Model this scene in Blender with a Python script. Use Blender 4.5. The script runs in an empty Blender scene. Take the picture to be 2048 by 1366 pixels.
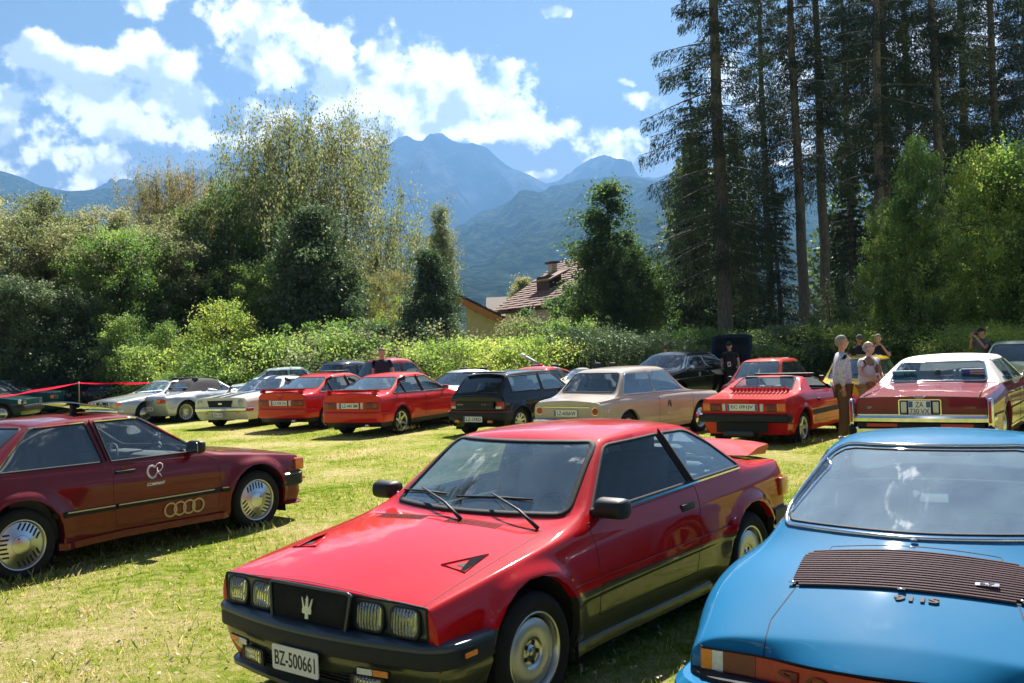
import bpy, bmesh, math, random
import numpy as np
from mathutils import Vector, Matrix, noise as mnoise

# ------------------------------------------------------------------ camera
SC = bpy.context.scene
COL = SC.collection
rad = math.radians
CAM_F, CAM_H = 1965.0, 1.858                      # focal length in 2048-wide pixels, eye height in metres
_pi, _ro = rad(.056), rad(2.4)
FW = np.array([0, math.cos(_pi), math.sin(_pi)])
_r0 = np.array([1., 0, 0]); _u0 = np.cross(_r0, FW)
RT = math.cos(_ro) * _r0 - math.sin(_ro) * _u0
UP = np.cross(RT, FW)
cam_d = bpy.data.cameras.new('camera')
cam = bpy.data.objects.new('camera', cam_d); COL.objects.link(cam)
cam_d.sensor_width = 36; cam_d.lens = CAM_F / 2048 * 36
cam_d.clip_start = .05; cam_d.clip_end = 60000
m4 = Matrix.Identity(4)
for i in range(3):
    m4[i][0] = RT[i]; m4[i][1] = UP[i]; m4[i][2] = -FW[i]
m4[2][3] = CAM_H
cam.matrix_world = m4
cam_d.dof.use_dof = True; cam_d.dof.focus_distance = 13; cam_d.dof.aperture_fstop = 9
SC.camera = cam
SC.cycles.max_bounces = 8; SC.cycles.transparent_max_bounces = 16; SC.cycles.volume_bounces = 0
SC.cycles.diffuse_bounces = 3; SC.cycles.glossy_bounces = 3; SC.cycles.transmission_bounces = 3
SC.cycles.caustics_reflective = False; SC.cycles.caustics_refractive = False
SC.cycles.sample_clamp_indirect = 6
SC.cycles.use_denoising = True
SC.view_settings.view_transform = 'Standard'; SC.view_settings.look = 'None'
SC.view_settings.gamma = 1; SC.view_settings.use_curve_mapping = False
SC.view_settings.exposure = 1.85

# ------------------------------------------------------------------ sky and sun
SUN_AZ, SUN_EL = rad(14), rad(47)                 # azimuth from +Y towards +X
w = bpy.data.worlds.new('World'); SC.world = w; w.use_nodes = True
nt = w.node_tree; nt.nodes.clear()
def wn(t, **k):
    n = nt.nodes.new(t)
    for a, b in k.items(): setattr(n, a, b)
    return n
def wl(a, b): nt.links.new(a, b)
def wmath(op, a, b=None, c=None, clamp=False):
    n = wn('ShaderNodeMath', operation=op); n.use_clamp = clamp
    for i, v in enumerate((a, b, c)):
        if v is None: continue
        if isinstance(v, (int, float)): n.inputs[i].default_value = v
        else: wl(v, n.inputs[i])
    return n.outputs[0]
out = wn('ShaderNodeOutputWorld')
sky = wn('ShaderNodeTexSky', sky_type='NISHITA'); sky.sun_disc = False
sky.sun_elevation = SUN_EL; sky.sun_rotation = SUN_AZ; sky.altitude = 900; sky.air_density = 1.0; sky.dust_density = .6; sky.ozone_density = 2.2
tc = wn('ShaderNodeTexCoord'); DIR = tc.outputs['Generated']
def dirpx(px, py):
    d = FW + RT * (px - 1024) / CAM_F - UP * (py - 683) / CAM_F
    return d / np.linalg.norm(d)
# cumulus banks: (column, row, half width, half height) give their bearings in the sky
BLOBS = [(40,290,95,80),(20,210,60,40),(190,325,95,42),(150,170,85,60),(235,230,75,60),(310,130,70,55),(350,210,80,60),(60,110,60,40),
 (430,280,150,38),(560,70,110,100),(590,140,120,70),(500,235,110,40),(660,60,60,50),(700,240,150,45),(640,190,70,50),(790,110,90,60),(860,170,150,90),
 (980,200,140,75),(1060,240,110,50),(880,255,170,42),(1120,250,60,35),(1245,295,80,38),(1130,18,42,16),(1280,195,55,28),(1250,160,26,12),(1090,350,40,12),(350,285,40,18),(290,10,60,30),
 (1500,200,120,90),(1700,330,160,110),(1900,120,130,90),(760,190,60,50),(470,20,80,45),(390,0,120,30),(-200,200,170,120),(2300,200,200,110)]
nz0 = wn('ShaderNodeTexNoise'); nz0.inputs['Scale'].default_value = 9; nz0.inputs['Detail'].default_value = 3
wl(DIR, nz0.inputs['Vector'])
vm = wn('ShaderNodeVectorMath', operation='SUBTRACT'); wl(nz0.outputs['Color'], vm.inputs[0]); vm.inputs[1].default_value = (.5, .5, .5)
vs = wn('ShaderNodeVectorMath', operation='SCALE'); wl(vm.outputs[0], vs.inputs[0]); vs.inputs['Scale'].default_value = .05
va = wn('ShaderNodeVectorMath', operation='ADD'); wl(DIR, va.inputs[0]); wl(vs.outputs[0], va.inputs[1])
WD = va.outputs[0]
mask = None
for (bx, by, bw, bh) in BLOBS:
    c = dirpx(bx, by)
    s = wn('ShaderNodeVectorMath', operation='SUBTRACT'); wl(WD, s.inputs[0]); s.inputs[1].default_value = tuple(c)
    m = wn('ShaderNodeVectorMath', operation='MULTIPLY'); wl(s.outputs[0], m.inputs[0])
    m.inputs[1].default_value = (CAM_F / bw, CAM_F / bw * .5, CAM_F / bh)
    l = wn('ShaderNodeVectorMath', operation='DOT_PRODUCT'); wl(m.outputs[0], l.inputs[0]); wl(m.outputs[0], l.inputs[1])
    v = wmath('SUBTRACT', .85, l.outputs['Value'])
    mask = v if mask is None else wmath('SMOOTH_MAX', mask, v, .35)
# far from the photographed part of the sky scattered clouds go on
sep = wn('ShaderNodeSeparateXYZ'); wl(DIR, sep.inputs[0])
nzo = wn('ShaderNodeTexNoise'); nzo.inputs['Scale'].default_value = 3.2; nzo.inputs['Detail'].default_value = 4; wl(DIR, nzo.inputs['Vector'])
outm = wmath('MULTIPLY_ADD', nzo.outputs['Fac'], 7.0, -4.5)
infr = wn('ShaderNodeMapRange'); wl(sep.outputs['Y'], infr.inputs[0]); infr.inputs[1].default_value = .80; infr.inputs[2].default_value = .70
outm = wmath('MULTIPLY_ADD', infr.outputs[0], 3.0, wmath('SUBTRACT', outm, 3.0))
outm = wmath('MINIMUM', outm, 1.0)
mask = wmath('MAXIMUM', mask, outm)
mask = wmath('MAXIMUM', mask, -1.5); mask = wmath('MINIMUM', mask, 1.1)
nz1 = wn('ShaderNodeTexNoise'); nz1.inputs['Scale'].default_value = 15; nz1.inputs['Detail'].default_value = 9; nz1.inputs['Roughness'].default_value = .62
wl(DIR, nz1.inputs['Vector'])
nzb = wn('ShaderNodeTexNoise'); nzb.inputs['Scale'].default_value = 34; nzb.inputs['Detail'].default_value = 7; nzb.inputs['Roughness'].default_value = .6; wl(DIR, nzb.inputs['Vector'])
dens = wmath('MULTIPLY_ADD', wmath('SUBTRACT', nz1.outputs['Fac'], .5), 6.0, mask)
dens = wmath('MULTIPLY_ADD', wmath('SUBTRACT', nzb.outputs['Fac'], .5), 3.2, dens)
alpha = wn('ShaderNodeMapRange', interpolation_type='SMOOTHSTEP'); wl(dens, alpha.inputs[0])
alpha.inputs[1].default_value = -.05; alpha.inputs[2].default_value = .8
# sunlit upper edges, greyer undersides: compare the thickness with that a little nearer the sun
dv = wn('ShaderNodeVectorMath', operation='ADD'); wl(DIR, dv.inputs[0]); dv.inputs[1].default_value = (.004, .0, .022)
nz2 = wn('ShaderNodeTexNoise'); nz2.inputs['Scale'].default_value = 15; nz2.inputs['Detail'].default_value = 4; nz2.inputs['Roughness'].default_value = .5; wl(dv.outputs[0], nz2.inputs['Vector'])
nz3 = wn('ShaderNodeTexNoise'); nz3.inputs['Scale'].default_value = 15; nz3.inputs['Detail'].default_value = 4; nz3.inputs['Roughness'].default_value = .5; wl(DIR, nz3.inputs['Vector'])
thick = wmath('MULTIPLY_ADD', wmath('SUBTRACT', nz2.outputs['Fac'], nz3.outputs['Fac']), 9.0, wmath('MULTIPLY', dens, .36))
gr = wn('ShaderNodeMapRange', interpolation_type='SMOOTHSTEP'); wl(thick, gr.inputs[0]); gr.inputs[1].default_value = .05; gr.inputs[2].default_value = .95
cc = wn('ShaderNodeMixRGB'); wl(gr.outputs[0], cc.inputs[0])
cc.inputs[1].default_value = (8.0, 7.7, 7.5, 1); cc.inputs[2].default_value = (3.4, 3.5, 3.8, 1)
mixc = wn('ShaderNodeMixRGB'); wl(alpha.outputs[0], mixc.inputs[0])
skym = wn('ShaderNodeMixRGB', blend_type='MULTIPLY'); skym.inputs[0].default_value = 1; wl(sky.outputs[0], skym.inputs[1]); skym.inputs[2].default_value = (.31, .25, .22, 1)
wl(skym.outputs[0], mixc.inputs[1]); wl(cc.outputs[0], mixc.inputs[2])
bg = wn('ShaderNodeBackground'); wl(mixc.outputs[0], bg.inputs[0]); bg.inputs[1].default_value = .08
wl(bg.outputs[0], out.inputs[0])
w.cycles.sampling_method = 'MANUAL'; w.cycles.sample_map_resolution = 512
sun_d = bpy.data.lights.new('sun', 'SUN'); sun_d.energy = 5.0; sun_d.angle = rad(.53); sun_d.color = (1, .95, .87)
sun = bpy.data.objects.new('sun', sun_d); COL.objects.link(sun)
sv = Vector((math.sin(SUN_AZ) * math.cos(SUN_EL), math.cos(SUN_AZ) * math.cos(SUN_EL), math.sin(SUN_EL)))
sun.rotation_euler = sv.to_track_quat('Z', 'Y').to_euler()
# ------------------------------------------------------------------ helpers: placing
def ray(px, py):
    return FW + RT * (px - 1024) / CAM_F - UP * (py - 683) / CAM_F
def at(px, py, y):                                 # the point at depth y seen in that direction
    d = ray(px, py); return np.array([0, 0, CAM_H]) + d * (y / d[1])
def sstep(a, b, x):
    t = min(max((x - a) / (b - a), 0), 1); return t * t * (3 - 2 * t)
def gz(x, y):                                      # the meadow falls a hand's breadth away from the camera
    return -.11 * sstep(13, 24, y)
def gp(px, y):
    X = at(px, 700, y)[0]; return (X, y, gz(X, y))

# ------------------------------------------------------------------ helpers: materials
M = {}
def nodes(name):
    m = bpy.data.materials.new(name); m.use_nodes = True
    t = m.node_tree; t.nodes.clear()
    o = t.nodes.new('ShaderNodeOutputMaterial')
    def N(ty, **k):
        n = t.nodes.new(ty)
        for a, b in k.items(): setattr(n, a, b)
        return n
    def L(a, b): t.links.new(a, b)
    M[name] = m
    return m, N, L, o
def c4(c): return (c[0], c[1], c[2], 1)
def mat(name, col, rough=.5, metal=0., coat=0., spec=.5, var=.12, vscale=6., bump=0., bscale=40., emis=0, trans=0, coatr=.03):
    if name in M: return M[name]
    m, N, L, o = nodes(name)
    p = N('ShaderNodeBsdfPrincipled'); L(p.outputs[0], o.inputs[0])
    p.inputs['Roughness'].default_value = rough; p.inputs['Metallic'].default_value = metal
    p.inputs['Coat Weight'].default_value = coat; p.inputs['Coat Roughness'].default_value = coatr
    p.inputs['Specular IOR Level'].default_value = spec
    if trans: p.inputs['Transmission Weight'].default_value = trans
    tc = N('ShaderNodeTexCoord')
    if var:
        nz = N('ShaderNodeTexNoise'); nz.inputs['Scale'].default_value = vscale; nz.inputs['Detail'].default_value = 4; L(tc.outputs['Object'], nz.inputs['Vector'])
        mx = N('ShaderNodeMixRGB'); L(nz.outputs['Fac'], mx.inputs[0])
        mx.inputs[1].default_value = c4([c * (1 - var) for c in col]); mx.inputs[2].default_value = c4([min(1, c * (1 + var)) for c in col])
        L(mx.outputs[0], p.inputs['Base Color'])
    else: p.inputs['Base Color'].default_value = c4(col)
    if bump:
        nb = N('ShaderNodeTexNoise'); nb.inputs['Scale'].default_value = bscale; nb.inputs['Detail'].default_value = 3; L(tc.outputs['Object'], nb.inputs['Vector'])
        b = N('ShaderNodeBump'); b.inputs['Strength'].default_value = bump; b.inputs['Distance'].default_value = .01; L(nb.outputs['Fac'], b.inputs['Height'])
        L(b.outputs[0], p.inputs['Normal'])
    return m
def paint(name, col, metal=0., rough=.55, flake=.08, coat=1.0):
    """clear-coated car paint; the inside of the panel is bare dark lining"""
    if name in M: return M[name]
    m, N, L, o = nodes(name)
    p = N('ShaderNodeBsdfPrincipled')
    p.inputs['Metallic'].default_value = metal; p.inputs['Coat Weight'].default_value = coat; p.inputs['Coat Roughness'].default_value = .035
    p.inputs['Coat IOR'].default_value = 1.42; p.inputs['Specular IOR Level'].default_value = .03
    tc = N('ShaderNodeTexCoord')
    n1 = N('ShaderNodeTexNoise'); n1.inputs['Scale'].default_value = 2.5; n1.inputs['Detail'].default_value = 5; L(tc.outputs['Object'], n1.inputs['Vector'])
    n2 = N('ShaderNodeTexNoise'); n2.inputs['Scale'].default_value = 900; n2.inputs['Detail'].default_value = 1; L(tc.outputs['Object'], n2.inputs['Vector'])
    ad = N('ShaderNodeMath', operation='MULTIPLY_ADD'); L(n2.outputs['Fac'], ad.inputs[0]); ad.inputs[1].default_value = .5; L(n1.outputs['Fac'], ad.inputs[2])
    mr = N('ShaderNodeMapRange'); L(ad.outputs[0], mr.inputs[0]); mr.inputs[1].default_value = .5; mr.inputs[2].default_value = 1.0
    mx = N('ShaderNodeMixRGB'); L(mr.outputs[0], mx.inputs[0])
    mx.inputs[1].default_value = c4([c * (1 - flake) for c in col]); mx.inputs[2].default_value = c4([min(1, c * (1 + flake) + .004) for c in col])
    L(mx.outputs[0], p.inputs['Base Color'])
    rr = N('ShaderNodeMapRange'); L(n1.outputs['Fac'], rr.inputs[0]); rr.inputs[3].default_value = rough * .8; rr.inputs[4].default_value = rough * 1.25
    L(rr.outputs[0], p.inputs['Roughness'])
    # faint waviness of pressed sheet metal
    n3 = N('ShaderNodeTexNoise'); n3.inputs['Scale'].default_value = 3.; n3.inputs['Detail'].default_value = 1; L(tc.outputs['Object'], n3.inputs['Vector'])
    b = N('ShaderNodeBump'); b.inputs['Strength'].default_value = .12; b.inputs['Distance'].default_value = .02; L(n3.outputs['Fac'], b.inputs['Height'])
    L(b.outputs[0], p.inputs['Normal']); L(b.outputs[0], p.inputs['Coat Normal'])
    d = N('ShaderNodeBsdfDiffuse'); d.inputs[0].default_value = (.025, .025, .028, 1)
    g = N('ShaderNodeNewGeometry'); ms = N('ShaderNodeMixShader'); L(g.outputs['Backfacing'], ms.inputs[0]); L(p.outputs[0], ms.inputs[1]); L(d.outputs[0], ms.inputs[2])
    L(ms.outputs[0], o.inputs[0])
    return m
def glassmat(name, tint=(.78, .9, .88), refl=1.0, base=.06, dust_veil=.03, flute=0):
    if name in M: return M[name]
    m, N, L, o = nodes(name)
    t = N('ShaderNodeBsdfTransparent'); t.inputs[0].default_value = c4(tint)
    g = N('ShaderNodeBsdfGlossy'); g.inputs['Roughness'].default_value = .008; g.inputs[0].default_value = (.95, .98, 1, 1)
    f = N('ShaderNodeFresnel'); f.inputs[0].default_value = 1.55
    if flute:                                      # moulded ribs of a headlamp glass
        t0 = N('ShaderNodeTexCoord'); wv = N('ShaderNodeTexWave'); wv.bands_direction = 'Y'; wv.inputs['Scale'].default_value = flute; wv.inputs['Distortion'].default_value = .6; L(t0.outputs['Object'], wv.inputs['Vector'])
        bu = N('ShaderNodeBump'); bu.inputs['Strength'].default_value = 1; bu.inputs['Distance'].default_value = .006; L(wv.outputs['Fac'], bu.inputs['Height']); L(bu.outputs[0], g.inputs['Normal']); L(bu.outputs[0], f.inputs['Normal'])
    mu = N('ShaderNodeMath', operation='MULTIPLY_ADD'); mu.use_clamp = True; L(f.outputs[0], mu.inputs[0]); mu.inputs[1].default_value = refl * 1.1; mu.inputs[2].default_value = base
    ms = N('ShaderNodeMixShader'); L(mu.outputs[0], ms.inputs[0]); L(t.outputs[0], ms.inputs[1]); L(g.outputs[0], ms.inputs[2])
    df = N('ShaderNodeBsdfDiffuse'); df.inputs[0].default_value = (.38, .52, .56, 1)  # teal film: dust, plus sky reflection painted into the pane
    tc = N('ShaderNodeTexCoord'); nz = N('ShaderNodeTexNoise'); nz.inputs['Scale'].default_value = 5; nz.inputs['Detail'].default_value = 6; L(tc.outputs['Object'], nz.inputs['Vector'])
    du = N('ShaderNodeMath', operation='MULTIPLY'); L(nz.outputs['Fac'], du.inputs[0]); du.inputs[1].default_value = dust_veil * 2
    m2 = N('ShaderNodeMixShader'); L(du.outputs[0], m2.inputs[0]); L(ms.outputs[0], m2.inputs[1]); L(df.outputs[0], m2.inputs[2])
    L(m2.outputs[0], o.inputs[0])
    return m
mat('rubber', (.014, .014, .016), .75, spec=.3, var=.2, vscale=30, bump=.2, bscale=120)
mat('tyre', (.016, .016, .018), .85, spec=.25, var=.3, vscale=9, bump=.3, bscale=150)
mat('black_plastic', (.014, .015, .018), .5, spec=.3, var=.2, vscale=20, bump=.15, bscale=300)
mat('seam_black', (.008, .008, .009), .8, var=0)
mat('chrome', (.72, .73, .75), .09, 1.0, var=.05)
mat('alloy', (.55, .56, .57), .28, 1.0, var=.08, vscale=12)
mat('alloy_satin', (.52, .54, .55), .42, .85, var=.06, vscale=12)
mat('dark_metal', (.06, .06, .065), .5, .6)
mat('underbody', (.012, .012, .013), .9, var=.3)
mat('interior_dark', (.055, .056, .060), .8, var=.3, vscale=14, bump=.2, bscale=200)
mat('interior_grey', (.20, .205, .22), .85, var=.25, vscale=14, bump=.2, bscale=200)
mat('lens_red', (.45, .010, .008), .3, coat=.3, var=.25, vscale=60)
mat('lens_dark_red', (.16, .010, .008), .3, coat=.3, var=.3, vscale=50)
mat('lens_amber', (.75, .17, .015), .16, coat=1, var=.25, vscale=60)
mat('lens_clear', (.62, .64, .62), .14, coat=1, var=.3, vscale=50)
mat('reflector', (.9, .9, .9), .38, .9, var=.1, vscale=25)
mat('plate_white', (.78, .79, .78), .35, coat=.4, var=.04)
mat('plate_blue', (.02, .09, .42), .35, coat=.4, var=.05)
mat('ink_black', (.012, .012, .012), .5, var=0)
mat('white_print', (.72, .70, .70), .5, var=.05)
glassmat('glass_clear', (.84, .93, .92), .95, .05, .03); glassmat('glass_blue', (.70, .84, .87), 1.1, .14, .10); glassmat('glass_dark', (.10, .12, .14), 1.0, .05)  # stronger film on glass_blue paints a pale sky veil over it
glassmat('lamp_glass', (.95, .97, .97), 1.6, .10, .10, flute=16)  # diffuse film puts milky brightness into the lens colour

# ------------------------------------------------------------------ helpers: objects
def link(o, parent=None):
    COL.objects.link(o)
    if parent is not None: o.parent = parent
    return o
def tag(o, label=None, cat=None, group=None, kind=None):
    if label: o['label'] = label
    if cat: o['category'] = cat
    if group: o['group'] = group
    if kind: o['kind'] = kind
    return o
def empty(name, loc=(0, 0, 0), rz=0., parent=None):
    o = bpy.data.objects.new(name, None); o.empty_display_size = .2
    link(o, parent); o.location = loc; o.rotation_euler = (0, 0, rz); return o
def obj(name, bm, m, parent=None, smooth=True, angle=None):
    me = bpy.data.meshes.new(name); bm.to_mesh(me); bm.free()
    if smooth and len(me.polygons):
        me.polygons.foreach_set('use_smooth', [True] * len(me.polygons))
        if angle is not None:
            me.set_sharp_from_angle(angle=rad(angle))
    if not isinstance(m, (list, tuple)): m = [m]
    for x in m: me.materials.append(M[x] if isinstance(x, str) else x)
    o = bpy.data.objects.new(name, me); return link(o, parent)
def meshobj(name, V, F, m, parent=None, smooth=False):
    me = bpy.data.meshes.new(name)
    V = np.asarray(V, np.float32); F = np.asarray(F, np.int32)
    n, k = F.shape
    me.vertices.add(len(V)); me.vertices.foreach_set('co', V.ravel())
    me.loops.add(n * k); me.loops.foreach_set('vertex_index', F.ravel())
    me.polygons.add(n); me.polygons.foreach_set('loop_start', np.arange(0, n * k, k, dtype=np.int32))
    me.polygons.foreach_set('loop_total', np.full(n, k, np.int32))
    if smooth: me.polygons.foreach_set('use_smooth', np.ones(n, bool))
    me.update(calc_edges=True)
    me.materials.append(M[m] if isinstance(m, str) else m)
    o = bpy.data.objects.new(name, me); return link(o, parent)
def twin(o, parent, loc=None, rot=None, scale=None):   # a second object on the same mesh
    c = o.copy(); COL.objects.link(c); c.parent = parent
    if loc is not None: c.location = loc
    if rot is not None: c.rotation_euler = rot
    if scale is not None: c.scale = scale
    return c
def B(): return bmesh.new()
def box(bm, c, s, bev=0., rot=None, seg=2):
    r = bmesh.ops.create_cube(bm, size=1)
    vs = r['verts']; bmesh.ops.scale(bm, vec=s, verts=vs)
    if bev:
        es = list({e for v in vs for e in v.link_edges})
        g = bmesh.ops.bevel(bm, geom=es, offset=bev, segments=seg, profile=.5, affect='EDGES')
        vs = list({v for f in g['faces'] for v in f.verts} | {v for v in vs if v.is_valid})
    if rot is not None: bmesh.ops.rotate(bm, cent=(0, 0, 0), matrix=rot, verts=vs)
    bmesh.ops.translate(bm, vec=c, verts=vs); return vs
def tube(bm, pts, r, n=8, closed=False, cap=True):
    pts = [Vector(p) for p in pts]; k = len(pts)
    rs = r if isinstance(r, (list, tuple, np.ndarray)) else [r] * k
    rings = []; prev = None
    for i, p in enumerate(pts):
        a = pts[(i - 1) % k] if (closed or i > 0) else p; b = pts[(i + 1) % k] if (closed or i < k - 1) else p
        t = (b - a)
        t = t.normalized() if t.length > 1e-9 else Vector((0, 0, 1))
        if prev is None:
            ref = Vector((0, 0, 1)) if abs(t.z) < .9 else Vector((1, 0, 0)); u = t.cross(ref).normalized()
        else:
            u = prev - t * prev.dot(t); u = u.normalized() if u.length > 1e-6 else t.orthogonal().normalized()
        prev = u; v = t.cross(u)
        rings.append([bm.verts.new(p + (u * math.cos(q * 2 * math.pi / n) + v * math.sin(q * 2 * math.pi / n)) * rs[i]) for q in range(n)])
    for i in range(k if closed else k - 1):
        A, C = rings[i], rings[(i + 1) % k]
        for q in range(n):
            bm.faces.new((A[q], A[(q + 1) % n], C[(q + 1) % n], C[q]))
    if cap and not closed:
        bm.faces.new(rings[0][::-1]); bm.faces.new(rings[-1])
def lathe(bm, prof, n=32, axis='y', c=(0, 0, 0), a0=0., a1=2 * math.pi):
    """prof: (radius, along axis); wheels turn about y"""
    full = abs(a1 - a0 - 2 * math.pi) < 1e-6; k = n if full else n + 1
    rings = []
    for (r, h) in prof:
        ring = []
        for q in range(k):
            a = a0 + (a1 - a0) * q / n
            if axis == 'y': p = (r * math.cos(a), h, r * math.sin(a))
            elif axis == 'x': p = (h, r * math.cos(a), r * math.sin(a))
            else: p = (r * math.cos(a), r * math.sin(a), h)
            ring.append(bm.verts.new((p[0] + c[0], p[1] + c[1], p[2] + c[2])))
        rings.append(ring)
    for A, C in zip(rings, rings[1:]):
        for q in range(n):
            q2 = (q + 1) % k
            bm.faces.new((A[q], A[q2], C[q2], C[q]))
def prism(bm, poly, mapf, d0, d1):
    """extrude a 2D outline between two depths; mapf(u, v, d) gives the point"""
    a = [bm.verts.new(mapf(u, v, d0)) for u, v in poly]; b = [bm.verts.new(mapf(u, v, d1)) for u, v in poly]
    n = len(poly)
    for i in range(n): bm.faces.new((a[i], a[(i + 1) % n], b[(i + 1) % n], b[i]))
    bm.faces.new(a[::-1]); bm.faces.new(b)
def rrect(cx, cy, w, h, r, n=4):
    r = min(r, w / 2 - 1e-4, h / 2 - 1e-4)
    P = []
    for (sx, sy, a0) in ((1, 1, 0), (-1, 1, 90), (-1, -1, 180), (1, -1, 270)):
        for k in range(n + 1):
            a = rad(a0 + 90 * k / n)
            P.append((cx + sx * (w / 2 - r) + r * math.cos(a), cy + sy * (h / 2 - r) + r * math.sin(a)))
    return P
def roundpoly(P, r, n=3):
    """round the corners of a convex outline; r a number or one per corner"""
    Q = []; k = len(P)
    for i in range(k):
        p0, p, p1 = [Vector(P[(i + d) % k]) for d in (-1, 0, 1)]
        ri = r[i] if isinstance(r, (list, tuple)) else r
        if ri <= 0: Q.append(tuple(p)); continue
        a = (p0 - p); b = (p1 - p); ra = min(ri, a.length * .45, b.length * .45); a.normalize(); b.normalize()
        s, e = p + a * ra, p + b * ra
        for t in range(n + 1):
            t /= n; Q.append(tuple(s * (1 - t) ** 2 + p * 2 * t * (1 - t) + e * t * t))
    return Q
_txt = {}
def textmesh(s, h=1., bold=0., shear=0., extrude=.03):
    k = (s, bold, shear, extrude)
    if k not in _txt:
        cu = bpy.data.curves.new('lettering', 'FONT'); cu.body = s; cu.extrude = extrude; cu.offset = bold; cu.shear = shear; cu.resolution_u = 3
        cu.align_x = 'CENTER'; cu.align_y = 'CENTER'
        o = bpy.data.objects.new('tmp', cu); COL.objects.link(o)
        dg = bpy.context.evaluated_depsgraph_get(); me = bpy.data.meshes.new_from_object(o.evaluated_get(dg))
        bpy.data.objects.remove(o); bpy.data.curves.remove(cu)
        co = np.array([v.co[:] for v in me.vertices]); lo, hi = co.min(0), co.max(0)
        mid = (lo + hi) / 2; co -= mid; 
        _txt[k] = (co, [tuple(p.vertices) for p in me.polygons], hi - lo); bpy.data.meshes.remove(me)
    return _txt[k]
def lettering(s, fr, w, h, m, parent, name='lettering', bold=0., shear=0., d=.002):
    """flat letters w x h on frame fr (4x4: x right, y up, z out)"""
    co, F, ex = textmesh(s, bold=bold, shear=shear)
    c = co.copy(); c[:, 0] *= w / ex[0]; c[:, 1] *= h / ex[1]; c[:, 2] *= d / ex[2]
    me = bpy.data.meshes.new(name); me.from_pydata([tuple(fr @ Vector(p)) for p in c], [], F); me.materials.append(M[m])
    o = bpy.data.objects.new(name, me); return link(o, parent)
def frame(o, x, y):
    """frame at o with right axis x and up axis y"""
    x = Vector(x).normalized(); z = x.cross(Vector(y)).normalized(); y = z.cross(x)
    f = Matrix.Identity(4)
    for i in range(3): f[i][0] = x[i]; f[i][1] = y[i]; f[i][2] = z[i]; f[i][3] = o[i]
    return f
def flat(name, fr, poly, m, parent, d=.004, bev=0.):
    """thin slab with a 2D outline on a frame"""
    bm = B(); prism(bm, poly, lambda u, v, e: fr @ Vector((u, v, e)), 0, d)
    bmesh.ops.recalc_face_normals(bm, faces=bm.faces); return obj(name, bm, m, parent, smooth=False)
def plate(parent, o, xdir, updir, text, w, h, bands='', two=None, m='plate_white', tw=.8, th=.62):
    fr = frame(o, xdir, updir)
    p = flat('number_plate', fr, rrect(0, 0, w, h, .012), m, parent, .006)
    f2 = fr @ Matrix.Translation((0, 0, .0065))
    if two:
        lettering(two[0], f2 @ Matrix.Translation((0, h * .23, 0)), w * two[2], h * .36, 'ink_black', p)
        lettering(two[1], f2 @ Matrix.Translation((0, -h * .23, 0)), w * two[3], h * .36, 'ink_black', p)
    else:
        off = .04 * w if bands == 'L' else 0
        lettering(text, f2 @ Matrix.Translation((off, 0, 0)), w * tw, h * th, 'ink_black', p, bold=.01)
    for sgn, k in ((-1, 'L'), (1, 'R')):
        if k in bands or bands == 'LR':
            flat('plate_band', f2, rrect(sgn * (w / 2 - w * .042), 0, w * .075, h * .94, .006), 'plate_blue', p, .001)
    return p

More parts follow.
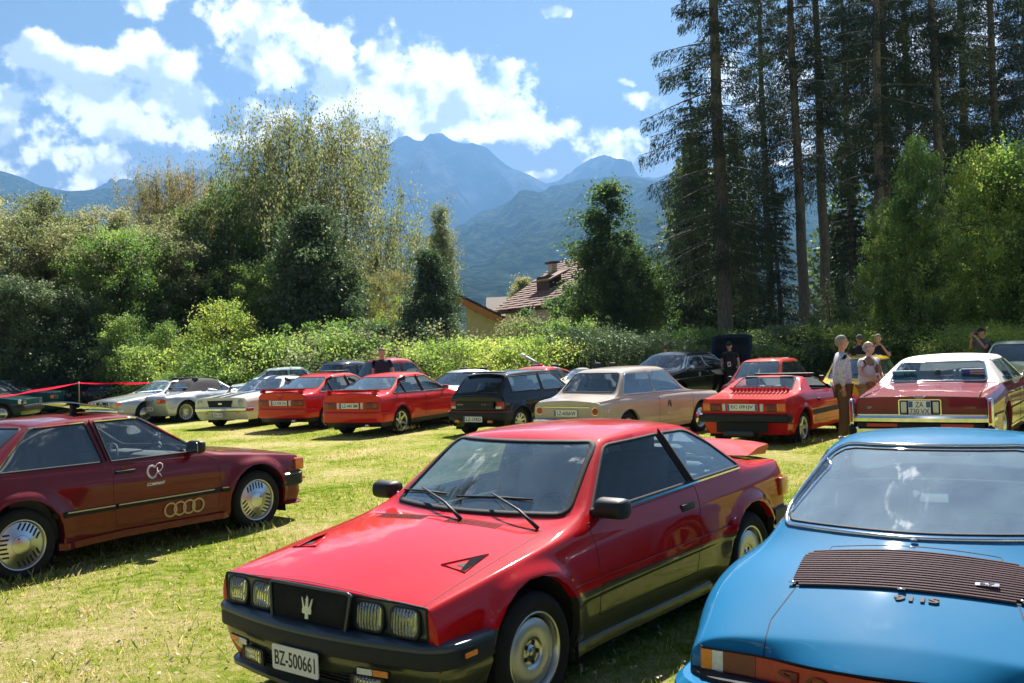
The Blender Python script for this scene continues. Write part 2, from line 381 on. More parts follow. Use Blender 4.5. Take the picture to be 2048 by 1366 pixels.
# ------------------------------------------------------------------ helpers: car bodies
def lerp(T, x):
    T = sorted(T); xs = [t[0] for t in T]; return float(np.interp(x, xs, [t[1] for t in T]))
def car_cage(S, level):
    """box-shaped control cage from a car's outlines, subdivided; returns a bmesh"""
    L0, L1 = S['L']; W = S['W']; belt = S['belt']; hood = S['hood']; trunk = S['trunk']
    side = S.get('side', [(.25, 0), (.5, .0), (.8, -.01), (1., -.07)]); sill = S.get('sill', .2); tuck = S.get('tuck', .07)
    rin = S.get('rin', .10); crown = S.get('crown', .025)
    (wbC, wbR), (wtC, wtR, wtz, wtzR, wty) = S['ws'][:2], S['ws'][2]
    (rtC, rtR, rtz, rtzR, rty), (rbC, rbR) = S['rg'][0], S['rg'][1:3]
    nf = len(side); rows = []
    # stations: dict per station with C, M, R, B
    def low(x, T):
        wy = lerp(W, x); zb = lerp(belt, x); zc = lerp(T, x)
        yB = wy - tuck; yR = max(.05, yB - rin)
        zR = max(zb - .002, zc - crown) if S.get('flatfender') is None else min(zc - crown, zb + S['flatfender'])
        zR = lerp([(0, zc - crown), (1, zb)], S.get('rz', .5))
        return dict(C=(x, 0, zc), M=(x, yR * .6, zc - (zc - zR) * .45), R=(x, yR, zR), B=(x, yB, zb))
    st = []
    nose = S.get('nose', .0); tailc = S.get('tailc', 0.)      # plan curvature of the ends
    rc = S.get('rc', .08)
    hx = [L0, L0 - rc] + [x for x in S.get('hx', [])]
    for x in hx: st.append(low(x, hood))
    wy = lambda x: lerp(W, x) - tuck
    wsy = S.get('wsy', .03)
    def R0(x): return (x, wy(x) - wsy, lerp(belt, x) + S.get('wsup', .015))
    zc = lerp(hood, wbC)
    st.append(dict(C=(wbC, 0, zc), M=(wbC * .6 + wbR * .4, (wy(wbR) - wsy) * .62, zc * .55 + (lerp(belt, wbR)) * .45 + .0), R=R0(wbR), B=(wbR + .02, wy(wbR), lerp(belt, wbR))))
    ng = S.get('ng', 4)
    bA = wbR - .45 * (wbR - wtR); bZ = rbR + .45 * (rtR - rbR)
    for k in range(ng):
        t = k / (ng - 1)
        xr = wtR * (1 - t) + rtR * t; xc = wtC * (1 - t) + rtC * t; xb = bA * (1 - t) + bZ * t
        bul = 4 * t * (1 - t)
        zc = wtz * (1 - t) + rtz * t + bul * S.get('roofb', .03)
        zr = wtzR * (1 - t) + rtzR * t + bul * S.get('railb', .02)
        yr = wty * (1 - t) + rty * t + bul * S.get('raily', .02)
        st.append(dict(C=(xc, 0, zc), M=((xc * .6 + xr * .4), yr * .6, zr + (zc - zr) * .68), R=(xr, yr, zr), B=(xb, wy(xb), lerp(belt, xb))))
    zc = lerp(trunk, rbC)
    st.append(dict(C=(rbC, 0, zc), M=(rbC * .6 + rbR * .4, (wy(rbR) - wsy) * .62, zc * .55 + lerp(belt, rbR) * .45), R=R0(rbR), B=(rbR - .02, wy(rbR), lerp(belt, rbR))))
    tx = [x for x in S.get('tx', [])] + [L1 + rc, L1]
    for x in tx: st.append(low(x, trunk))
    n = len(st)
    # bend the ends in plan
    ends = {0: nose, n - 1: -tailc}
    bm = B(); cr = bm.edges.layers.float.new('crease_edge')
    grid = {}
    fz = S.get('fz', [(0, 0)] * nf); rz = S.get('rzf', [(0, 0)] * nf)
    for sgn in (1, -1):
        for i, s in enumerate(st):
            for col in 'CMRB':
                if col == 'C' and sgn == -1: continue
                p = list(s[col])
                if i in ends:
                    q = {'C': 0, 'M': .2, 'R': .8, 'B': 1}[col]; p[0] -= ends[i] * q
                grid[(i, col, sgn)] = bm.verts.new((p[0], p[1] * sgn, p[2]))
            zb = s['B'][2]; xb = s['B'][0]
            for k, (fr_, dy) in enumerate(side):
                z = zb + (sill - zb) * fr_; yy = (lerp(W, xb) + dy) * sgn; xx = xb
                if i == 0: xx += fz[k][1] - nose
                if i == n - 1: xx += rz[k][1] + tailc
                grid[(i, k, sgn)] = bm.verts.new((xx, yy, z))
        for end, T in ((0, fz), (n - 1, rz)):
            for k in range(nf):
                zz = grid[(end, k, sgn)].co.z; ez = T[k][0]
                for col, q in (('C', 0), ('M', .2), ('R', .8)):
                    if col == 'C' and sgn == -1: continue
                    a = st[end][col]; x0 = (L0 if end == 0 else L1) + T[k][1] - ends[end] * q
                    grid[(end, col, k, sgn)] = bm.verts.new((x0, a[1] * sgn, zz + ez))
    def G(*k):
        if 'C' in k and k[-1] == -1: k = k[:-1] + (1,)
        return grid[k]
    def F(a, b, c, d, s):
        vs = [a, b, c, d] if s > 0 else [d, c, b, a]
        vs2 = []
        for v in vs:
            if v not in vs2: vs2.append(v)
        if len(vs2) > 2: bm.faces.new(vs2)
    for s in (1, -1):
        for i in range(n - 1):
            for a, b in (('C', 'M'), ('M', 'R'), ('R', 'B')):
                F(G(i, a, s), G(i, b, s), G(i + 1, b, s), G(i + 1, a, s), s)
            prev = 'B'
            for k in range(nf):
                F(G(i, prev, s), G(i, k, s), G(i + 1, k, s), G(i + 1, prev, s), s); prev = k
        for end, o in ((0, -s), (n - 1, s)):
            for k in range(nf):
                for a, b in (('C', 'M'), ('M', 'R'), ('R', 'B')):
                    def P(c, kk):
                        if kk < 0: return G(end, c, s)
                        return G(end, kk, s) if c == 'B' else G(end, c, kk, s)
                    F(P(a, k - 1), P(b, k - 1), P(b, k), P(a, k), o)
    bm.normal_update()
    # creases along character lines
    def crease(a, b, v):
        for s in (1, -1):
            va, vb = G(*a, s), G(*b, s)
            e = bm.edges.get((va, vb))
            if e: e[cr] = v
    C = S.get('crease', {})
    nh = len(hx); iw = nh; it = nh + 1; ir = nh + ng; irb = ir + 1
    for i in range(n - 1):
        crease((i, 'B'), (i + 1, 'B'), C.get('B', .3))
        crease((i, 'R'), (i + 1, 'R'), C.get('rail', .35) if iw <= i < irb else C.get('R', .3))
        for k in range(nf): crease((i, k), (i + 1, k), C.get(k, 0))
        crease((i, nf - 1), (i + 1, nf - 1), 1)
    for col in ('C', 'M'):
        nx_ = {'C': 'M', 'M': 'R'}[col]
        crease((iw, col), (iw, nx_), C.get('wb', .75)); crease((irb, col), (irb, nx_), C.get('rb', .6))
        crease((it, col), (it, nx_), C.get('wt', .35)); crease((ir, col), (ir, nx_), C.get('rt', .35))
    for col, nx_ in (('C', 'M'), ('M', 'R'), ('R', 'B')):
        crease((0, col), (0, nx_), C.get('nose', .5)); crease((n - 1, col), (n - 1, nx_), C.get('tail', .5))
    for end, key in ((0, 'noseB'), (n - 1, 'tailB')):
        pr = (end, 'B')
        for k in range(nf): crease(pr, (end, k), C.get(key, .3)); pr = (end, k)
    me = bpy.data.meshes.new('cage'); bm.to_mesh(me); bm.free()
    o = bpy.data.objects.new('cage', me); COL.objects.link(o)
    md = o.modifiers.new('s', 'SUBSURF'); md.levels = level; md.subdivision_type = 'CATMULL_CLARK'; md.boundary_smooth = 'PRESERVE_CORNERS'
    dg = bpy.context.evaluated_depsgraph_get(); ev = o.evaluated_get(dg); me2 = ev.to_mesh()
    res = B(); res.from_mesh(me2); ev.to_mesh_clear()
    bpy.data.objects.remove(o); bpy.data.meshes.remove(me)
    return res
def carve(bm, lay, axis, poly, pid, cond, only=None):
    """cut a convex outline into the surface and mark what lies inside it"""
    ax = {'y': (0, 2), 'x': (1, 2), 'z': (0, 1)}[axis]
    A = sum(poly[i][0] * poly[(i + 1) % len(poly)][1] - poly[(i + 1) % len(poly)][0] * poly[i][1] for i in range(len(poly)))
    if A < 0: poly = poly[::-1]
    lo = [min(p[k] for p in poly) for k in (0, 1)]; hi = [max(p[k] for p in poly) for k in (0, 1)]
    faces = []
    for f in bm.faces:
        if only is not None and f[lay] not in only: continue
        p0 = f.verts[0].co
        if p0[ax[0]] < lo[0] - .4 or p0[ax[0]] > hi[0] + .4 or p0[ax[1]] < lo[1] - .4 or p0[ax[1]] > hi[1] + .4: continue
        us = [v.co[ax[0]] for v in f.verts]; vs = [v.co[ax[1]] for v in f.verts]
        if max(us) < lo[0] or min(us) > hi[0] or max(vs) < lo[1] or min(vs) > hi[1]: continue
        if cond(f.calc_center_median(), f.normal): faces.append(f)
    for i in range(len(poly)):
        (u0, v0), (u1, v1) = poly[i], poly[(i + 1) % len(poly)]
        du, dv = u1 - u0, v1 - v0
        L = math.hypot(du, dv)
        if L < 1e-6: continue
        no = [0, 0, 0]; no[ax[0]] = dv / L; no[ax[1]] = -du / L; co = [0, 0, 0]; co[ax[0]] = u0; co[ax[1]] = v0
        geom = set(faces)
        for f in faces: geom.update(f.edges); geom.update(f.verts)
        r = bmesh.ops.bisect_plane(bm, geom=list(geom), dist=2e-5, plane_co=co, plane_no=no)
        N = Vector(no); P0 = Vector(co)
        faces = [g for g in r['geom'] if isinstance(g, bmesh.types.BMFace) and (g.calc_center_median() - P0).dot(N) < 0]
    for f in faces: f[lay] = pid
    return faces
SIDE = lambda s: (lambda c, n: c.y * s > 0 and n.y * s > .12)
FRONT = lambda c, n: n.x > .25
REAR = lambda c, n: n.x < -.15
TOP = lambda c, n: n.z > .2
def chains(edges):
    """join loose edges into polylines"""
    nb = {}
    for e in edges:
        for v in e.verts: nb.setdefault(v, []).append(e)
    used = set(); res = []
    starts = [v for v in nb if len(nb[v]) != 2] + list(nb)
    for v in starts:
        for e in nb[v]:
            if e in used: continue
            ch = [v]; cur = v; ed = e
            while ed is not None:
                used.add(ed); cur = ed.other_vert(cur); ch.append(cur)
                ed = next((x for x in nb[cur] if x not in used), None) if len(nb[cur]) == 2 else None
            res.append(ch)
    return res
def ribbon(bm, ch, wdt, hgt, lift=0.):
    """raised strip with a trapezoid section along a chain of surface vertices"""
    pts = []; nos = []
    for v in ch:
        if pts and (v.co - pts[-1]).length < .006 and v is not ch[-1]: continue
        pts.append(v.co.copy()); nos.append(v.normal.copy())
    if len(pts) < 2: return
    closed = ch[0] is ch[-1]
    if closed: pts.pop(); nos.pop()
    k = len(pts)
    if k < 2: return
    rings = []
    for i in range(k):
        a = pts[i - 1] if (closed or i) else pts[i]; b = pts[(i + 1) % k] if (closed or i < k - 1) else pts[i]
        t = (b - a); 
        if t.length < 1e-7: t = Vector((1, 0, 0))
        t.normalize(); n = nos[i]; s = t.cross(n)
        if s.length < 1e-6: s = t.orthogonal()
        s.normalize(); p = pts[i] + n * lift
        rings.append([bm.verts.new(p + s * wdt / 2 - n * hgt), bm.verts.new(p + s * wdt * .36 + n * hgt), bm.verts.new(p - s * wdt * .36 + n * hgt), bm.verts.new(p - s * wdt / 2 - n * hgt)])
    for i in range(k if closed else k - 1):
        A, C = rings[i], rings[(i + 1) % k]
        for q in range(3): bm.faces.new((A[q], A[q + 1], C[q + 1], C[q]))
def car_body(S, root, level=3):
    """S['cuts']: list of (name, axis, outline, side, material, trim) where trim = (material, width, height) or None"""
    bm = car_cage(S, level)
    lay = bm.faces.layers.int.new('pid')
    wb = S['wb']; Ra = S.get('Ra', .36); fl = S.get('flare', (.0, .1)); wzc = S.get('wz', S['Rw'])
    arches = S.get('arch', [(wb / 2, wzc, Ra), (-wb / 2, wzc, Ra)])
    if fl[0]:
        for v in bm.verts:
            for (cx, cz, R) in arches:
                d = math.hypot(v.co.x - cx, v.co.z - cz)
                if abs(v.co.y) > .45 and v.co.z > S.get('flz', .25):
                    t = (d - R) / fl[1]
                    if -1.5 < t < 1:
                        k = 1 if t < 0 else (1 - t * t) ** 1.5 if fl[1] < .15 else (1 - t) ** 2 * (1 + 2 * t)
                        topf = sstep(S.get('flt', .0) + .1, S.get('flt', .0), v.co.z - cz - R) if fl[1] < .15 else 1
                        v.co.y += math.copysign(fl[0] * k * topf, v.co.y)
    if 'shape' in S: S['shape'](bm)
    bm.normal_update()
    info = {}; pid = 0
    for s in (1, -1):
        for (cx, cz, R) in arches:
            n = 22; poly = [(cx + R * math.cos(2 * math.pi * k / n), cz + R * math.sin(2 * math.pi * k / n)) for k in range(n)]
            carve(bm, lay, 'y', poly, -1, lambda c, nn, s=s: c.y * s > .3)
            lo = [(cx - R * .985, -.5), (cx + R * .985, -.5), (cx + R * .985, cz), (cx - R * .985, cz)]
            carve(bm, lay, 'y', lo, -1, lambda c, nn, s=s: c.y * s > .3)
    for c in S['cuts']:
        name, axis, poly, sd, m, trim = c[:6]; only = c[6] if len(c) > 6 else None
        cond0 = c[7] if len(c) > 7 else None
        sides = (1, -1) if sd == 'both' else (sd,)
        for s in sides:
            pid += 1; info[pid] = (name, m, trim)
            P = poly; cond = TOP if axis == 'z' else (FRONT if sd in ('f', 'fboth') else REAR) if axis == 'x' else SIDE(s)
            on = None if only is None else {0} | {k for k, v in info.items() if v[0] in only}
            if on is None: on = {k for k in range(-1, pid)} - {-1}
            if only is not None and '!' in only: on -= {0}
            if cond0: cond = cond0
            carve(bm, lay, axis, P, pid, cond, on)
            if sd in ('fboth', 'rboth', 'tboth'):
                P2 = [(-u, v) for u, v in poly] if axis == 'x' else [(u, -v) for u, v in poly]
                pid += 1; info[pid] = (name, m, trim)
                carve(bm, lay, axis, P2, pid, cond, on)
    bmesh.ops.delete(bm, geom=[f for f in bm.faces if f[lay] == -1], context='FACES')
    bm.normal_update()
    ids = {}
    for f in bm.faces: ids.setdefault(f[lay], []).append(f)
    made = {}
    wheel_edges = []
    for p, fs in sorted(ids.items()):
        name, m, trim = info.get(p, ('body', S['paint'], None))
        nb = B(); vm = {}
        for f in fs:
            for v in f.verts:
                if v not in vm: vm[v] = nb.verts.new(v.co)
            try: nb.faces.new([vm[v] for v in f.verts])
            except ValueError: pass
        # rim turned inwards, so that every panel has thickness
        inn = S.get('rim', .014)
        be = []
        for v in vm: pass
        nb.normal_update()
        bnd = [e for e in nb.edges if len(e.link_faces) == 1]
        inv = {b: a for a, b in vm.items()}
        r = bmesh.ops.extrude_edge_only(nb, edges=bnd)
        newv = [g for g in r['geom'] if isinstance(g, bmesh.types.BMVert)]
        for v in newv:
            src = None
            for e in v.link_edges:
                o = e.other_vert(v)
                if o in inv and (o.co - v.co).length < 1e-7: src = inv[o]; break
            if src is not None:
                arch = any(abs(math.hypot(src.co.x - cx, src.co.z - cz) - R) < .02 for cx, cz, R in arches) and abs(src.co.y) > .4
                if arch: v.co.y -= math.copysign(.05, v.co.y)
                else: v.co -= src.normal * inn
        for e in bnd:
            if e.is_valid: e.smooth = False
        o = obj(name, nb, m, root)
        made.setdefault(name, []).append(o)
        if trim:
            tm, tw, th = trim
            es = [e for e in {e for f in fs for e in f.edges} if any(g[lay] != p for g in e.link_faces) or len(e.link_faces) == 1]
            if len(trim) == 3:
                tb = B()
                for ch in chains(es): ribbon(tb, ch, tw, th)
                bmesh.ops.recalc_face_normals(tb, faces=tb.faces)
                obj('seal' if tw > .006 else 'panel_gap', tb, tm, o)
    S['bm'] = bm; S['lay'] = lay
    # wheel housings and floor
    hb = B()
    for s in (1, -1):
        for (cx, cz, R) in arches:
            y1 = (lerp(S['W'], cx) - .035 + S.get('flare', (0,))[0] * .6) * s; y0 = y1 - s * .34
            n = 20; rr = R + .012
            A = [hb.verts.new((cx + rr * math.cos(math.pi * k / n), y1, cz + rr * math.sin(math.pi * k / n))) for k in range(n + 1)]
            Bq = [hb.verts.new((v.co.x, y0, v.co.z)) for v in A]
            A = [hb.verts.new((cx + rr, y1, .12))] + A + [hb.verts.new((cx - rr, y1, .12))]
            Bq = [hb.verts.new((cx + rr, y0, .12))] + Bq + [hb.verts.new((cx - rr, y0, .12))]
            for k in range(len(A) - 1): hb.faces.new((A[k], A[k + 1], Bq[k + 1], Bq[k]))
            hb.faces.new(Bq)
    L0, L1 = S['L']; sl = S.get('sill', .2)
    box(hb, ((L0 + L1) / 2, 0, sl + .03), (L0 - L1 - .35, 1.0, .06)); box(hb, (0, 0, sl + .02), (wb - 2 * Ra - .06, 1.46, .05))
    obj('underbody', hb, 'underbody', root, smooth=False)
    return made
def ray_y(S, x, z, s=1):
    """outermost surface point of the body at a side-view position"""
    from mathutils.bvhtree import BVHTree
    if 'bvh' not in S: S['bvh'] = BVHTree.FromBMesh(S['bm'])
    h = S['bvh'].ray_cast(Vector((x, 3 * s, z)), Vector((0, -s, 0)))
    return (h[0], h[1]) if h[0] else (Vector((x, .8 * s, z)), Vector((0, s, 0)))
def ray_x(S, y, z, s=1):
    from mathutils.bvhtree import BVHTree
    if 'bvh' not in S: S['bvh'] = BVHTree.FromBMesh(S['bm'])
    h = S['bvh'].ray_cast(Vector((5 * s, y, z)), Vector((-s, 0, 0)))
    return (h[0], h[1]) if h[0] else (Vector((S['L'][0 if s > 0 else 1], y, z)), Vector((s, 0, 0)))
def ray_z(S, x, y):
    from mathutils.bvhtree import BVHTree
    if 'bvh' not in S: S['bvh'] = BVHTree.FromBMesh(S['bm'])
    h = S['bvh'].ray_cast(Vector((x, y, 3)), Vector((0, 0, -1)))
    return (h[0], h[1]) if h[0] else (Vector((x, y, 1)), Vector((0, 0, 1)))
def drop(S):
    S['bm'].free(); S.pop('bm'); S.pop('bvh', None)
def strip_y(S, name, root, pts, w, h, m, s=1, lift=.004, parent=None):
    """moulding laid on the flank through side-view points"""
    bm = B(); prevr = None
    P = []
    for (a, b) in zip(pts, pts[1:]):
        n = max(2, int(math.hypot(b[0] - a[0], b[1] - a[1]) / .07))
        for k in range(n): P.append((a[0] + (b[0] - a[0]) * k / n, a[1] + (b[1] - a[1]) * k / n))
    P.append(pts[-1])
    for (x, z) in P:
        p, n = ray_y(S, x, z, s)
        q = [p + Vector((0, 0, -w / 2)) - n * .004, p + Vector((0, 0, -w / 2 * .8)) + n * h, p + Vector((0, 0, w / 2 * .8)) + n * h, p + Vector((0, 0, w / 2)) - n * .004]
        r = [bm.verts.new(v) for v in q]
        if prevr:
            for k in range(3): bm.faces.new((prevr[k], prevr[k + 1], r[k + 1], r[k]))
        else: bm.faces.new(r)
        prevr = r
    bm.faces.new(prevr[::-1]); bmesh.ops.recalc_face_normals(bm, faces=bm.faces)
    return obj(name, bm, m, root, smooth=False)
def bumper(name, root, plan, prof, m, parent=None, zf=None):
    """plan: half outline from the centre outwards (x, y); prof: (out, z) section, closed"""
    P = [(x, -y) for x, y in plan[::-1] if y > 1e-6] + list(plan)
    bm = B(); rings = []; k = len(P)
    for i in range(k):
        a = Vector(P[max(i - 1, 0)]); b = Vector(P[min(i + 1, k - 1)]); t = (b - a).normalized()
        n = Vector((t.y, -t.x))
        sx = 1 if plan[0][0] > 0 else -1
        if n.x * sx < 0 and abs(n.x) > .2: n = -n
        if abs(n.x) <= .2: n = Vector((n.x, abs(n.y) * (1 if P[i][1] > 0 else -1)))
        n = Vector((P[i][0], P[i][1])) and n
        rings.append([bm.verts.new((P[i][0] + n.x * o, P[i][1] + n.y * o, z + (zf(P[i][0], P[i][1]) if zf else 0))) for o, z in prof])
    for A, C in zip(rings, rings[1:]):
        for q in range(len(prof)):
            q2 = (q + 1) % len(prof); bm.faces.new((A[q], A[q2], C[q2], C[q]))
    bm.faces.new(rings[0]); bm.faces.new(rings[-1][::-1])
    bmesh.ops.recalc_face_normals(bm, faces=bm.faces)
    return obj(name, bm, m, root, angle=35)
def arcplan(xc, yc, r_end, x_side, n=5, bow=.03):
    """half outline of a bumper: bowed front, rounded corner, short return along the flank"""
    s = 1 if xc > x_side else -1
    P = [(xc - s * bow * (t / 4) ** 2, (yc - r_end) * t / 4) for t in range(5)]
    x0 = xc - s * bow
    for k in range(1, n + 1):
        a = math.pi / 2 * k / n; P.append((x0 - s * r_end * (1 - math.cos(a)), yc - r_end + r_end * math.sin(a)))
    P.append((x_side, yc)); return P
def wheel_mesh(root, R, Wd, rr, style, key=None, rimmat='alloy', tyre_wall=None):
    """one wheel, outer face towards +y, built round the origin"""
    e = empty('wheel', parent=root)
    bm = B(); h = Wd / 2
    prof = [(rr * .97, -h * .75), (rr + .008, -h * .8), (rr + (R - rr) * .5, -h * .98), (R - .018, -h * .82), (R - .004, -h * .66)]
    for q in (-.36, 0, .36): prof += [(R, q * h - .012), (R - .008, q * h - .004), (R - .008, q * h + .004), (R, q * h + .012)]
    prof += [(R - .004, h * .66), (R - .018, h * .82), (rr + (R - rr) * .62, h * .985), (rr + (R - rr) * .45, h * 1.0), (rr + .012, h * .86), (rr - .002, h * .78)]
    lathe(bm, prof, 48); bmesh.ops.recalc_face_normals(bm, faces=bm.faces)
    ty = obj('tyre', bm, 'tyre', e)
    # barrel with a flange lip
    bm = B(); f = h * .80
    lathe(bm, [(rr * .9, -h * .7), (rr * .86, f - .07), (rr * .90, f - .03), (rr * .945, f - .012), (rr * .955, f - .002), (rr * 1.0, f + .004), (rr * 1.02, f - .004), (rr * 1.0, f - .02)], 48)
    bmesh.ops.recalc_face_normals(bm, faces=bm.faces)
    rim = obj('rim', bm, rimmat, e)
    bm = B(); lathe(bm, [(rr * .87, f - .085), (.01, f - .09)], 24); bmesh.ops.recalc_face_normals(bm, faces=bm.faces)
    obj('brake_disc', bm, 'underbody', e)
    style(e, rr, f, rimmat)
    return e
def face_disc(bm, prof, n=40): lathe(bm, prof, n)
def hole(bm, x, z, r, y, n=14):
    P = [(x + r * math.cos(2 * math.pi * k / n), z + r * math.sin(2 * math.pi * k / n)) for k in range(n)]
    prism(bm, P, lambda u, v, d: (u, d, v), y - .004, y + .0015)
def slot(bm, x0, z0, x1, z1, wd, y):
    a = math.atan2(z1 - z0, x1 - x0); L = math.hypot(x1 - x0, z1 - z0); P = []
    for k in range(9):
        t = a + math.pi / 2 + math.pi * k / 8; P.append((x0 + wd / 2 * math.cos(t), z0 + wd / 2 * math.sin(t)))
    for k in range(9):
        t = a - math.pi / 2 + math.pi * k / 8; P.append((x1 + wd / 2 * math.cos(t), z1 + wd / 2 * math.sin(t)))
    prism(bm, P, lambda u, v, d: (u, d, v), y - .004, y + .0015)
def st_dish(e, rr, f, rm):                         # satin dish, recessed polished hub, five bolt wells
    y = f - .018
    bm = B(); face_disc(bm, [(rr * .835, y - .03), (rr * .84, y - .004), (rr * .825, y), (rr * .6, y + .004), (rr * .40, y + .003), (rr * .375, y - .002)], 48)
    obj('wheel_disc', bm, 'alloy_satin', e)
    bm = B(); face_disc(bm, [(rr * .375, y - .002), (rr * .34, y - .012), (rr * .16, y - .010), (rr * .15, y - .004), (.001, y - .003)], 40)
    obj('hub', bm, 'alloy', e)
    bm = B()
    for k in range(5):
        a = 2 * math.pi * k / 5 + .45; hole(bm, rr * .245 * math.cos(a), rr * .245 * math.sin(a), rr * .062, y - .0095)
    obj('bolt_wells', bm, 'seam_black', e, smooth=False)['kind'] = 'stuff'
    bm = B(); lathe(bm, [(rr * .135, y - .002), (rr * .118, y - .0015)], 30); obj('hub_ring', bm, 'seam_black', e)
    return e
def st_slots(e, rr, f, rm):                        # flat face with three fans of parallel slots
    y = f - .014
    bm = B(); face_disc(bm, [(rr * .91, y - .03), (rr * .905, y - .002), (rr * .885, y), (rr * .45, y + .006), (rr * .44, y + .008), (.001, y + .009)], 48)
    obj('wheel_disc', bm, 'alloy', e)
    bm = B()
    for g in range(3):
        a = 2 * math.pi * g / 3 + math.pi
        ca, sa = math.cos(a), math.sin(a)
        for k in range(6):
            o = (k - 2.5) * rr * .175
            r0 = rr * .48 + abs(k - 2.5) * rr * .02; r1 = math.sqrt(max(0, (rr * .84) ** 2 - o * o))
            if abs(o) > rr * .40: r0 = rr * .50
            P = [(ca * r - sa * o, sa * r + ca * o) for r in (r0, r1)]
            slot(bm, *P[0], *P[1], rr * .075, y + .003)
    obj('wheel_slots', bm, 'seam_black', e, smooth=False)['kind'] = 'stuff'
    bm = B(); lathe(bm, [(rr * .385, y + .0085), (rr * .375, y + .0092)], 40); hole(bm, rr * .26 * math.cos(2.2), rr * .26 * math.sin(2.2), rr * .035, y + .009)
    obj('hub_ring', bm, 'seam_black', e)
def st_spokes(n, w0, w1, dish=.02, pair=False, hub=.22, mt=None, bolts=5):
    def fn(e, rr, f, rm):
        bm = B(); y = f - .012
        for k in range(n):
            a = 2 * math.pi * k / n + .3
            ca, sa = math.cos(a), math.sin(a)
            for o in ((-1, 1) if pair else (0,)):
                P = []
                for r, wd, yy in ((rr * hub * .8, w0, y - dish), (rr * .55, (w0 + w1) / 2, y - dish * .5), (rr * .93, w1, y)):
                    oo = o * rr * .07 * (r / rr)
                    P.append([(ca * r - sa * (oo + s * wd / 2), yy + dy, sa * r + ca * (oo + s * wd / 2)) for s, dy in ((-1, -.03), (-.8, 0), (.8, 0), (1, -.03))])
                R3 = [[bm.verts.new(p) for p in q] for q in P]
                for A, C in zip(R3, R3[1:]):
                    for j in range(3): bm.faces.new((A[j], A[j + 1], C[j + 1], C[j]))
        face_disc(bm, [(rr * hub, y - dish - .02), (rr * hub, y - dish), (rr * hub * .8, y - dish + .004), (.001, y - dish + .004)], 24)
        face_disc(bm, [(rr * .89, y - .03), (rr * .90, y - .002), (rr * .95, y + .002)], 40)
        bmesh.ops.recalc_face_normals(bm, faces=bm.faces)
        obj('spokes', bm, mt or rm, e, angle=35)
        bm = B()
        for k in range(bolts):
            a = 2 * math.pi * k / bolts; hole(bm, rr * hub * .62 * math.cos(a), rr * hub * .62 * math.sin(a), rr * .035, y - dish + .004)
        obj('bolt_wells', bm, 'seam_black', e, smooth=False)['kind'] = 'stuff'
    return fn
def st_cap(col='chrome', holes=10):                # steel wheel with a domed hubcap
    def fn(e, rr, f, rm):
        y = f - .02
        bm = B(); face_disc(bm, [(rr * .93, y - .02), (rr * .85, y - .012), (rr * .62, y - .002), (rr * .6, y), (rr * .5, y + .02), (rr * .25, y + .034), (.001, y + .038)], 32)
        obj('hubcap', bm, col, e)
        bm = B()
        for k in range(holes):
            a = 2 * math.pi * k / holes; ca, sa = math.cos(a), math.sin(a)
            slot(bm, ca * rr * .74 - sa * .01, sa * rr * .74 + ca * .01, ca * rr * .74 + sa * .01, sa * rr * .74 - ca * .01, rr * .09, y - .006)
        obj('bolt_wells', bm, 'seam_black', e, smooth=False)['kind'] = 'stuff'
    return fn
def wheels(S, root, R, Wd, rr, style, rimmat='alloy', track=None, steer=0., sink=.012):
    wb = S['wb']; first = None
    for (sx, sy) in ((1, 1), (-1, 1), (1, -1), (-1, -1)):
        x = sx * wb / 2; yo = (track or (lerp(S['W'], x) - .035)) - Wd / 2
        if first is None:
            first = wheel_mesh(root, R, Wd, rr, style, rimmat=rimmat); e = first
        else:
            e = twin(first, root)
            for c in [c for c in root.children_recursive if c.parent is first]: twin(c, e)
        e.location = (x, sy * yo, R - sink)
        spin = .7 * sx + .3 * sy
        e.rotation_euler = (0, spin if sy > 0 else -spin, (0 if sy > 0 else math.pi) + (steer if sx > 0 else 0))
def seat(root, x, y, z, m='interior_grey', head=True, w=.5, back=.62, name='seat'):
    bm = B()
    box(bm, (x + .05, y, z + .08), (.5, w, .16), .05)
    rot = Matrix.Rotation(rad(-14), 3, 'Y')
    box(bm, (x - .28, y, z + .14 + back / 2), (.14, w * .96, back), .05, rot=None)
    for v in bm.verts:
        if v.co.x < x - .15 and v.co.z > z + .1: v.co.x -= (v.co.z - z - .1) * .25
    if head: box(bm, (x - .47, y, z + back + .22), (.09, w * .5, .17), .035)
    return obj(name, bm, m, root, angle=40)
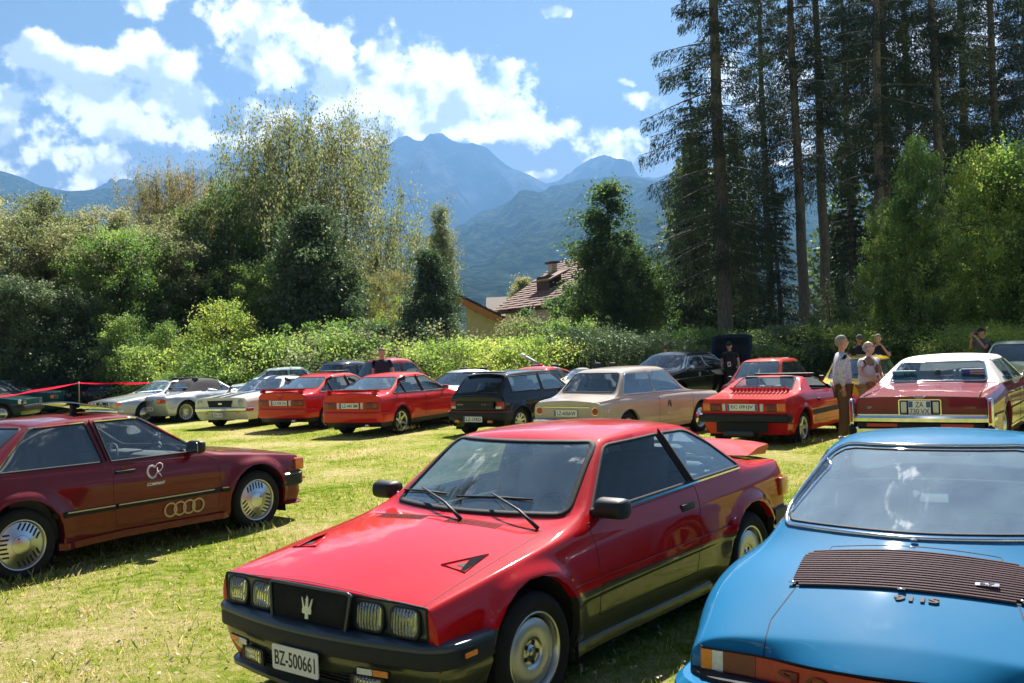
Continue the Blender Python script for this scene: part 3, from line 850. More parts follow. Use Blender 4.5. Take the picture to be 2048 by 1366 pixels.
def cabin(S, root, x0, x1, yw, zf, zb, seats=((.0, .36), (.0, -.36)), rear=True, m='interior_grey', wheel=True, dash=True, lhd=1, head=True, zs=None):
    """x0 dash, x1 rear bench; zf floor; zb belt height"""
    bm = B()
    box(bm, ((x0 + x1) / 2, 0, zf), (x0 - x1, 2 * yw, .04))
    for s in (1, -1): box(bm, ((x0 + x1) / 2, s * (yw - .01), (zf + zb) / 2 - .02), (x0 - x1, .05, zb - zf - .05), .015)
    box(bm, (x1 - .1, 0, (zf + zb) / 2), (.08, 2 * yw, zb - zf), .01)
    obj('cabin_lining', bm, 'interior_dark', root, smooth=False)
    if dash:
        bm = B(); box(bm, (x0 - .02, 0, zb - .10), (.34, 2 * yw - .04, .2), .06); box(bm, (x0 - .12, lhd * .36, zb - .01), (.22, .36, .07), .03)
        box(bm, (x0 - .5, 0, zf + .17), (.8, .2, .22), .04)
        obj('dashboard', bm, 'interior_dark', root, angle=40)
    if wheel:
        bm = B(); c = Vector((x0 - .36, lhd * .36, zb - .06)); ax = Vector((-.85, 0, .5)).normalized()
        u = Vector((0, 1, 0)); v = ax.cross(u); P = [c + (u * math.cos(a) + v * math.sin(a)) * .185 for a in np.linspace(0, 2 * math.pi, 25)[:-1]]
        tube(bm, P, .013, 8, closed=True)
        for a in (.2, math.pi - .2, -math.pi / 2): tube(bm, [c, c + (u * math.cos(a) + v * math.sin(a)) * .18], .014, 6)
        tube(bm, [c - ax * .02, c - ax * .3], .03, 8); lathe(bm, [(.055, -.01), (.05, .02), (.001, .022)], 12, 'z', c=tuple(c))
        obj('steering_wheel', bm, 'interior_dark', root)
    zs = zs or zf + .12
    for (sx, sy) in seats: seat(root, sx, sy, zs, m, head=head)
    if rear: seat(root, x1 + .45, 0, zs, m, head=False, w=2 * yw - .2, back=.5, name='rear_bench')
def mirror(S, root, x, z, s=1, m='black_plastic', sz=(.10, .19, .125), out=.14):
    p, n = ray_y(S, x, z, s)
    bm = B(); c = p + Vector((0, s * out, .03))
    box(bm, c, sz, min(sz) * .36, seg=3)
    for v in bm.verts:                              # taper the shell forwards
        t = (v.co.x - c.x) / sz[0] + .5; k = 1 - .22 * t; v.co.y = c.y + (v.co.y - c.y) * k; v.co.z = c.z + (v.co.z - c.z) * k
    tube(bm, [p - n * .01, c + Vector((.01, -s * sz[1] * .3, -.02))], .028, 8)
    o = obj('door_mirror', bm, m, root, angle=50)
    fr = frame(c + Vector((-sz[0] / 2 - .001, 0, 0)), (0, -1, 0), (0, 0, 1))
    flat('mirror_glass', fr, rrect(0, 0, sz[1] * .82, sz[2] * .76, .03), 'chrome', o, .003)
    return o
def wiper(root, p0, p1, p2, p3, S=None):
    """arm p0-p1, blade p2-p3"""
    bm = B(); tube(bm, [p0, Vector(p0) * .6 + Vector(p1) * .4 + Vector((0, 0, .02)), p1], [.012, .008, .005], 6)
    tube(bm, [p2, (Vector(p2) + Vector(p3)) / 2 + Vector((.0, 0, .006)), p3], .0065, 6)
    return obj('wiper', bm, 'black_plastic', root)
def lampunit(root, fr, w, h, r=.03, depth=.05, lens='lamp_glass', bezel='black_plastic', name='headlight', bulb=True, rim=.008, shape=None):
    """bezel ring, bowl reflector and clear front on a frame (z out)"""
    P = shape or rrect(0, 0, w, h, r)
    bm = B()
    def ring(k, z): return [bm.verts.new(fr @ Vector((u * k, v * k, z))) for u, v in P]
    kk = 1 + rim * 2 / min(w, h)
    rings = [ring(kk, -.01), ring(kk, .008), ring(1.0, .01), ring(.99, -.0)]
    n = len(P)
    for A, C in zip(rings, rings[1:]):
        for i in range(n): bm.faces.new((A[i], A[(i + 1) % n], C[(i + 1) % n], C[i]))
    bmesh.ops.recalc_face_normals(bm, faces=bm.faces)
    e = obj(name, bm, bezel, root, angle=30)
    bm = B(); rings = []
    for k, z in ((.99, .002), (.8, -depth * .55), (.5, -depth * .9), (.2, -depth)): rings.append([bm.verts.new(fr @ Vector((u * k, v * k, z))) for u, v in P])
    for A, C in zip(rings, rings[1:]):
        for i in range(n): bm.faces.new((A[i], A[(i + 1) % n], C[(i + 1) % n], C[i]))
    bm.faces.new(rings[-1])
    obj('reflector', bm, 'reflector', e)
    if bulb:
        bm = B(); g_ = bmesh.ops.create_uvsphere(bm, u_segments=10, v_segments=7, radius=min(w, h) * .17); bmesh.ops.translate(bm, vec=fr @ Vector((0, 0, -depth * .55)), verts=bm.verts); obj('bulb', bm, 'plate_white', e)
    bm = B(); rings = []
    for k, z in ((1.0, .006), (.7, .012), (.35, .015)): rings.append([bm.verts.new(fr @ Vector((u * k, v * k, z))) for u, v in P])
    for A, C in zip(rings, rings[1:]):
        for i in range(n): bm.faces.new((A[i], A[(i + 1) % n], C[(i + 1) % n], C[i]))
    bm.faces.new(rings[-1]); bmesh.ops.recalc_face_normals(bm, faces=bm.faces)
    obj('lens', bm, lens, e)
    return e
def lens(name, root, fr, poly, m, d=.012):
    bm = B(); P = poly; n = len(P)
    cx = sum(p[0] for p in P) / n; cy = sum(p[1] for p in P) / n; rings = []
    for k, z in ((1, -.01), (1, d * .6), (.93, d), (.4, d * 1.15)): rings.append([bm.verts.new(fr @ Vector((cx + (u - cx) * k, cy + (v - cy) * k, z))) for u, v in P])
    for A, C in zip(rings, rings[1:]):
        for i in range(n): bm.faces.new((A[i], A[(i + 1) % n], C[(i + 1) % n], C[i]))
    bm.faces.new(rings[-1]); bmesh.ops.recalc_face_normals(bm, faces=bm.faces)
    return obj(name, bm, m, root, angle=40)
def handle(S, root, x, z, s=1, w=.15, h=.03, m='black_plastic', chrome=False):
    p, n = ray_y(S, x, z, s); bm = B()
    if chrome: box(bm, p + Vector((0, s * .028, 0)), (w, .014, h * .6), .005); [box(bm, p + Vector((d * w * .42, s * .012, 0)), (.02, .03, h * .6), .004) for d in (-1, 1)]
    else: box(bm, p + Vector((0, s * .008, 0)), (w, .03, h), .006)
    return obj('door_handle', bm, 'chrome' if chrome else m, root, angle=40)
def slab(name, root, pts, thick, m, sub=None):
    """thin panel through corner points with thickness along its normal"""
    bm = B(); V = [Vector(p) for p in pts]; n = (V[1] - V[0]).cross(V[2] - V[0]).normalized()
    a = [bm.verts.new(v) for v in V]; b = [bm.verts.new(v + n * thick) for v in V]; k = len(V)
    for i in range(k): bm.faces.new((a[i], a[(i + 1) % k], b[(i + 1) % k], b[i]))
    bm.faces.new(a[::-1]); bm.faces.new(b); bmesh.ops.recalc_face_normals(bm, faces=bm.faces)
    return obj(name, bm, m, root, smooth=False)
def car_root(name, pose, label, cat='car', group=None, dz=None):
    x, y, a = pose; z = gz(x, y) if dz is None else dz
    e = empty(name, (x, y, z), rad(a)); tag(e, label, cat, group or 'classic cars parked on the meadow'); return e
# ------------------------------------------------------------------ the setting: meadow, mountains, air
rng = np.random.default_rng(7)
def grassmat(name, blades):
    m, N, L, o = nodes(name)
    g = N('ShaderNodeNewGeometry'); tc = N('ShaderNodeTexCoord')
    P = g.outputs['Position']
    n1 = N('ShaderNodeTexNoise'); n1.inputs['Scale'].default_value = .55; n1.inputs['Detail'].default_value = 6; n1.inputs['Roughness'].default_value = .65; L(P, n1.inputs['Vector'])
    n2 = N('ShaderNodeTexNoise'); n2.inputs['Scale'].default_value = 9; n2.inputs['Detail'].default_value = 5; n2.inputs['Roughness'].default_value = .7; L(P, n2.inputs['Vector'])
    ad = N('ShaderNodeMath', operation='MULTIPLY_ADD'); L(n2.outputs['Fac'], ad.inputs[0]); ad.inputs[1].default_value = .9; L(n1.outputs['Fac'], ad.inputs[2])
    if blades:
        a2 = N('ShaderNodeMath', operation='MULTIPLY_ADD'); L(g.outputs['Random Per Island'], a2.inputs[0]); a2.inputs[1].default_value = .55; L(ad.outputs[0], a2.inputs[2])
        off = N('ShaderNodeMath', operation='SUBTRACT'); L(a2.outputs[0], off.inputs[0]); off.inputs[1].default_value = .275; val = off.outputs[0]
    else: val = ad.outputs[0]
    mr = N('ShaderNodeMapRange'); L(val, mr.inputs[0]); mr.inputs[1].default_value = .66; mr.inputs[2].default_value = 1.22
    cr = N('ShaderNodeValToRGB'); L(mr.outputs[0], cr.inputs[0])
    e = cr.color_ramp.elements
    cols = [(0, (.06, .11, .010)), (.22, (.15, .225, .022)), (.43, (.28, .32, .055)), (.64, (.42, .38, .14)), (1, (.60, .48, .28))]
    e[0].color = c4(cols[0][1]); e[1].color = c4(cols[-1][1])
    for p, c in cols[1:-1]:
        x = e.new(p); x.color = c4(c)
    d = N('ShaderNodeBsdfDiffuse'); L(cr.outputs[0], d.inputs[0])
    if blades:
        t = N('ShaderNodeBsdfTranslucent'); hs = N('ShaderNodeHueSaturation'); hs.inputs['Saturation'].default_value = 1.15; hs.inputs['Value'].default_value = 1.5; L(cr.outputs[0], hs.inputs['Color']); L(hs.outputs[0], t.inputs[0])
        gl = N('ShaderNodeBsdfGlossy'); gl.inputs['Roughness'].default_value = .45; gl.inputs[0].default_value = (.8, .85, .7, 1)
        ms = N('ShaderNodeMixShader'); ms.inputs[0].default_value = .45; L(d.outputs[0], ms.inputs[1]); L(t.outputs[0], ms.inputs[2])
        m2 = N('ShaderNodeMixShader'); m2.inputs[0].default_value = .06; L(ms.outputs[0], m2.inputs[1]); L(gl.outputs[0], m2.inputs[2]); L(m2.outputs[0], o.inputs[0])
    else:
        n3 = N('ShaderNodeTexNoise'); n3.inputs['Scale'].default_value = 55; n3.inputs['Detail'].default_value = 6; n3.inputs['Roughness'].default_value = .75; L(P, n3.inputs['Vector'])
        b = N('ShaderNodeBump'); b.inputs['Strength'].default_value = .9; b.inputs['Distance'].default_value = .05; L(n3.outputs['Fac'], b.inputs['Height']); L(b.outputs[0], d.inputs['Normal'])
        L(d.outputs[0], o.inputs[0])
grassmat('meadow', False); grassmat('grass_blades', True)
# ground sheet, finer near the camera
ys = np.concatenate([np.linspace(-30, 0, 8), np.linspace(1, 80, 120), np.geomspace(85, 14000, 40)])
xs = np.concatenate([-np.geomspace(9000, 60, 24), np.linspace(-55, 55, 90), np.geomspace(60, 9000, 24)])
V = np.array([(x, y, gz(x, y) - .0 + (.018 * mnoise.noise(Vector((x * .6, y * .6, 0))) if abs(x) < 60 and y < 80 else 0)) for y in ys for x in xs])
nx = len(xs); F = np.array([(j * nx + i, j * nx + i + 1, (j + 1) * nx + i + 1, (j + 1) * nx + i) for j in range(len(ys) - 1) for i in range(nx - 1)])
tag(meshobj('ground', V, F, 'meadow', smooth=True), kind='structure')
# grass blades where the picture can tell them
def blades(name, n, y0, y1, h0, h1, wd, label, seedcol=None, dens=None):
    y = (rng.random(int(n * 2.2)) * (y1 ** .35 - y0 ** .35) + y0 ** .35) ** (1 / .35)
    x = (rng.random(len(y)) * 1.10 - .55) * 2 * (y * .56 + .4) * .55 / .55
    y = y[:n]; x = x[:n]
    # uneven growth
    px = np.array([mnoise.noise(Vector((a * .9, b * .9, 3.3))) for a, b in zip(x[::1], y[::1])]) if n < 60000 else np.sin(x * 2.1 + np.sin(y * 1.3) * 2) * np.sin(y * 1.7 + np.sin(x * .9) * 2)
    h = (h0 + (h1 - h0) * rng.random(n) ** 2) * (1 + .45 * px) * (1 + .25 * np.clip((7 - y) / 4, 0, 1))
    a = rng.random(n) * 6.283; lean = rng.random(n) * .9; b = rng.random(n) * 6.283
    w_ = wd * (.6 + .8 * rng.random(n)) * np.clip(y / 5, .9, 2.6)
    z = np.array([0.]) - .11 * np.clip((y - 13) / 11, 0, 1) ** 2 * (3 - 2 * np.clip((y - 13) / 11, 0, 1)) - .006
    if name == 'tall_grass':                       # tufts left by the mower round the tyres
        k = 0
        for (cx, cy, ca) in ((.188, 6.435, -128.4), (-4.2, 9.93, 53.8), (4.89, 17.85, 52.9), (-2.71, 23.83, 62.6)):
            for (u, v) in ((1.26, .83), (-1.26, .83), (1.26, -.83), (-1.26, -.83)):
                c_, s_ = math.cos(rad(ca)), math.sin(rad(ca)); m_ = 150; du = rng.normal(0, .20, m_); dv = rng.normal(0, .05, m_) + .06 * np.sign(v)
                x[k:k + m_] = cx + (u + du) * c_ - (v + dv) * s_; y[k:k + m_] = cy + (u + du) * s_ + (v + dv) * c_; k += m_
    dx, dy = np.cos(a) * w_ / 2, np.sin(a) * w_ / 2
    lx, ly = np.cos(b) * h * lean, np.sin(b) * h * lean
    V = np.stack([np.stack([x - dx, y - dy, z], 1), np.stack([x + dx, y + dy, z], 1), np.stack([x + lx * .45 + dx * .6, y + ly * .45 + dy * .6, z + h * .62], 1), np.stack([x + lx, y + ly, z + h], 1)], 1).reshape(-1, 3)
    F = np.arange(n * 4).reshape(-1, 4)
    o = meshobj(name, V, F, 'grass_blades'); tag(o, label, kind='stuff'); return o
blades('grass', 310000, 3.2, 26, .012, .048, .0042, 'short mown meadow grass, yellow green with straw coloured patches')
blades('tall_grass', 7000, 3.4, 14, .04, .10, .005, 'longer green grass blades standing out of the mown turf')
# clover and dry leaves in the near turf
n = 2600
y = 3.4 + 6 * rng.random(n) ** 1.4; x = (rng.random(n) - .5) * 1.15 * y; a = rng.random(n) * 6.283; s = .008 + .012 * rng.random(n)
V = np.zeros((n, 4, 3)); t = rng.normal(0, .5, (n, 2))
for k, (u, v) in enumerate(((-1, 0), (0, -.55), (1, 0), (0, .55))):
    V[:, k, 0] = x + s * (u * np.cos(a) - v * np.sin(a)); V[:, k, 1] = y + s * (u * np.sin(a) + v * np.cos(a)); V[:, k, 2] = .035 + s * (u * t[:, 0] + v * t[:, 1])
mat('dry_leaf', (.42, .34, .22), .8, var=.5, vscale=3)
tag(meshobj('dry_leaves', V.reshape(-1, 3), np.arange(n * 4).reshape(-1, 4), 'dry_leaf'), 'small pale dry leaves and straw scattered in the turf', kind='stuff')

# mountains
def mountmat(name, cols, sc, bump, green=0):
    m, N, L, o = nodes(name); g = N('ShaderNodeNewGeometry')
    n1 = N('ShaderNodeTexNoise'); n1.inputs['Scale'].default_value = sc; n1.inputs['Detail'].default_value = 10; n1.inputs['Roughness'].default_value = .65; L(g.outputs['Position'], n1.inputs['Vector'])
    cr = N('ShaderNodeValToRGB'); L(n1.outputs['Fac'], cr.inputs[0]); e = cr.color_ramp.elements; e[0].position = .36; e[1].position = .66
    e[0].color = c4(cols[0]); e[1].color = c4(cols[-1])
    for k, c in enumerate(cols[1:-1]): x = e.new(.36 + .30 * (k + 1) / (len(cols) - 1)); x.color = c4(c)
    p = N('ShaderNodeBsdfDiffuse'); L(cr.outputs[0], p.inputs[0]); L(p.outputs[0], o.inputs[0])
    n2 = N('ShaderNodeTexNoise'); n2.inputs['Scale'].default_value = sc * 6; n2.inputs['Detail'].default_value = 8; n2.inputs['Roughness'].default_value = .7; L(g.outputs['Position'], n2.inputs['Vector'])
    b = N('ShaderNodeBump'); b.inputs['Strength'].default_value = 1; b.inputs['Distance'].default_value = bump * 2.5; L(n2.outputs['Fac'], b.inputs['Height']); L(b.outputs[0], p.inputs['Normal'])
mountmat('rock', [(.003, .006, .006), (.010, .014, .014), (.04, .042, .040), (.12, .115, .11)], .0016, 60)
mountmat('forest', [(.010, .026, .014), (.026, .052, .026), (.060, .095, .045), (.11, .14, .075)], .022, 30)
def mountain(name, prof, D, Df, m, amp, seed, label=None, dn=260, rows=60, spur=1., rough=1.):
    pts = [at(px, py, D) for px, py in prof]
    X = np.array([p[0] for p in pts]); Z = np.array([p[2] for p in pts])
    gx = np.linspace(X[0], X[-1], dn); base = np.interp(gx, X, Z); V = []
    for j in range(rows + 12):
        t = (j - 12) / (rows - 1)
        for i, x in enumerate(gx):
            y = D - t * (D - Df)
            if t < 0:
                z = base[i] * (1 - (-t) * 2.0)
            else:
                k = (1 - t) ** 1.15
                f = 2.2 / (D * .1)
                sp = mnoise.fractal(Vector((x * f * 1.5 + seed, y * f * .35, seed)), .9, 2.1, 5)
                rd = 1 - abs(mnoise.noise(Vector((x * f * 1.3 + seed * 2, y * f * .4, 1.7 + seed)))) * 2
                z = base[i] * k + amp * math.sin(min(t * 3.2, 1) * math.pi / 2) * (sp * .9 + rd * .75 * spur) * (k ** .5)
            z += amp * .07 * rough * mnoise.fractal(Vector((x * .012 * 2000 / D, y * .01 * 2000 / D, seed)), .8, 2.2, 5)
            V.append((x, y, max(z, -2)))
    F = [(j * dn + i, (j + 1) * dn + i, (j + 1) * dn + i + 1, j * dn + i + 1) for j in range(rows + 11) for i in range(dn - 1)]
    o = meshobj(name, V, F, m, smooth=True); tag(o, label, kind='structure'); return o
mountain('mountain_peaks', [(-900, 480), (-300, 430), (0, 400), (200, 390), (330, 352), (400, 346), (430, 342), (438, 318), (500, 310), (520, 318), (560, 296), (612, 292), (640, 288), (700, 300), (770, 292),
    (796, 276), (815, 270), (828, 278), (850, 282), (866, 268), (884, 266), (900, 278), (925, 288), (945, 287), (975, 298), (1000, 322), (1030, 338), (1060, 352), (1090, 368), (1118, 360), (1150, 336), (1185, 318),
    (1210, 312), (1230, 318), (1260, 340), (1300, 362), (1400, 350), (1600, 330), (1900, 380), (2300, 360), (2900, 450)], 8200, 4300, 'rock', 260, 3.1, dn=520, rows=80, spur=.8)
mountain('mountain_ridge', [(-900, 300), (-300, 330), (-60, 338), (0, 343), (40, 352), (80, 372), (140, 383), (210, 380), (260, 372), (330, 372), (400, 388), (470, 410), (560, 440), (660, 470), (760, 490), (880, 470), (960, 430), (1030, 396), (1080, 384), (1120, 372), (1170, 358),
    (1230, 352), (1290, 356), (1360, 380), (1500, 370), (1800, 400), (2300, 380), (2900, 420)], 5200, 1300, 'forest', 95, 8.4, spur=.9, dn=420, rows=90)
# the air between: one closed box, sky and clouds outside
bm = B(); box(bm, (0, 3900, 1150), (26000, 9400, 2310))
m, N, L, o_ = nodes('haze'); pv = N('ShaderNodeVolumePrincipled'); pv.inputs['Color'].default_value = (.165, .36, .68, 1); pv.inputs['Density'].default_value = 1.25e-4; pv.inputs['Anisotropy'].default_value = .25
L(pv.outputs[0], o_.inputs['Volume'])
hz = obj('haze', bm, 'haze', smooth=False); tag(hz, kind='stuff')
# ------------------------------------------------------------------ trees and shrubs
def leafmat(name, cols, trans=.45, gloss=.05):
    m, N, L, o = nodes(name); g = N('ShaderNodeNewGeometry'); oi = N('ShaderNodeObjectInfo')
    n1 = N('ShaderNodeTexNoise'); n1.inputs['Scale'].default_value = .55; n1.inputs['Detail'].default_value = 2; L(g.outputs['Position'], n1.inputs['Vector'])
    a = N('ShaderNodeMath', operation='MULTIPLY_ADD'); L(g.outputs['Random Per Island'], a.inputs[0]); a.inputs[1].default_value = .42; L(n1.outputs['Fac'], a.inputs[2])
    b = N('ShaderNodeMath', operation='MULTIPLY_ADD'); L(oi.outputs['Random'], b.inputs[0]); b.inputs[1].default_value = .34; L(a.outputs[0], b.inputs[2])
    mr = N('ShaderNodeMapRange'); L(b.outputs[0], mr.inputs[0]); mr.inputs[1].default_value = .42; mr.inputs[2].default_value = 1.18
    cr = N('ShaderNodeValToRGB'); L(mr.outputs[0], cr.inputs[0]); e = cr.color_ramp.elements
    e[0].color = c4(cols[0]); e[1].color = c4(cols[-1])
    for k, c in enumerate(cols[1:-1]): x = e.new((k + 1) / (len(cols) - 1)); x.color = c4(c)
    d = N('ShaderNodeBsdfDiffuse'); L(cr.outputs[0], d.inputs[0])
    t = N('ShaderNodeBsdfTranslucent'); hs = N('ShaderNodeHueSaturation'); hs.inputs['Saturation'].default_value = .95; hs.inputs['Value'].default_value = 2.1; L(cr.outputs[0], hs.inputs['Color']); L(hs.outputs[0], t.inputs[0])
    ms = N('ShaderNodeMixShader'); ms.inputs[0].default_value = trans; L(d.outputs[0], ms.inputs[1]); L(t.outputs[0], ms.inputs[2])
    gl = N('ShaderNodeBsdfGlossy'); gl.inputs['Roughness'].default_value = .6; gl.inputs[0].default_value = (.9, .95, .9, 1)
    m2 = N('ShaderNodeMixShader'); m2.inputs[0].default_value = gloss; L(ms.outputs[0], m2.inputs[1]); L(gl.outputs[0], m2.inputs[2]); L(m2.outputs[0], o.inputs[0])
leafmat('leaf_green', [(0.030, 0.075, 0.012), (0.068, 0.143, 0.021), (0.128, 0.217, 0.033), (0.225, 0.300, 0.053)])
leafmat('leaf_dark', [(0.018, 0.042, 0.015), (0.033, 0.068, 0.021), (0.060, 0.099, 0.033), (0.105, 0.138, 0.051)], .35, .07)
leafmat('leaf_olive', [(0.060, 0.083, 0.030), (0.112, 0.138, 0.051), (0.173, 0.188, 0.068), (0.255, 0.240, 0.098)], .45)
leafmat('leaf_yellow', [(0.075, 0.143, 0.018), (0.143, 0.232, 0.027), (0.255, 0.330, 0.045), (0.450, 0.420, 0.075)], .5)
leafmat('leaf_autumn', [(0.120, 0.105, 0.030), (0.225, 0.165, 0.038), (0.330, 0.180, 0.045), (0.300, 0.090, 0.030)], .45)
leafmat('leaf_gold', [(.07, .085, .03), (.13, .13, .045), (.20, .175, .06), (.27, .19, .07)], .45)
leafmat('leaf_mid', [(.018, .045, .011), (.040, .085, .018), (.08, .135, .028), (.15, .19, .045)])
leafmat('needles', [(.008, .017, .009), (.014, .028, .013), (.024, .042, .018), (.045, .062, .026)], .2, .05)
def barkmat(name, a, b, sc=3.):
    m, N, L, o = nodes(name); tc = N('ShaderNodeTexCoord'); mp = N('ShaderNodeMapping'); mp.inputs['Scale'].default_value = (sc * 3, sc * 3, sc * .5); L(tc.outputs['Object'], mp.inputs[0])
    n = N('ShaderNodeTexNoise'); n.inputs['Scale'].default_value = 2; n.inputs['Detail'].default_value = 8; n.inputs['Roughness'].default_value = .7; L(mp.outputs[0], n.inputs['Vector'])
    cr = N('ShaderNodeValToRGB'); L(n.outputs['Fac'], cr.inputs[0]); e = cr.color_ramp.elements; e[0].position = .35; e[1].position = .65; e[0].color = c4(a); e[1].color = c4(b)
    p = N('ShaderNodeBsdfPrincipled'); p.inputs['Roughness'].default_value = .9; L(cr.outputs[0], p.inputs['Base Color'])
    bu = N('ShaderNodeBump'); bu.inputs['Strength'].default_value = .8; bu.inputs['Distance'].default_value = .05; L(n.outputs['Fac'], bu.inputs['Height']); L(bu.outputs[0], p.inputs['Normal']); L(p.outputs[0], o.inputs[0])
barkmat('bark_grey', (.06, .052, .046), (.20, .18, .16)); barkmat('bark_brown', (.03, .022, .016), (.10, .075, .055)); barkmat('bark_spruce', (.065, .062, .060), (.20, .19, .185))
def cards(C, s, asp, rg, up=.35, hang=None, fold=.25):
    """leaf-sized four-cornered blades at the points C; s sizes"""
    n = len(C)
    d = rg.normal(size=(n, 3)); d[:, 2] += -.2
    if hang is not None: d = d * .35 + hang
    d /= np.linalg.norm(d, axis=1)[:, None] + 1e-9
    nn = rg.normal(size=(n, 3)); nn[:, 2] += up * 2
    u = np.cross(d, nn); u /= np.linalg.norm(u, axis=1)[:, None] + 1e-9
    nrm = np.cross(u, d)
    s = np.broadcast_to(s, (n,)) * (.65 + .7 * rg.random(n)); L_ = s[:, None]; Wd = (s * asp)[:, None]
    a = C - d * L_ * .5; c = C + d * L_ * .5
    b = C + u * Wd * .5 + nrm * L_ * fold * .3; e = C - u * Wd * .5 + nrm * L_ * fold * .3
    return np.stack([a, b, c, e], 1).reshape(-1, 3)
def limbtube(V, F, pts, rs, n=5):
    base = len(V); pts = np.asarray(pts, float)
    for i, p in enumerate(pts):
        t = pts[min(i + 1, len(pts) - 1)] - pts[max(i - 1, 0)]; t = t / (np.linalg.norm(t) + 1e-9)
        ref = np.array([1, 0, 0]) if abs(t[2]) > .8 else np.array([0, 0, 1.]); u = np.cross(t, ref); u /= np.linalg.norm(u); v = np.cross(t, u)
        for k in range(n):
            a = 6.2832 * k / n; V.append(p + (u * math.cos(a) + v * math.sin(a)) * rs[i])
    for i in range(len(pts) - 1):
        for k in range(n):
            k2 = (k + 1) % n; F.append((base + i * n + k, base + i * n + k2, base + (i + 1) * n + k2, base + (i + 1) * n + k))
def broadleaf(H, W, seed, nleaf=16000, ls=.13, crown0=.12, shape='round', lean=0., stems=1, bark='bark_brown', leaf='leaf_green', nb=70, asp=.6, droop=0., clump=.34, gap=.0, tr=.016, sub=4):
    """tree built round the origin: trunk with limbs, crown of leaf clumps set along the twigs; returns (trunk, crown) meshes"""
    rg = np.random.default_rng(seed); V, F = [], []; tips = []
    for st in range(stems):
        sx, sy = (0, 0) if stems == 1 else rg.normal(0, W * .10, 2)
        tl = rg.normal(0, .05, 2) + (np.array([sx, sy]) * .5 / max(H, 1)) + np.array([lean, 0])
        zz = np.linspace(0, H * .93, 12); wob = np.cumsum(rg.normal(0, H * .008, (12, 2)), 0)
        sp = np.stack([sx + tl[0] * zz + wob[:, 0], sy + tl[1] * zz + wob[:, 1], zz], 1)
        r0 = H * tr / math.sqrt(stems); limbtube(V, F, sp, r0 * (1 - zz / H * .9) + .008, 8)
        for k in range(nb // stems):
            t = crown0 + (1 - crown0) * (k + rg.random()) / (nb // stems); t = min(t, .97)
            z = t * H; o = np.array([np.interp(z, zz, sp[:, 0]), np.interp(z, zz, sp[:, 1]), min(z, H * .93)])
            q = (t - crown0) / (1 - crown0)
            if shape == 'round': R = W / 2 * math.sqrt(max(.03, 1 - (2 * q - .85) ** 2 * .80))
            elif shape == 'cone': R = W / 2 * (1 - q) ** .75 * min(1, .55 + q * 3)
            elif shape == 'column': R = W / 2 * min(1, q * 5 + .3) * (1 - q ** 3) ** .8
            elif shape == 'vase': R = W / 2 * (.35 + .65 * math.sin(math.pi * min(1, q * .62 + .2)))
            else: R = W / 2 * (1 - q * .75) * (.55 + .45 * min(1, q * 4))
            R *= .60 + .55 * rg.random()
            if rg.random() < gap: continue
            a = rg.random() * 6.283; rise = (.55 - droop) * R * (1 - .5 * q) if shape != 'column' else R * 2.2
            end = o + np.array([math.cos(a) * R, math.sin(a) * R, rise * (.5 + rg.random())])
            end[2] = min(end[2], H)
            mid = (o + end) / 2 + np.array([0, 0, .12 * R]) + rg.normal(0, .05 * R, 3)
            P = [o, mid, end]; rr = r0 * .32 * (1 - t * .6); limbtube(V, F, P, [rr, rr * .6, .006], 4)
            tips.append((end, R)); tips.append(((mid + end) / 2, R)); 
            for j in range(sub):
                f = .25 + .75 * rg.random(); b0 = mid * (1 - f) + end * f if f > .3 else o * .5 + mid * .5
                e2 = b0 + rg.normal(0, .26 * R + .12, 3) + np.array([0, 0, -droop * R * .8]); e2[2] = max(.1, min(e2[2], H * 1.02))
                limbtube(V, F, [b0, e2], [rr * .35, .004], 3); tips.append((e2, R))
                if droop > .3:
                    e3 = e2 + np.array([rg.normal(0, .1), rg.normal(0, .1), -.5 - rg.random() * droop * 1.6]); tips.append((e3, R)); tips.append(((e2 + e3) / 2, R))
    T = np.array([t[0] for t in tips]); n = len(T)
    wts = (rg.random(n) ** 1.2 + .15) * np.array([t[1] for t in tips]) ** .8; idx = rg.choice(n, nleaf, p=wts / wts.sum())
    cs = clump * (.5 + rg.random(n))[idx][:, None]
    if droop > .3: off = rg.normal(size=(nleaf, 3)) * cs * np.array([.7, .7, 1.5])
    else: off = rg.normal(size=(nleaf, 3)) * cs * np.array([1, 1, .75])
    C = T[idx] + off; C[:, 2] = np.maximum(C[:, 2], .05)
    zk = H / np.percentile(C[:, 2], 99.2); C[:, 2] *= zk; V = [(v[0], v[1], v[2] * zk) for v in V]
    LV = cards(C, ls, asp, rg, hang=np.array([0, 0, -1.]) if droop > .3 else None)
    tm = meshobj('trunk', V, F, bark, smooth=True); cm = meshobj('crown', LV, np.arange(len(LV)).reshape(-1, 4), leaf)
    return tm, cm
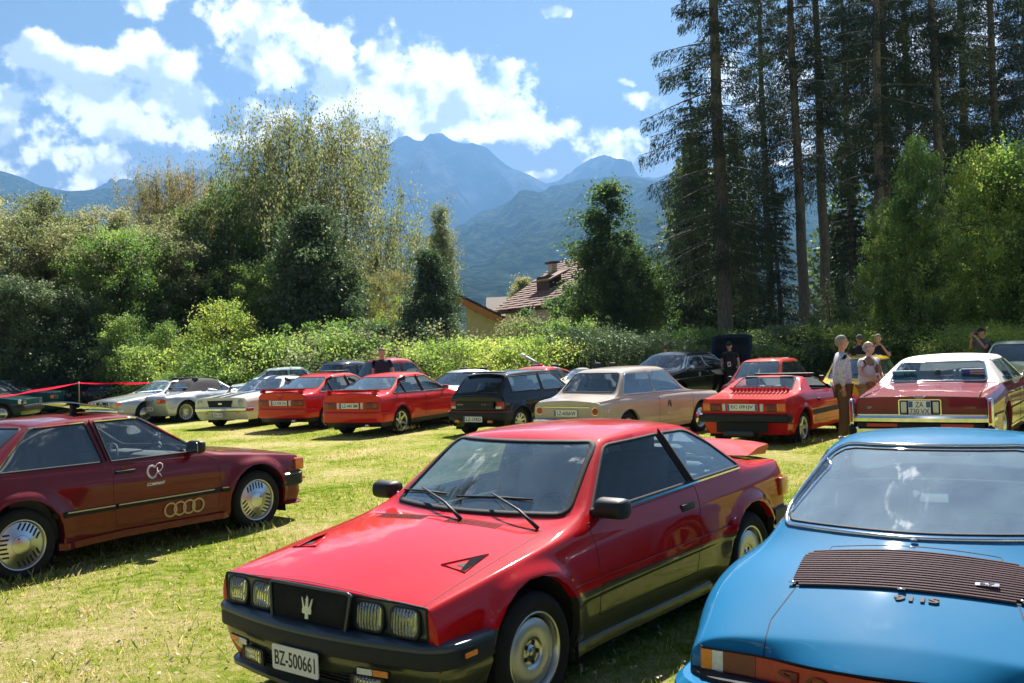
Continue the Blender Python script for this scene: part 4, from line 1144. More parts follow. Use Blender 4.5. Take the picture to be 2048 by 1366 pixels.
def spruce(H, Rm, seed, z0=.12, step=.42, leafy=1., bark='bark_spruce', ncard=34, thin=1., dia=.5):
    rg = np.random.default_rng(seed); V, F = [], []; LC, LD, LS = [], [], []
    zz = np.linspace(0, H, 16); wob = np.cumsum(rg.normal(0, .035, (16, 2)), 0); wob -= wob[0]
    sp = np.stack([wob[:, 0], wob[:, 1], zz], 1); limbtube(V, F, sp, dia / 2 * (1 - zz / H) ** .8 + .02 + .1 * dia * np.exp(-zz * 2), 10)
    z = H * z0; k = 0
    while z < H * .985:
        q = (z - H * z0) / (H * (1 - z0)); o = np.array([np.interp(z, zz, sp[:, 0]), np.interp(z, zz, sp[:, 1]), z])
        R = Rm * (1 - q) ** .85 * min(1, .65 + 2.5 * q); nb = 4 + int(rg.random() * 3)
        a0 = rg.random() * 6.28
        for b in range(nb):
            if rg.random() < .12 * thin: continue
            a = a0 + 6.283 * b / nb + rg.normal(0, .25); L_ = R * (.62 + .5 * rg.random()); dx, dy = math.cos(a), math.sin(a)
            dr = .26 + .22 * (1 - q) + rg.normal(0, .06)
            ts = np.linspace(0, 1, 6); P = np.stack([o[0] + dx * L_ * ts, o[1] + dy * L_ * ts, z + .10 * L_ * ts - dr * L_ * ts ** 1.6 + .22 * dr * L_ * ts ** 4], 1)
            r_ = .011 * L_ + .008; limbtube(V, F, P, [r_ * (1 - t * .8) for t in ts], 4)
            dead = rg.random() < .25 * (1 - q) ** 3 * thin
            nc = int(ncard * L_ / 3 * (0.25 if dead else 1) * leafy) + 4
            t = .12 + .88 * rg.random(nc) ** .8; C = np.stack([np.interp(t, ts, P[:, i]) for i in range(3)], 1)
            side = rg.normal(0, .16, nc) * L_ * (1 - t * .45); hang = rg.random(nc) * (.14 + .26 * (1 - q)) * min(L_, 2.5) * .8
            C[:, 0] += -dy * side; C[:, 1] += dx * side; C[:, 2] -= hang + np.abs(side) * .25
            D = np.stack([dx * .5 - dy * np.sign(side) * .35, dy * .5 + dx * np.sign(side) * .35, -.35 - 1.8 * hang], 1)
            LC.append(C); LD.append(D); LS.append(.12 + .15 * rg.random(nc))
        z += step * (.7 + .6 * rg.random()) * (1 if q < .8 else .6); k += 1
    C = np.concatenate(LC); D = np.concatenate(LD); S_ = np.concatenate(LS); D += rg.normal(0, .22, D.shape)
    D /= np.linalg.norm(D, axis=1)[:, None]
    n = len(C); nn = rg.normal(size=(n, 3)); u = np.cross(D, nn); u /= np.linalg.norm(u, axis=1)[:, None]
    Q = []
    for kk in range(2):
        uu = u if kk == 0 else np.cross(D, u)
        wv = (.024 + .022 * rg.random(n))[:, None]
        Q.append(np.stack([C - D * S_[:, None] * .5, C + uu * wv * .55, C + D * S_[:, None] * .5, C - uu * wv * .45], 1).reshape(-1, 3))
    LV = np.concatenate(Q)
    tm = meshobj('trunk', V, F, bark, smooth=True); cm = meshobj('crown', LV, np.arange(len(LV)).reshape(-1, 4), 'needles')
    return tm, cm
_protos = {}
def plant(key, name, loc, label, cat, group=None, scale=(1, 1, 1), rz=0., leaf=None, tilt=(0, 0)):
    """place a tree; the first of its kind uses the meshes made for it, the rest share them"""
    tm, cm, used = _protos[key]
    e = empty(name, loc, rz); e.scale = scale; e.rotation_euler = (tilt[0], tilt[1], rz); tag(e, label, cat, group)
    if not used[0]:
        used[0] = True; tm.parent = e; cm.parent = e
        if leaf: cm.material_slots[0].link = 'OBJECT'; cm.material_slots[0].material = M[leaf]
    else:
        t = tm.copy(); COL.objects.link(t); t.parent = e; c = cm.copy(); COL.objects.link(c); c.parent = e
        c.material_slots[0].link = 'OBJECT'; c.material_slots[0].material = M[leaf] if leaf else cm.data.materials[0]
    return e
def proto(key, pair): _protos[key] = (pair[0], pair[1], [False])
proto('bushy', broadleaf(9, 6.5, 11, 46000, .13, .08, 'round', nb=95, clump=.23, sub=4))
proto('tall', broadleaf(11, 5.6, 12, 46000, .12, .10, 'oval', nb=95, stems=2, clump=.22, sub=4, leaf='leaf_olive'))
proto('loose', broadleaf(10, 6.0, 13, 30000, .11, .15, 'vase', nb=80, stems=3, clump=.20, sub=4, leaf='leaf_olive', gap=.2, bark='bark_grey'))
proto('dense', broadleaf(7, 5.0, 14, 46000, .13, .03, 'cone', nb=110, clump=.20, sub=4, leaf='leaf_dark'))
proto('birch', broadleaf(15.5, 12.5, 15, 100000, .165, .08, 'round', nb=200, stems=3, droop=.34, clump=.34, leaf='leaf_olive', bark='bark_grey', asp=.55, gap=.06, sub=6))
proto('poplar', broadleaf(12, 2.6, 16, 22000, .11, .05, 'column', nb=80, clump=.26, leaf='leaf_olive'))
proto('shrub', broadleaf(3.0, 3.2, 17, 14000, .085, .02, 'round', nb=40, stems=5, clump=.17, sub=3, leaf='leaf_yellow', tr=.02))
proto('shrub_tall', broadleaf(4.6, 2.9, 18, 16000, .085, .02, 'oval', nb=46, stems=4, clump=.18, sub=3, leaf='leaf_green', tr=.018))
proto('hedge', broadleaf(2.2, 4.2, 19, 14000, .08, .0, 'round', nb=44, stems=7, clump=.18, sub=3, leaf='leaf_yellow', tr=.02))
proto('ash', broadleaf(9.5, 5.0, 20, 42000, .135, .04, 'oval', nb=90, stems=3, clump=.20, sub=4, leaf='leaf_green', gap=.1, bark='bark_grey'))
proto('pointed', broadleaf(9, 5.2, 23, 40000, .13, .04, 'cone', nb=80, clump=.22, sub=4, gap=.12))
proto('spruce_a', spruce(31, 4.6, 31, z0=.15, dia=.72, step=.62, ncard=420)); proto('spruce_b', spruce(30, 3.5, 32, z0=.30, thin=2.2, dia=.50, step=.66, ncard=400)); proto('spruce_c', spruce(33, 4.0, 33, z0=.36, thin=2., dia=.54, step=.66, ncard=400)); proto('spruce_small', spruce(9, 1.7, 34, z0=.04, step=.22, ncard=120, dia=.16))
rt = random.Random(5)
def ptree(key, px, y, H, Hp, label, cat='tree', name='tree', group=None, wide=1., leaf=None, tilt=(0, 0), rz=None):
    X, Y, Z = gp(px, y); s = H / Hp
    return plant(key, name, (X, Y, Z - .05), label, cat, group, (s * wide, s * wide, s), rt.random() * 6.28 if rz is None else rz, leaf, tilt)
def top(py, px, y):                                # height of a crown that reaches picture row py
    return at(px, py, y)[2] - gz(0, y)
GT = 'broadleaved trees along the left edge of the meadow'
for (key, px, y, row, Hp, wd, leaf, lab) in [
    ('bushy', -60, 46, 400, 9, 1.1, 'leaf_olive', 'pale green broadleaved tree cut by the left edge of the photo'),
    ('tall', 60, 45, 395, 11, 1.0, 'leaf_olive', 'tall pale tree with thin twigs, first full crown from the left edge'),
    ('loose', 120, 44, 440, 10, 1.0, 'leaf_olive', 'loose twiggy tree with a dark bare stem behind the red tape'),
    ('tall', 190, 47, 418, 11, 1.0, 'leaf_olive', 'feathery olive tree second from the left against the ridge'),
    ('bushy', 245, 44, 462, 9, .9, 'leaf_green', 'rounded green tree behind the dark saloon'),
    ('loose', 300, 50, 450, 10, 1.0, 'leaf_olive', 'open grey green tree left of the golden birch top'),
    ('birch', 365, 56, 345, 15.5, .55, 'leaf_gold', 'slim birch with thin golden brown top left of the small spruce'),
    ('bushy', 335, 46, 470, 9, 1.1, 'leaf_olive', 'broad grey green tree below the golden birch'),
    ('tall', 430, 47, 400, 11, 1.0, 'leaf_mid', 'yellowish green tree under the small dark spruce tip'),
    ('ash', 500, 48, 450, 9.5, .9, 'leaf_green', 'fresh green tree between the small spruce tip and the big birch'),
    ('bushy', 525, 52, 360, 9, .75, 'leaf_green', 'green tree leaning against the left flank of the big birch'),
    ('dense', 610, 43, 425, 7, 1.0, 'leaf_dark', 'dark glossy broadleaved tree in front of the big birch'),
    ('bushy', 560, 45, 520, 9, 1.0, 'leaf_green', 'shadowed green tree filling the gap left of the glossy tree'),
    ('loose', 715, 46, 560, 10, .8, 'leaf_yellow', 'thin yellowing tree right of the big birch'),
    ('loose', 780, 45, 540, 10, .7, 'leaf_gold', 'golden brown autumn tree beside the poplars'),
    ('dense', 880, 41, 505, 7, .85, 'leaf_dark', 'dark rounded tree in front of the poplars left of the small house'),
    ('tall', 655, 50, 520, 11, 1.0, 'leaf_green', 'shaded tree under the drooping twigs of the big birch'),
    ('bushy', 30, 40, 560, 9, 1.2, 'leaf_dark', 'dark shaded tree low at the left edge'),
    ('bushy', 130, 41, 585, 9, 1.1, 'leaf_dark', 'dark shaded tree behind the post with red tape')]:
    ptree(key, px, y, top(row, px, y), Hp, lab, group=GT, wide=wd * 1.0, leaf=leaf)
ptree('birch', 652, 52, top(240, 652, 52), 15.5, 'tall spreading birch with drooping olive twigs, the largest broadleaved tree', wide=.84, leaf='leaf_olive', rz=.4)
ptree('spruce_small', 433, 58, top(342, 433, 58), 9, 'small dark spruce tip rising above the yellowish tree', wide=.55)
for px, row, wd, lab in ((878, 412, .9, 'slender columnar poplar, tallest of the three beside the dark rounded tree'), (904, 474, .8, 'slender columnar poplar right of the tallest one'), (862, 505, .8, 'short columnar poplar left of the tallest one')):
    ptree('poplar', px, 70, top(row, px, 70), 12, lab, group='poplars behind the small house', wide=wd, leaf='leaf_olive')
ptree('dense', 1040, 75, top(560, 1040, 75), 7, 'round silvery tree between the two roofs', leaf='leaf_olive', wide=.9)
ptree('pointed', 1218, 50, top(372, 1218, 50), 9, 'tall pointed green tree standing before the chalet gable', leaf='leaf_mid', wide=1.18, rz=1.)
ptree('bushy', 1262, 49, top(490, 1262, 49), 9, 'leafy lower tree in front of the chalet gable', leaf='leaf_mid', wide=.72)
# right-hand spruces: (column at the ground, distance, kind, lean)
SP = [(1452, 46, 'spruce_a', 1.0, 'massive grey barked spruce, leftmost and thickest trunk of the stand'), (1612, 46, 'spruce_b', 1.0, 'straight slim spruce, second trunk from the left of the stand'),
    (1655, 49, 'spruce_b', 1.05, 'slim spruce close behind the second trunk'), (1762, 44, 'spruce_b', 1.0, 'leaning spruce with a long bare trunk above the men in black'), (1785, 50, 'spruce_c', 1.0, 'straight dark spruce touching the leaning one at the foot'),
    (1835, 56, 'spruce_c', 1.0, 'dark spruce behind the tall ash like sapling'), (2010, 52, 'spruce_c', 1.0, 'spruce with a pale bare trunk near the right edge'),
    (1545, 64, 'spruce_b', 1.1, 'slim spruce in the back row between first and second trunk'), (1940, 62, 'spruce_a', 1.05, 'broad dark spruce in the back row near the right edge'), (2080, 58, 'spruce_a', 1.0, 'broad spruce cut by the right edge'),
    (1715, 66, 'spruce_c', 1.0, 'dark spruce in the back row behind the yellow car'), (1400, 66, 'spruce_b', .72, 'shorter spruce behind the chalet roof'), (1900, 48, 'spruce_b', 1.0, 'slim spruce right of the tall green sapling')]
for (px, y, key, s, lab) in SP:
    X, Y, Z = gp(px, y)
    plant(key, 'spruce_tree', (X, Y, Z - .1), lab, 'tree', 'spruces behind the right half of the meadow', (s, s, s), rt.random() * 6.28, None, (rt.uniform(-.01, .01), (-.030 if px == 1762 else rt.uniform(-.004, .01))))
# lower dark spruces closing the stand
for px, y, h, lab in ((1390, 58, 12, 'low shaded spruce left of the thick trunk'), (1500, 56, 10, 'low shaded spruce right of the thick trunk'), (1570, 58, 11, 'low shaded spruce before the second trunk'), (1700, 57, 12, 'low shaded spruce between the slim trunks'), (1880, 55, 11, 'low shaded spruce behind the green saplings')):
    ptree('spruce_small', px, y, h, 9, lab, name='spruce_tree', group='young spruces in the shade of the stand', wide=1.5)
# spruce reaching in at the left edge
X, Y, Z = gp(-235, 22)
plant('spruce_b', 'spruce_tree', (X, Y, Z), 'spruce whose branches hang in at the upper left edge', 'tree', None, (.9, .9, .8), 1.2)
GR = 'leafy trees at the right edge of the meadow'
for (key, px, y, row, Hp, wd, leaf, lab) in [
    ('ash', 1850, 36, 290, 9.5, .62, 'leaf_green', 'tall sunlit green sapling behind the white roofed saloon'), ('ash', 1800, 37, 420, 9.5, .6, 'leaf_green', 'bright sapling left of the tall sunlit one'),
    ('loose', 1945, 38, 370, 10, .7, 'leaf_yellow', 'thin yellowish sapling between the tall ones on the right'), ('bushy', 2040, 33, 290, 9, .8, 'leaf_yellow', 'yellow green broad tree at the right edge'),
    ('tall', 1900, 42, 450, 11, .8, 'leaf_green', 'shaded green tree behind the yellowish sapling'), ('bushy', 2110, 32, 330, 9, .9, 'leaf_green', 'green tree cut by the right edge of the photo'),
    ('shrub_tall', 1690, 41, 560, 4.6, 1.2, 'leaf_dark', 'dark shrub between the slim trunks and the leaning one'), ('shrub_tall', 1970, 34, 560, 4.6, 1.3, 'leaf_yellow', 'bright shrub behind the man with the camera')]:
    ptree(key, px, y, top(row, px, y), Hp, lab, group=GR, wide=wd, leaf=leaf)
# shrubs in front of the trees
GS = 'shrubs along the far edge of the meadow'
desc = {'leaf_green': 'fresh green', 'leaf_yellow': 'yellow green', 'leaf_dark': 'dark green', 'leaf_olive': 'grey green', 'leaf_autumn': 'rusty'}
SH = [('shrub_tall', 250, 39, 630, 1.0, 'leaf_green', 'upright shrub with light tips behind the dark saloon'), ('shrub_tall', 345, 39, 645, .9, 'leaf_green', 'upright shrub behind the black soft top'), ('shrub_tall', 440, 38, 605, 1.15, 'leaf_yellow', 'large golden green shrub behind the white striped coupe'),
    ('shrub', 300, 38, 690, 1, 'leaf_green', 'low shrub between two upright ones at left'), ('hedge', 520, 38, 672, 1, 'leaf_yellow', 'spreading bright shrub left of the pale old saloon'), ('hedge', 600, 38, 664, 1.1, 'leaf_green', 'spreading bright shrub above the pale roofed saloon'),
    ('shrub', 660, 39, 640, 1.1, 'leaf_green', 'round shrub above the dark blue old car'), ('hedge', 700, 39, 655, 1.2, 'leaf_olive', 'grey green thicket left of the man in the dark shirt'), ('shrub', 800, 39, 640, 1.1, 'leaf_dark', 'dark shrub right of the man in the dark shirt'),
    ('hedge', 860, 37, 690, 1, 'leaf_olive', 'dull thicket above the maroon old car'), ('hedge', 935, 36, 674, 1.2, 'leaf_yellow', 'bright yellow green bush above the silver coupe'), ('hedge', 1010, 37, 680, 1.1, 'leaf_yellow', 'bright yellow green bush below the small house'),
    ('shrub', 1060, 40, 632, .9, 'leaf_olive', 'grey green shrub below the chalet eaves'), ('shrub', 1110, 39, 640, 1, 'leaf_green', 'shrub with pale tips below the chalet wall'), ('shrub', 1170, 38, 650, 1, 'leaf_dark', 'dark shrub left of the lower leafy tree'),
    ('hedge', 1230, 38, 660, 1.2, 'leaf_dark', 'dark thicket behind the beige saloon roof'), ('hedge', 1310, 37, 668, 1.1, 'leaf_dark', 'dark thicket behind the black finned car'), ('shrub', 1375, 38, 655, 1, 'leaf_green', 'green shrub above the raised blue bonnet'),
    ('hedge', 1440, 38, 660, 1.2, 'leaf_green', 'low green thicket before the thick spruce trunk'), ('hedge', 1520, 38, 660, 1.2, 'leaf_dark', 'dark thicket above the orange red small saloon'), ('shrub', 1590, 38, 648, 1.1, 'leaf_dark', 'dark shrub at the foot of the second spruce'),
    ('shrub', 1640, 38, 640, 1.1, 'leaf_dark', 'dark shrub left of the white haired man'), ('hedge', 1740, 36, 642, 1., 'leaf_yellow', 'bright bush around the two men in black'), ('hedge', 1820, 36, 650, 1.1, 'leaf_green', 'green thicket behind the white roof'),
    ('hedge', 1900, 35, 640, 1.1, 'leaf_dark', 'dark thicket left of the man with the camera'), ('hedge', 2000, 32, 640, 1.1, 'leaf_yellow', 'sunlit thicket behind the man with the camera'), ('hedge', 2060, 30, 650, 1.1, 'leaf_yellow', 'sunlit thicket at the right edge'),
    ('hedge', 40, 42, 690, 1.2, 'leaf_dark', 'dark thicket behind the green cars at left'), ('hedge', 130, 42, 700, 1.1, 'leaf_dark', 'dark thicket behind the tape post'), ('hedge', 200, 41, 690, 1.0, 'leaf_dark', 'dark thicket left of the dark saloon'), ('hedge', -40, 42, 690, 1.2, 'leaf_dark', 'dark thicket cut by the left edge'),
    ('hedge', 400, 36, 735, 1.0, 'leaf_green', 'low weeds behind the black soft top'), ('hedge', 1370, 60, 600, 1.2, 'leaf_dark', 'dark thicket under the chalet roof right of the leafy tree')]
HP = {'shrub': 3.0, 'shrub_tall': 4.6, 'hedge': 2.2}
for (key, px, y, row, wd, leaf, lab) in SH:
    ptree(key, px, y, max(top(row, px, y), .9), HP[key], lab, cat='shrub', name='shrub', group=GS, wide=wd, leaf=leaf)
# the wood that goes on behind the first trees
rg = np.random.default_rng(3)
def woodmass(name, x0, x1, y0, y1, h, n, seed, leaf, label, ls=.45):
    rg = np.random.default_rng(seed); k = int((x1 - x0) * (y1 - y0) / 14)
    c = np.stack([x0 + rg.random(k) * (x1 - x0), y0 + rg.random(k) * (y1 - y0), np.zeros(k)], 1); hh = h * (.65 + .45 * rg.random(k)); w = 1.6 + 1.4 * rg.random(k)
    idx = rg.integers(0, k, n); u = rg.normal(size=(n, 3)); u /= np.linalg.norm(u, axis=1)[:, None]; r = rg.random(n) ** .4
    q = rg.random(n); P = c[idx].copy(); rad_ = w[idx] * np.sqrt(np.clip(1 - (2 * q - .8) ** 2 * .7, .05, 1)) * r
    P[:, 0] += u[:, 0] * rad_; P[:, 1] += u[:, 1] * rad_; P[:, 2] += q * hh[idx]
    LV = cards(P, ls, .7, rg); o = meshobj(name, LV, np.arange(len(LV)).reshape(-1, 4), leaf); tag(o, label, kind='stuff'); return o
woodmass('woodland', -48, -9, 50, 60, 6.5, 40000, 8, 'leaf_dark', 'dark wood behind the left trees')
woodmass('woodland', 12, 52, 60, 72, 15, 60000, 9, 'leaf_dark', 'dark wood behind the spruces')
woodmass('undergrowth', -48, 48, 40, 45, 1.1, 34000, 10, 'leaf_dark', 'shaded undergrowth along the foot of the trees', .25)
# ------------------------------------------------------------------ the red two-tone coupe in front
mat('sticker_silver', (.62, .63, .66), .35, .5)
paint('paint_red', (.48, .003, .006))
paint('paint_bronze_grey', (.10, .10, .072), metal=.6, rough=.35)
glassmat('glass_open', (.8, .88, .88), .6, .0, .01)
mat('bumper_top', (.022, .036, .05), .35, coat=.3, var=.1)
def make_two_tone_coupe():
    root = car_root('sports_coupe', (.188, 6.435, -128.4), 'red coupe with grey lower flanks and plate BZ-500661, largest car in the middle', 'sports car')
    S = dict(paint='paint_red', L=(1.98, -1.93), wb=2.514, Rw=.305, Ra=.375, rc=.07, sill=.17,
        W=[(2.0, .80), (1.6, .825), (1.2, .835), (.5, .84), (-.5, .845), (-1.3, .845), (-1.75, .83), (-1.93, .80)],
        belt=[(2.0, .665), (1.6, .72), (1.0, .80), (.6, .845), (0, .87), (-.9, .895), (-1.4, .90), (-1.93, .885)],
        hood=[(2.0, .695), (1.6, .775), (1.2, .835), (.9, .87)], hx=[1.6, 1.2], nose=.03,
        trunk=[(-1.25, .955), (-1.55, .955), (-1.93, .93)], tx=[-1.6], tailc=.03,
        side=[(.16, 0), (.38, .004), (.55, .01), (.58, -.006), (.8, -.02), (1., -.09)], rz=.35, tuck=.045, rin=.10,
        fz=[(0, .0), (0, -.01), (0, -.02), (0, -.02), (0, -.03), (0, -.08)], rzf=[(0, -.02), (0, -.01), (0, 0), (0, 0.0), (0, .03), (0, .08)],
        ws=(.90, .70, (.30, .22, 1.285, 1.25, .565)), rg=((-.86, -.86, 1.285, 1.245, .56), -1.36, -1.30), roofb=.03, railb=.02, raily=.02, wsup=.02, wsy=.02,
        crease={'B': .45, 'rail': .5, 2: .35, 3: .6, 'wb': .8, 'noseB': .7, 'nose': .75, 'tail': .6, 'tailB': .5, 'R': .2},
        flare=(.028, .085), flz=.2)
    blk = 'black_plastic'
    gap = ('seam_black', .0055, .0012)
    wsP = roundpoly([(-.655, .885), (.655, .885), (.545, 1.238), (-.545, 1.238)], .05)
    rgP = roundpoly([(-.60, .965), (.60, .965), (.49, 1.215), (-.49, 1.215)], .06)
    S['cuts'] = [
        ('lower_cladding', 'y', [(2.2, -.1), (2.2, .50), (-2.2, .52), (-2.2, -.1)], 'both', 'paint_bronze_grey', None),
        ('door', 'y', [(.66, .34), (.66, .515), (-.49, .525), (-.47, .34)], 'both', 'paint_bronze_grey', gap, ['lower_cladding', '!']),
        ('door', 'y', [(.66, .515), (.70, .845), (-.52, .885), (-.49, .525)], 'both', 'paint_red', gap),
        ('hood', 'z', roundpoly([(1.955, .72), (1.955, -.72), (.93, -.665), (.93, .665)], [.03, .03, .02, .02]), 't', 'paint_red', gap, None, lambda c, n: n.z > .3 and c.z > .6),
        ('windscreen', 'x', wsP, 'f', 'glass_blue', ('rubber', .045, .007), None, lambda c, n: c.x > .1 and c.z > .86 and n.x > .2),
        ('rear_window', 'x', rgP, 'r', 'glass_blue', ('rubber', .035, .006), None, lambda c, n: c.x < -.8 and c.z > .93 and n.x < -.1),
        ('side_window', 'y', roundpoly([(.62, .885), (.20, 1.215), (-.405, 1.225), (-.475, .91)], [.02, .06, .015, .015]), 'both', 'glass_open', ('rubber', .026, .006)),
        ('quarter_window', 'y', roundpoly([(-.535, .912), (-.465, 1.225), (-.80, 1.215), (-1.0, 1.11), (-1.22, .925)], [.015, .015, .07, .05, .04]), 'both', 'glass_blue', ('rubber', .026, .006)),
        ('trunk_lid', 'z', roundpoly([(-1.42, .62), (-1.42, -.62), (-1.9, -.66), (-1.9, .66)], .03), 't', 'paint_red', gap, None, lambda c, n: n.z > .3 and c.z > .6),
        ('nose_panel', 'x', rrect(0, .60, 1.50, .155, .012), 'f', 'bumper_top', ('rubber', .014, .004), None, lambda c, n: n.x > .3 and c.x > 1.7),
    ]
    D = car_body(S, root, 3)
    # B pillar strips
    for s in (1, -1):
        strip_y(S, 'pillar_trim', root, [(-.50, .905), (-.43, 1.225)], .075, .006, blk, s)
        strip_y(S, 'sill_skirt', root, [(.93, .185), (.6, .20), (-.72, .20)], .06, .03, 'paint_bronze_grey', s)
        strip_y(S, 'waist_moulding', root, [(.93, .545), (-.97, .56)], .018, .010, 'paint_red', s)
        strip_y(S, 'belt_moulding', root, [(.60, .868), (-.5, .898), (-1.20, .912)], .014, .008, 'chrome', s)
        for x in (-.36,): 
            p, n = ray_y(S, x, .775, s); bm = B(); box(bm, p, (.17, .016, .045), .006); obj('door_handle', bm, blk, root, angle=40)
        # round vent behind the quarter window
        p, n = ray_y(S, -1.27, 1.0, s); bm = B()
        fr = frame(p + n * .004, (-1, 0, .15) if s > 0 else (1, 0, -.15), (0, 0, 1))
        f = flat('pillar_vent', frame(p + n * .002, (-s, 0, 0), (-.45, 0, 1)), [(.042 * math.cos(a), .075 * math.sin(a)) for a in np.linspace(0, 2 * math.pi, 20)[:-1]], 'paint_red', root, .010)
        fr2 = frame(p + n * .013, (-s, 0, 0), (-.45, 0, 1))
        flat('vent_slot', fr2, [(.028 * math.cos(a), .055 * math.sin(a)) for a in np.linspace(0, 2 * math.pi, 16)[:-1]], 'seam_black', f, .002)
        flat('vent_slot', fr2 @ Matrix.Translation((0, 0, .002)), rrect(0, 0, .012, .08, .005), 'chrome', f, .002)
    # drip rail highlights
    # wedge scoops in the bonnet
    for s in (1, -1):
        T = [ray_z(S, x, s * y)[0] + Vector((0, 0, .003)) for x, y in ((1.55, .48), (1.57, .65), (1.34, .61))]
        cen = (T[0] + T[1] + T[2]) / 3; bm = B(); v = [bm.verts.new(q.lerp(T[1] * .6 + T[2] * .4, .45)) for q in T]
        bm.faces.new(v if s > 0 else v[::-1]); o = obj('hood_scoop', bm, 'seam_black', root, smooth=False)
        bm = B(); tube(bm, T, .0055, 6, closed=True)
        mid = T[0] * .25 + T[1] * .25 + T[2] * .5 + Vector((0, 0, .016))
        f = [bm.verts.new(T[2]), bm.verts.new(T[1]), bm.verts.new(mid)]; bm.faces.new(f); f = [bm.verts.new(T[1]), bm.verts.new(T[0] * .2 + T[1] * .8), bm.verts.new(mid)]; bm.faces.new(f)
        obj('scoop_surround', bm, 'paint_red', o, smooth=False)
    # scuttle grilles
    for y in (-.36, .2):
        bm = B()
        for k in range(22):
            yy = y - .19 + k * .0175
            for q in range(4):
                p, n = ray_z(S, .955 + q * .018 - .02 * abs(yy), yy); box(bm, p + Vector((0, 0, .001)), (.008, .010, .003))
        obj('scuttle_grille', bm, 'seam_black', root, smooth=False)
    # radiator grille: shield frame, mesh and trident
    gx = ray_x(S, 0, .60)[0].x + .006
    fr = frame((gx + .01, 0, .585), (0, 1, 0), (-.10, 0, 1))
    out_ = [(-.285, .105), (.285, .105), (.30, .09), (.272, -.09), (.25, -.105), (-.25, -.105), (-.272, -.09), (-.30, .09)]
    out_ = roundpoly(out_, .015)
    g = flat('grille', fr, out_, 'seam_black', root, .012)
    bm = B()
    for k in range(-34, 35):
        for sg in (1, -1):
            pts = []
            for t in np.linspace(-1, 1, 3):
                u = k * .016 + sg * t * .088; v = t * .088
                pts.append((u, v))
            hw = lambda v: .262 + .012 * v / .09
            c = [(u, v) for u, v in pts]
            u0, v0 = c[0]; u1, v1 = c[-1]
            # clip to the opening
            ts = [t for t in np.linspace(0, 1, 24) if abs(u0 + (u1 - u0) * t) < hw(v0 + (v1 - v0) * t)]
            if len(ts) < 2: continue
            a = (u0 + (u1 - u0) * ts[0], v0 + (v1 - v0) * ts[0]); b = (u0 + (u1 - u0) * ts[-1], v0 + (v1 - v0) * ts[-1])
            tube(bm, [fr @ Vector((a[0], a[1], .016)), fr @ Vector((b[0], b[1], .016))], .0016, 3)
    obj('grille_mesh', bm, 'dark_metal', g)
    bm = B(); P3 = [fr @ Vector((u, v, .02)) for u, v in out_]; tube(bm, P3, .0085, 8, closed=True)
    obj('grille_frame', bm, 'bumper_top', g)
    tri = [(-.012, -.055), (.012, -.055), (.012, -.03), (.032, -.03), (.034, -.012), (.030, .0), (.042, .048), (.034, .044), (.018, .005), (.010, .005), (.008, .035), (.012, .035), (0, .06),
           (-.012, .035), (-.008, .035), (-.010, .005), (-.018, .005), (-.034, .044), (-.042, .048), (-.030, 0), (-.034, -.012), (-.032, -.03), (-.012, -.03)]
    flat('trident_emblem', fr @ Matrix.Translation((0, .005, .024)), tri, 'sticker_silver', g, .006)
    for s in (1, -1):
        for y in (.405, .625):
            lf = frame((ray_x(S, s * y, .60)[0].x + .006, s * y, .595), (-.04 * s, 1, 0), (-.12, 0, 1))
            lampunit(root, lf, .165, .125, .035, .06)
    # bumper: glossy dark top, rubber band, grey apron, fog lamps, indicators
    plan = arcplan(2.055, .845, .16, 1.62, bow=.075)
    bumper('bumper', root, plan, [(-.09, .515), (-.01, .512), (.012, .50), (.02, .485), (.02, .40), (.0, .39), (-.09, .39)], 'black_plastic')
    bumper('bumper_top', root, plan, [(-.10, .518), (-.01, .518), (.016, .506), (.024, .492), (.024, .478), (-.08, .478)], 'bumper_top')
    bumper('front_apron', root, arcplan(2.045, .84, .17, 1.62, bow=.075), [(-.08, .392), (.008, .392), (.012, .37), (.0, .33), (-.06, .23), (-.12, .17), (-.12, .39)], 'paint_bronze_grey')
    bumper('chin_spoiler', root, arcplan(2.01, .82, .17, 1.64, bow=.07), [(-.06, .215), (-.02, .215), (.018, .195), (.018, .175), (-.06, .165)], 'bumper_top')
    bm = B(); box(bm, (1.985, 0, .30), (.06, .92, .085), .02)
    for k in range(5): box(bm, (2.018, 0, .266 + k * .017), (.02, .90, .005))
    obj('lower_intake', bm, 'seam_black', root, smooth=False)
    xb = 2.055 - .01
    plate(root, (2.083, -.33 + .33, .36) if 0 else (2.088, -.02, .345), (0, 1, 0), (.0, 0, 1), 'BZ-500661', .345, .125, m='plate_white', tw=.88, th=.6)
    for s in (1, -1):
        fr = frame((2.055, s * .50, .372), (-.16 * s, 1, 0), (0, 0, 1))
        i_ = flat('indicator', fr, rrect(0 if s > 0 else 0, 0, .19, .032, .005), 'black_plastic', root, .012)
        flat('clear_lamp', fr @ Matrix.Translation((-s * .045, 0, .012)), rrect(0, 0, .085, .028, .004), 'lens_clear', i_, .003)
        flat('amber_lamp', fr @ Matrix.Translation((s * .045, 0, .012)), rrect(0, 0, .085, .028, .004), 'lens_amber', i_, .003)
        lampunit(root, frame((2.028, s * .43, .292), (-.12 * s, 1, 0), (0, 0, 1)), .17, .07, .012, .05, name='fog_lamp')
        p = Vector((1.86, s * .862, .455)); fr = frame(p, (-s, -.12 * (1), 0), (0, 0, 1))
        flat('side_marker', frame((1.80, s * .872, .448), (-s * 1, -.02, 0), (0, 0, 1)), rrect(0, 0, .085, .024, .006), 'lens_amber', root, .006)
    # rear bumper and spoiler
    rp = arcplan(-2.0, .84, .14, -1.63, bow=.05)
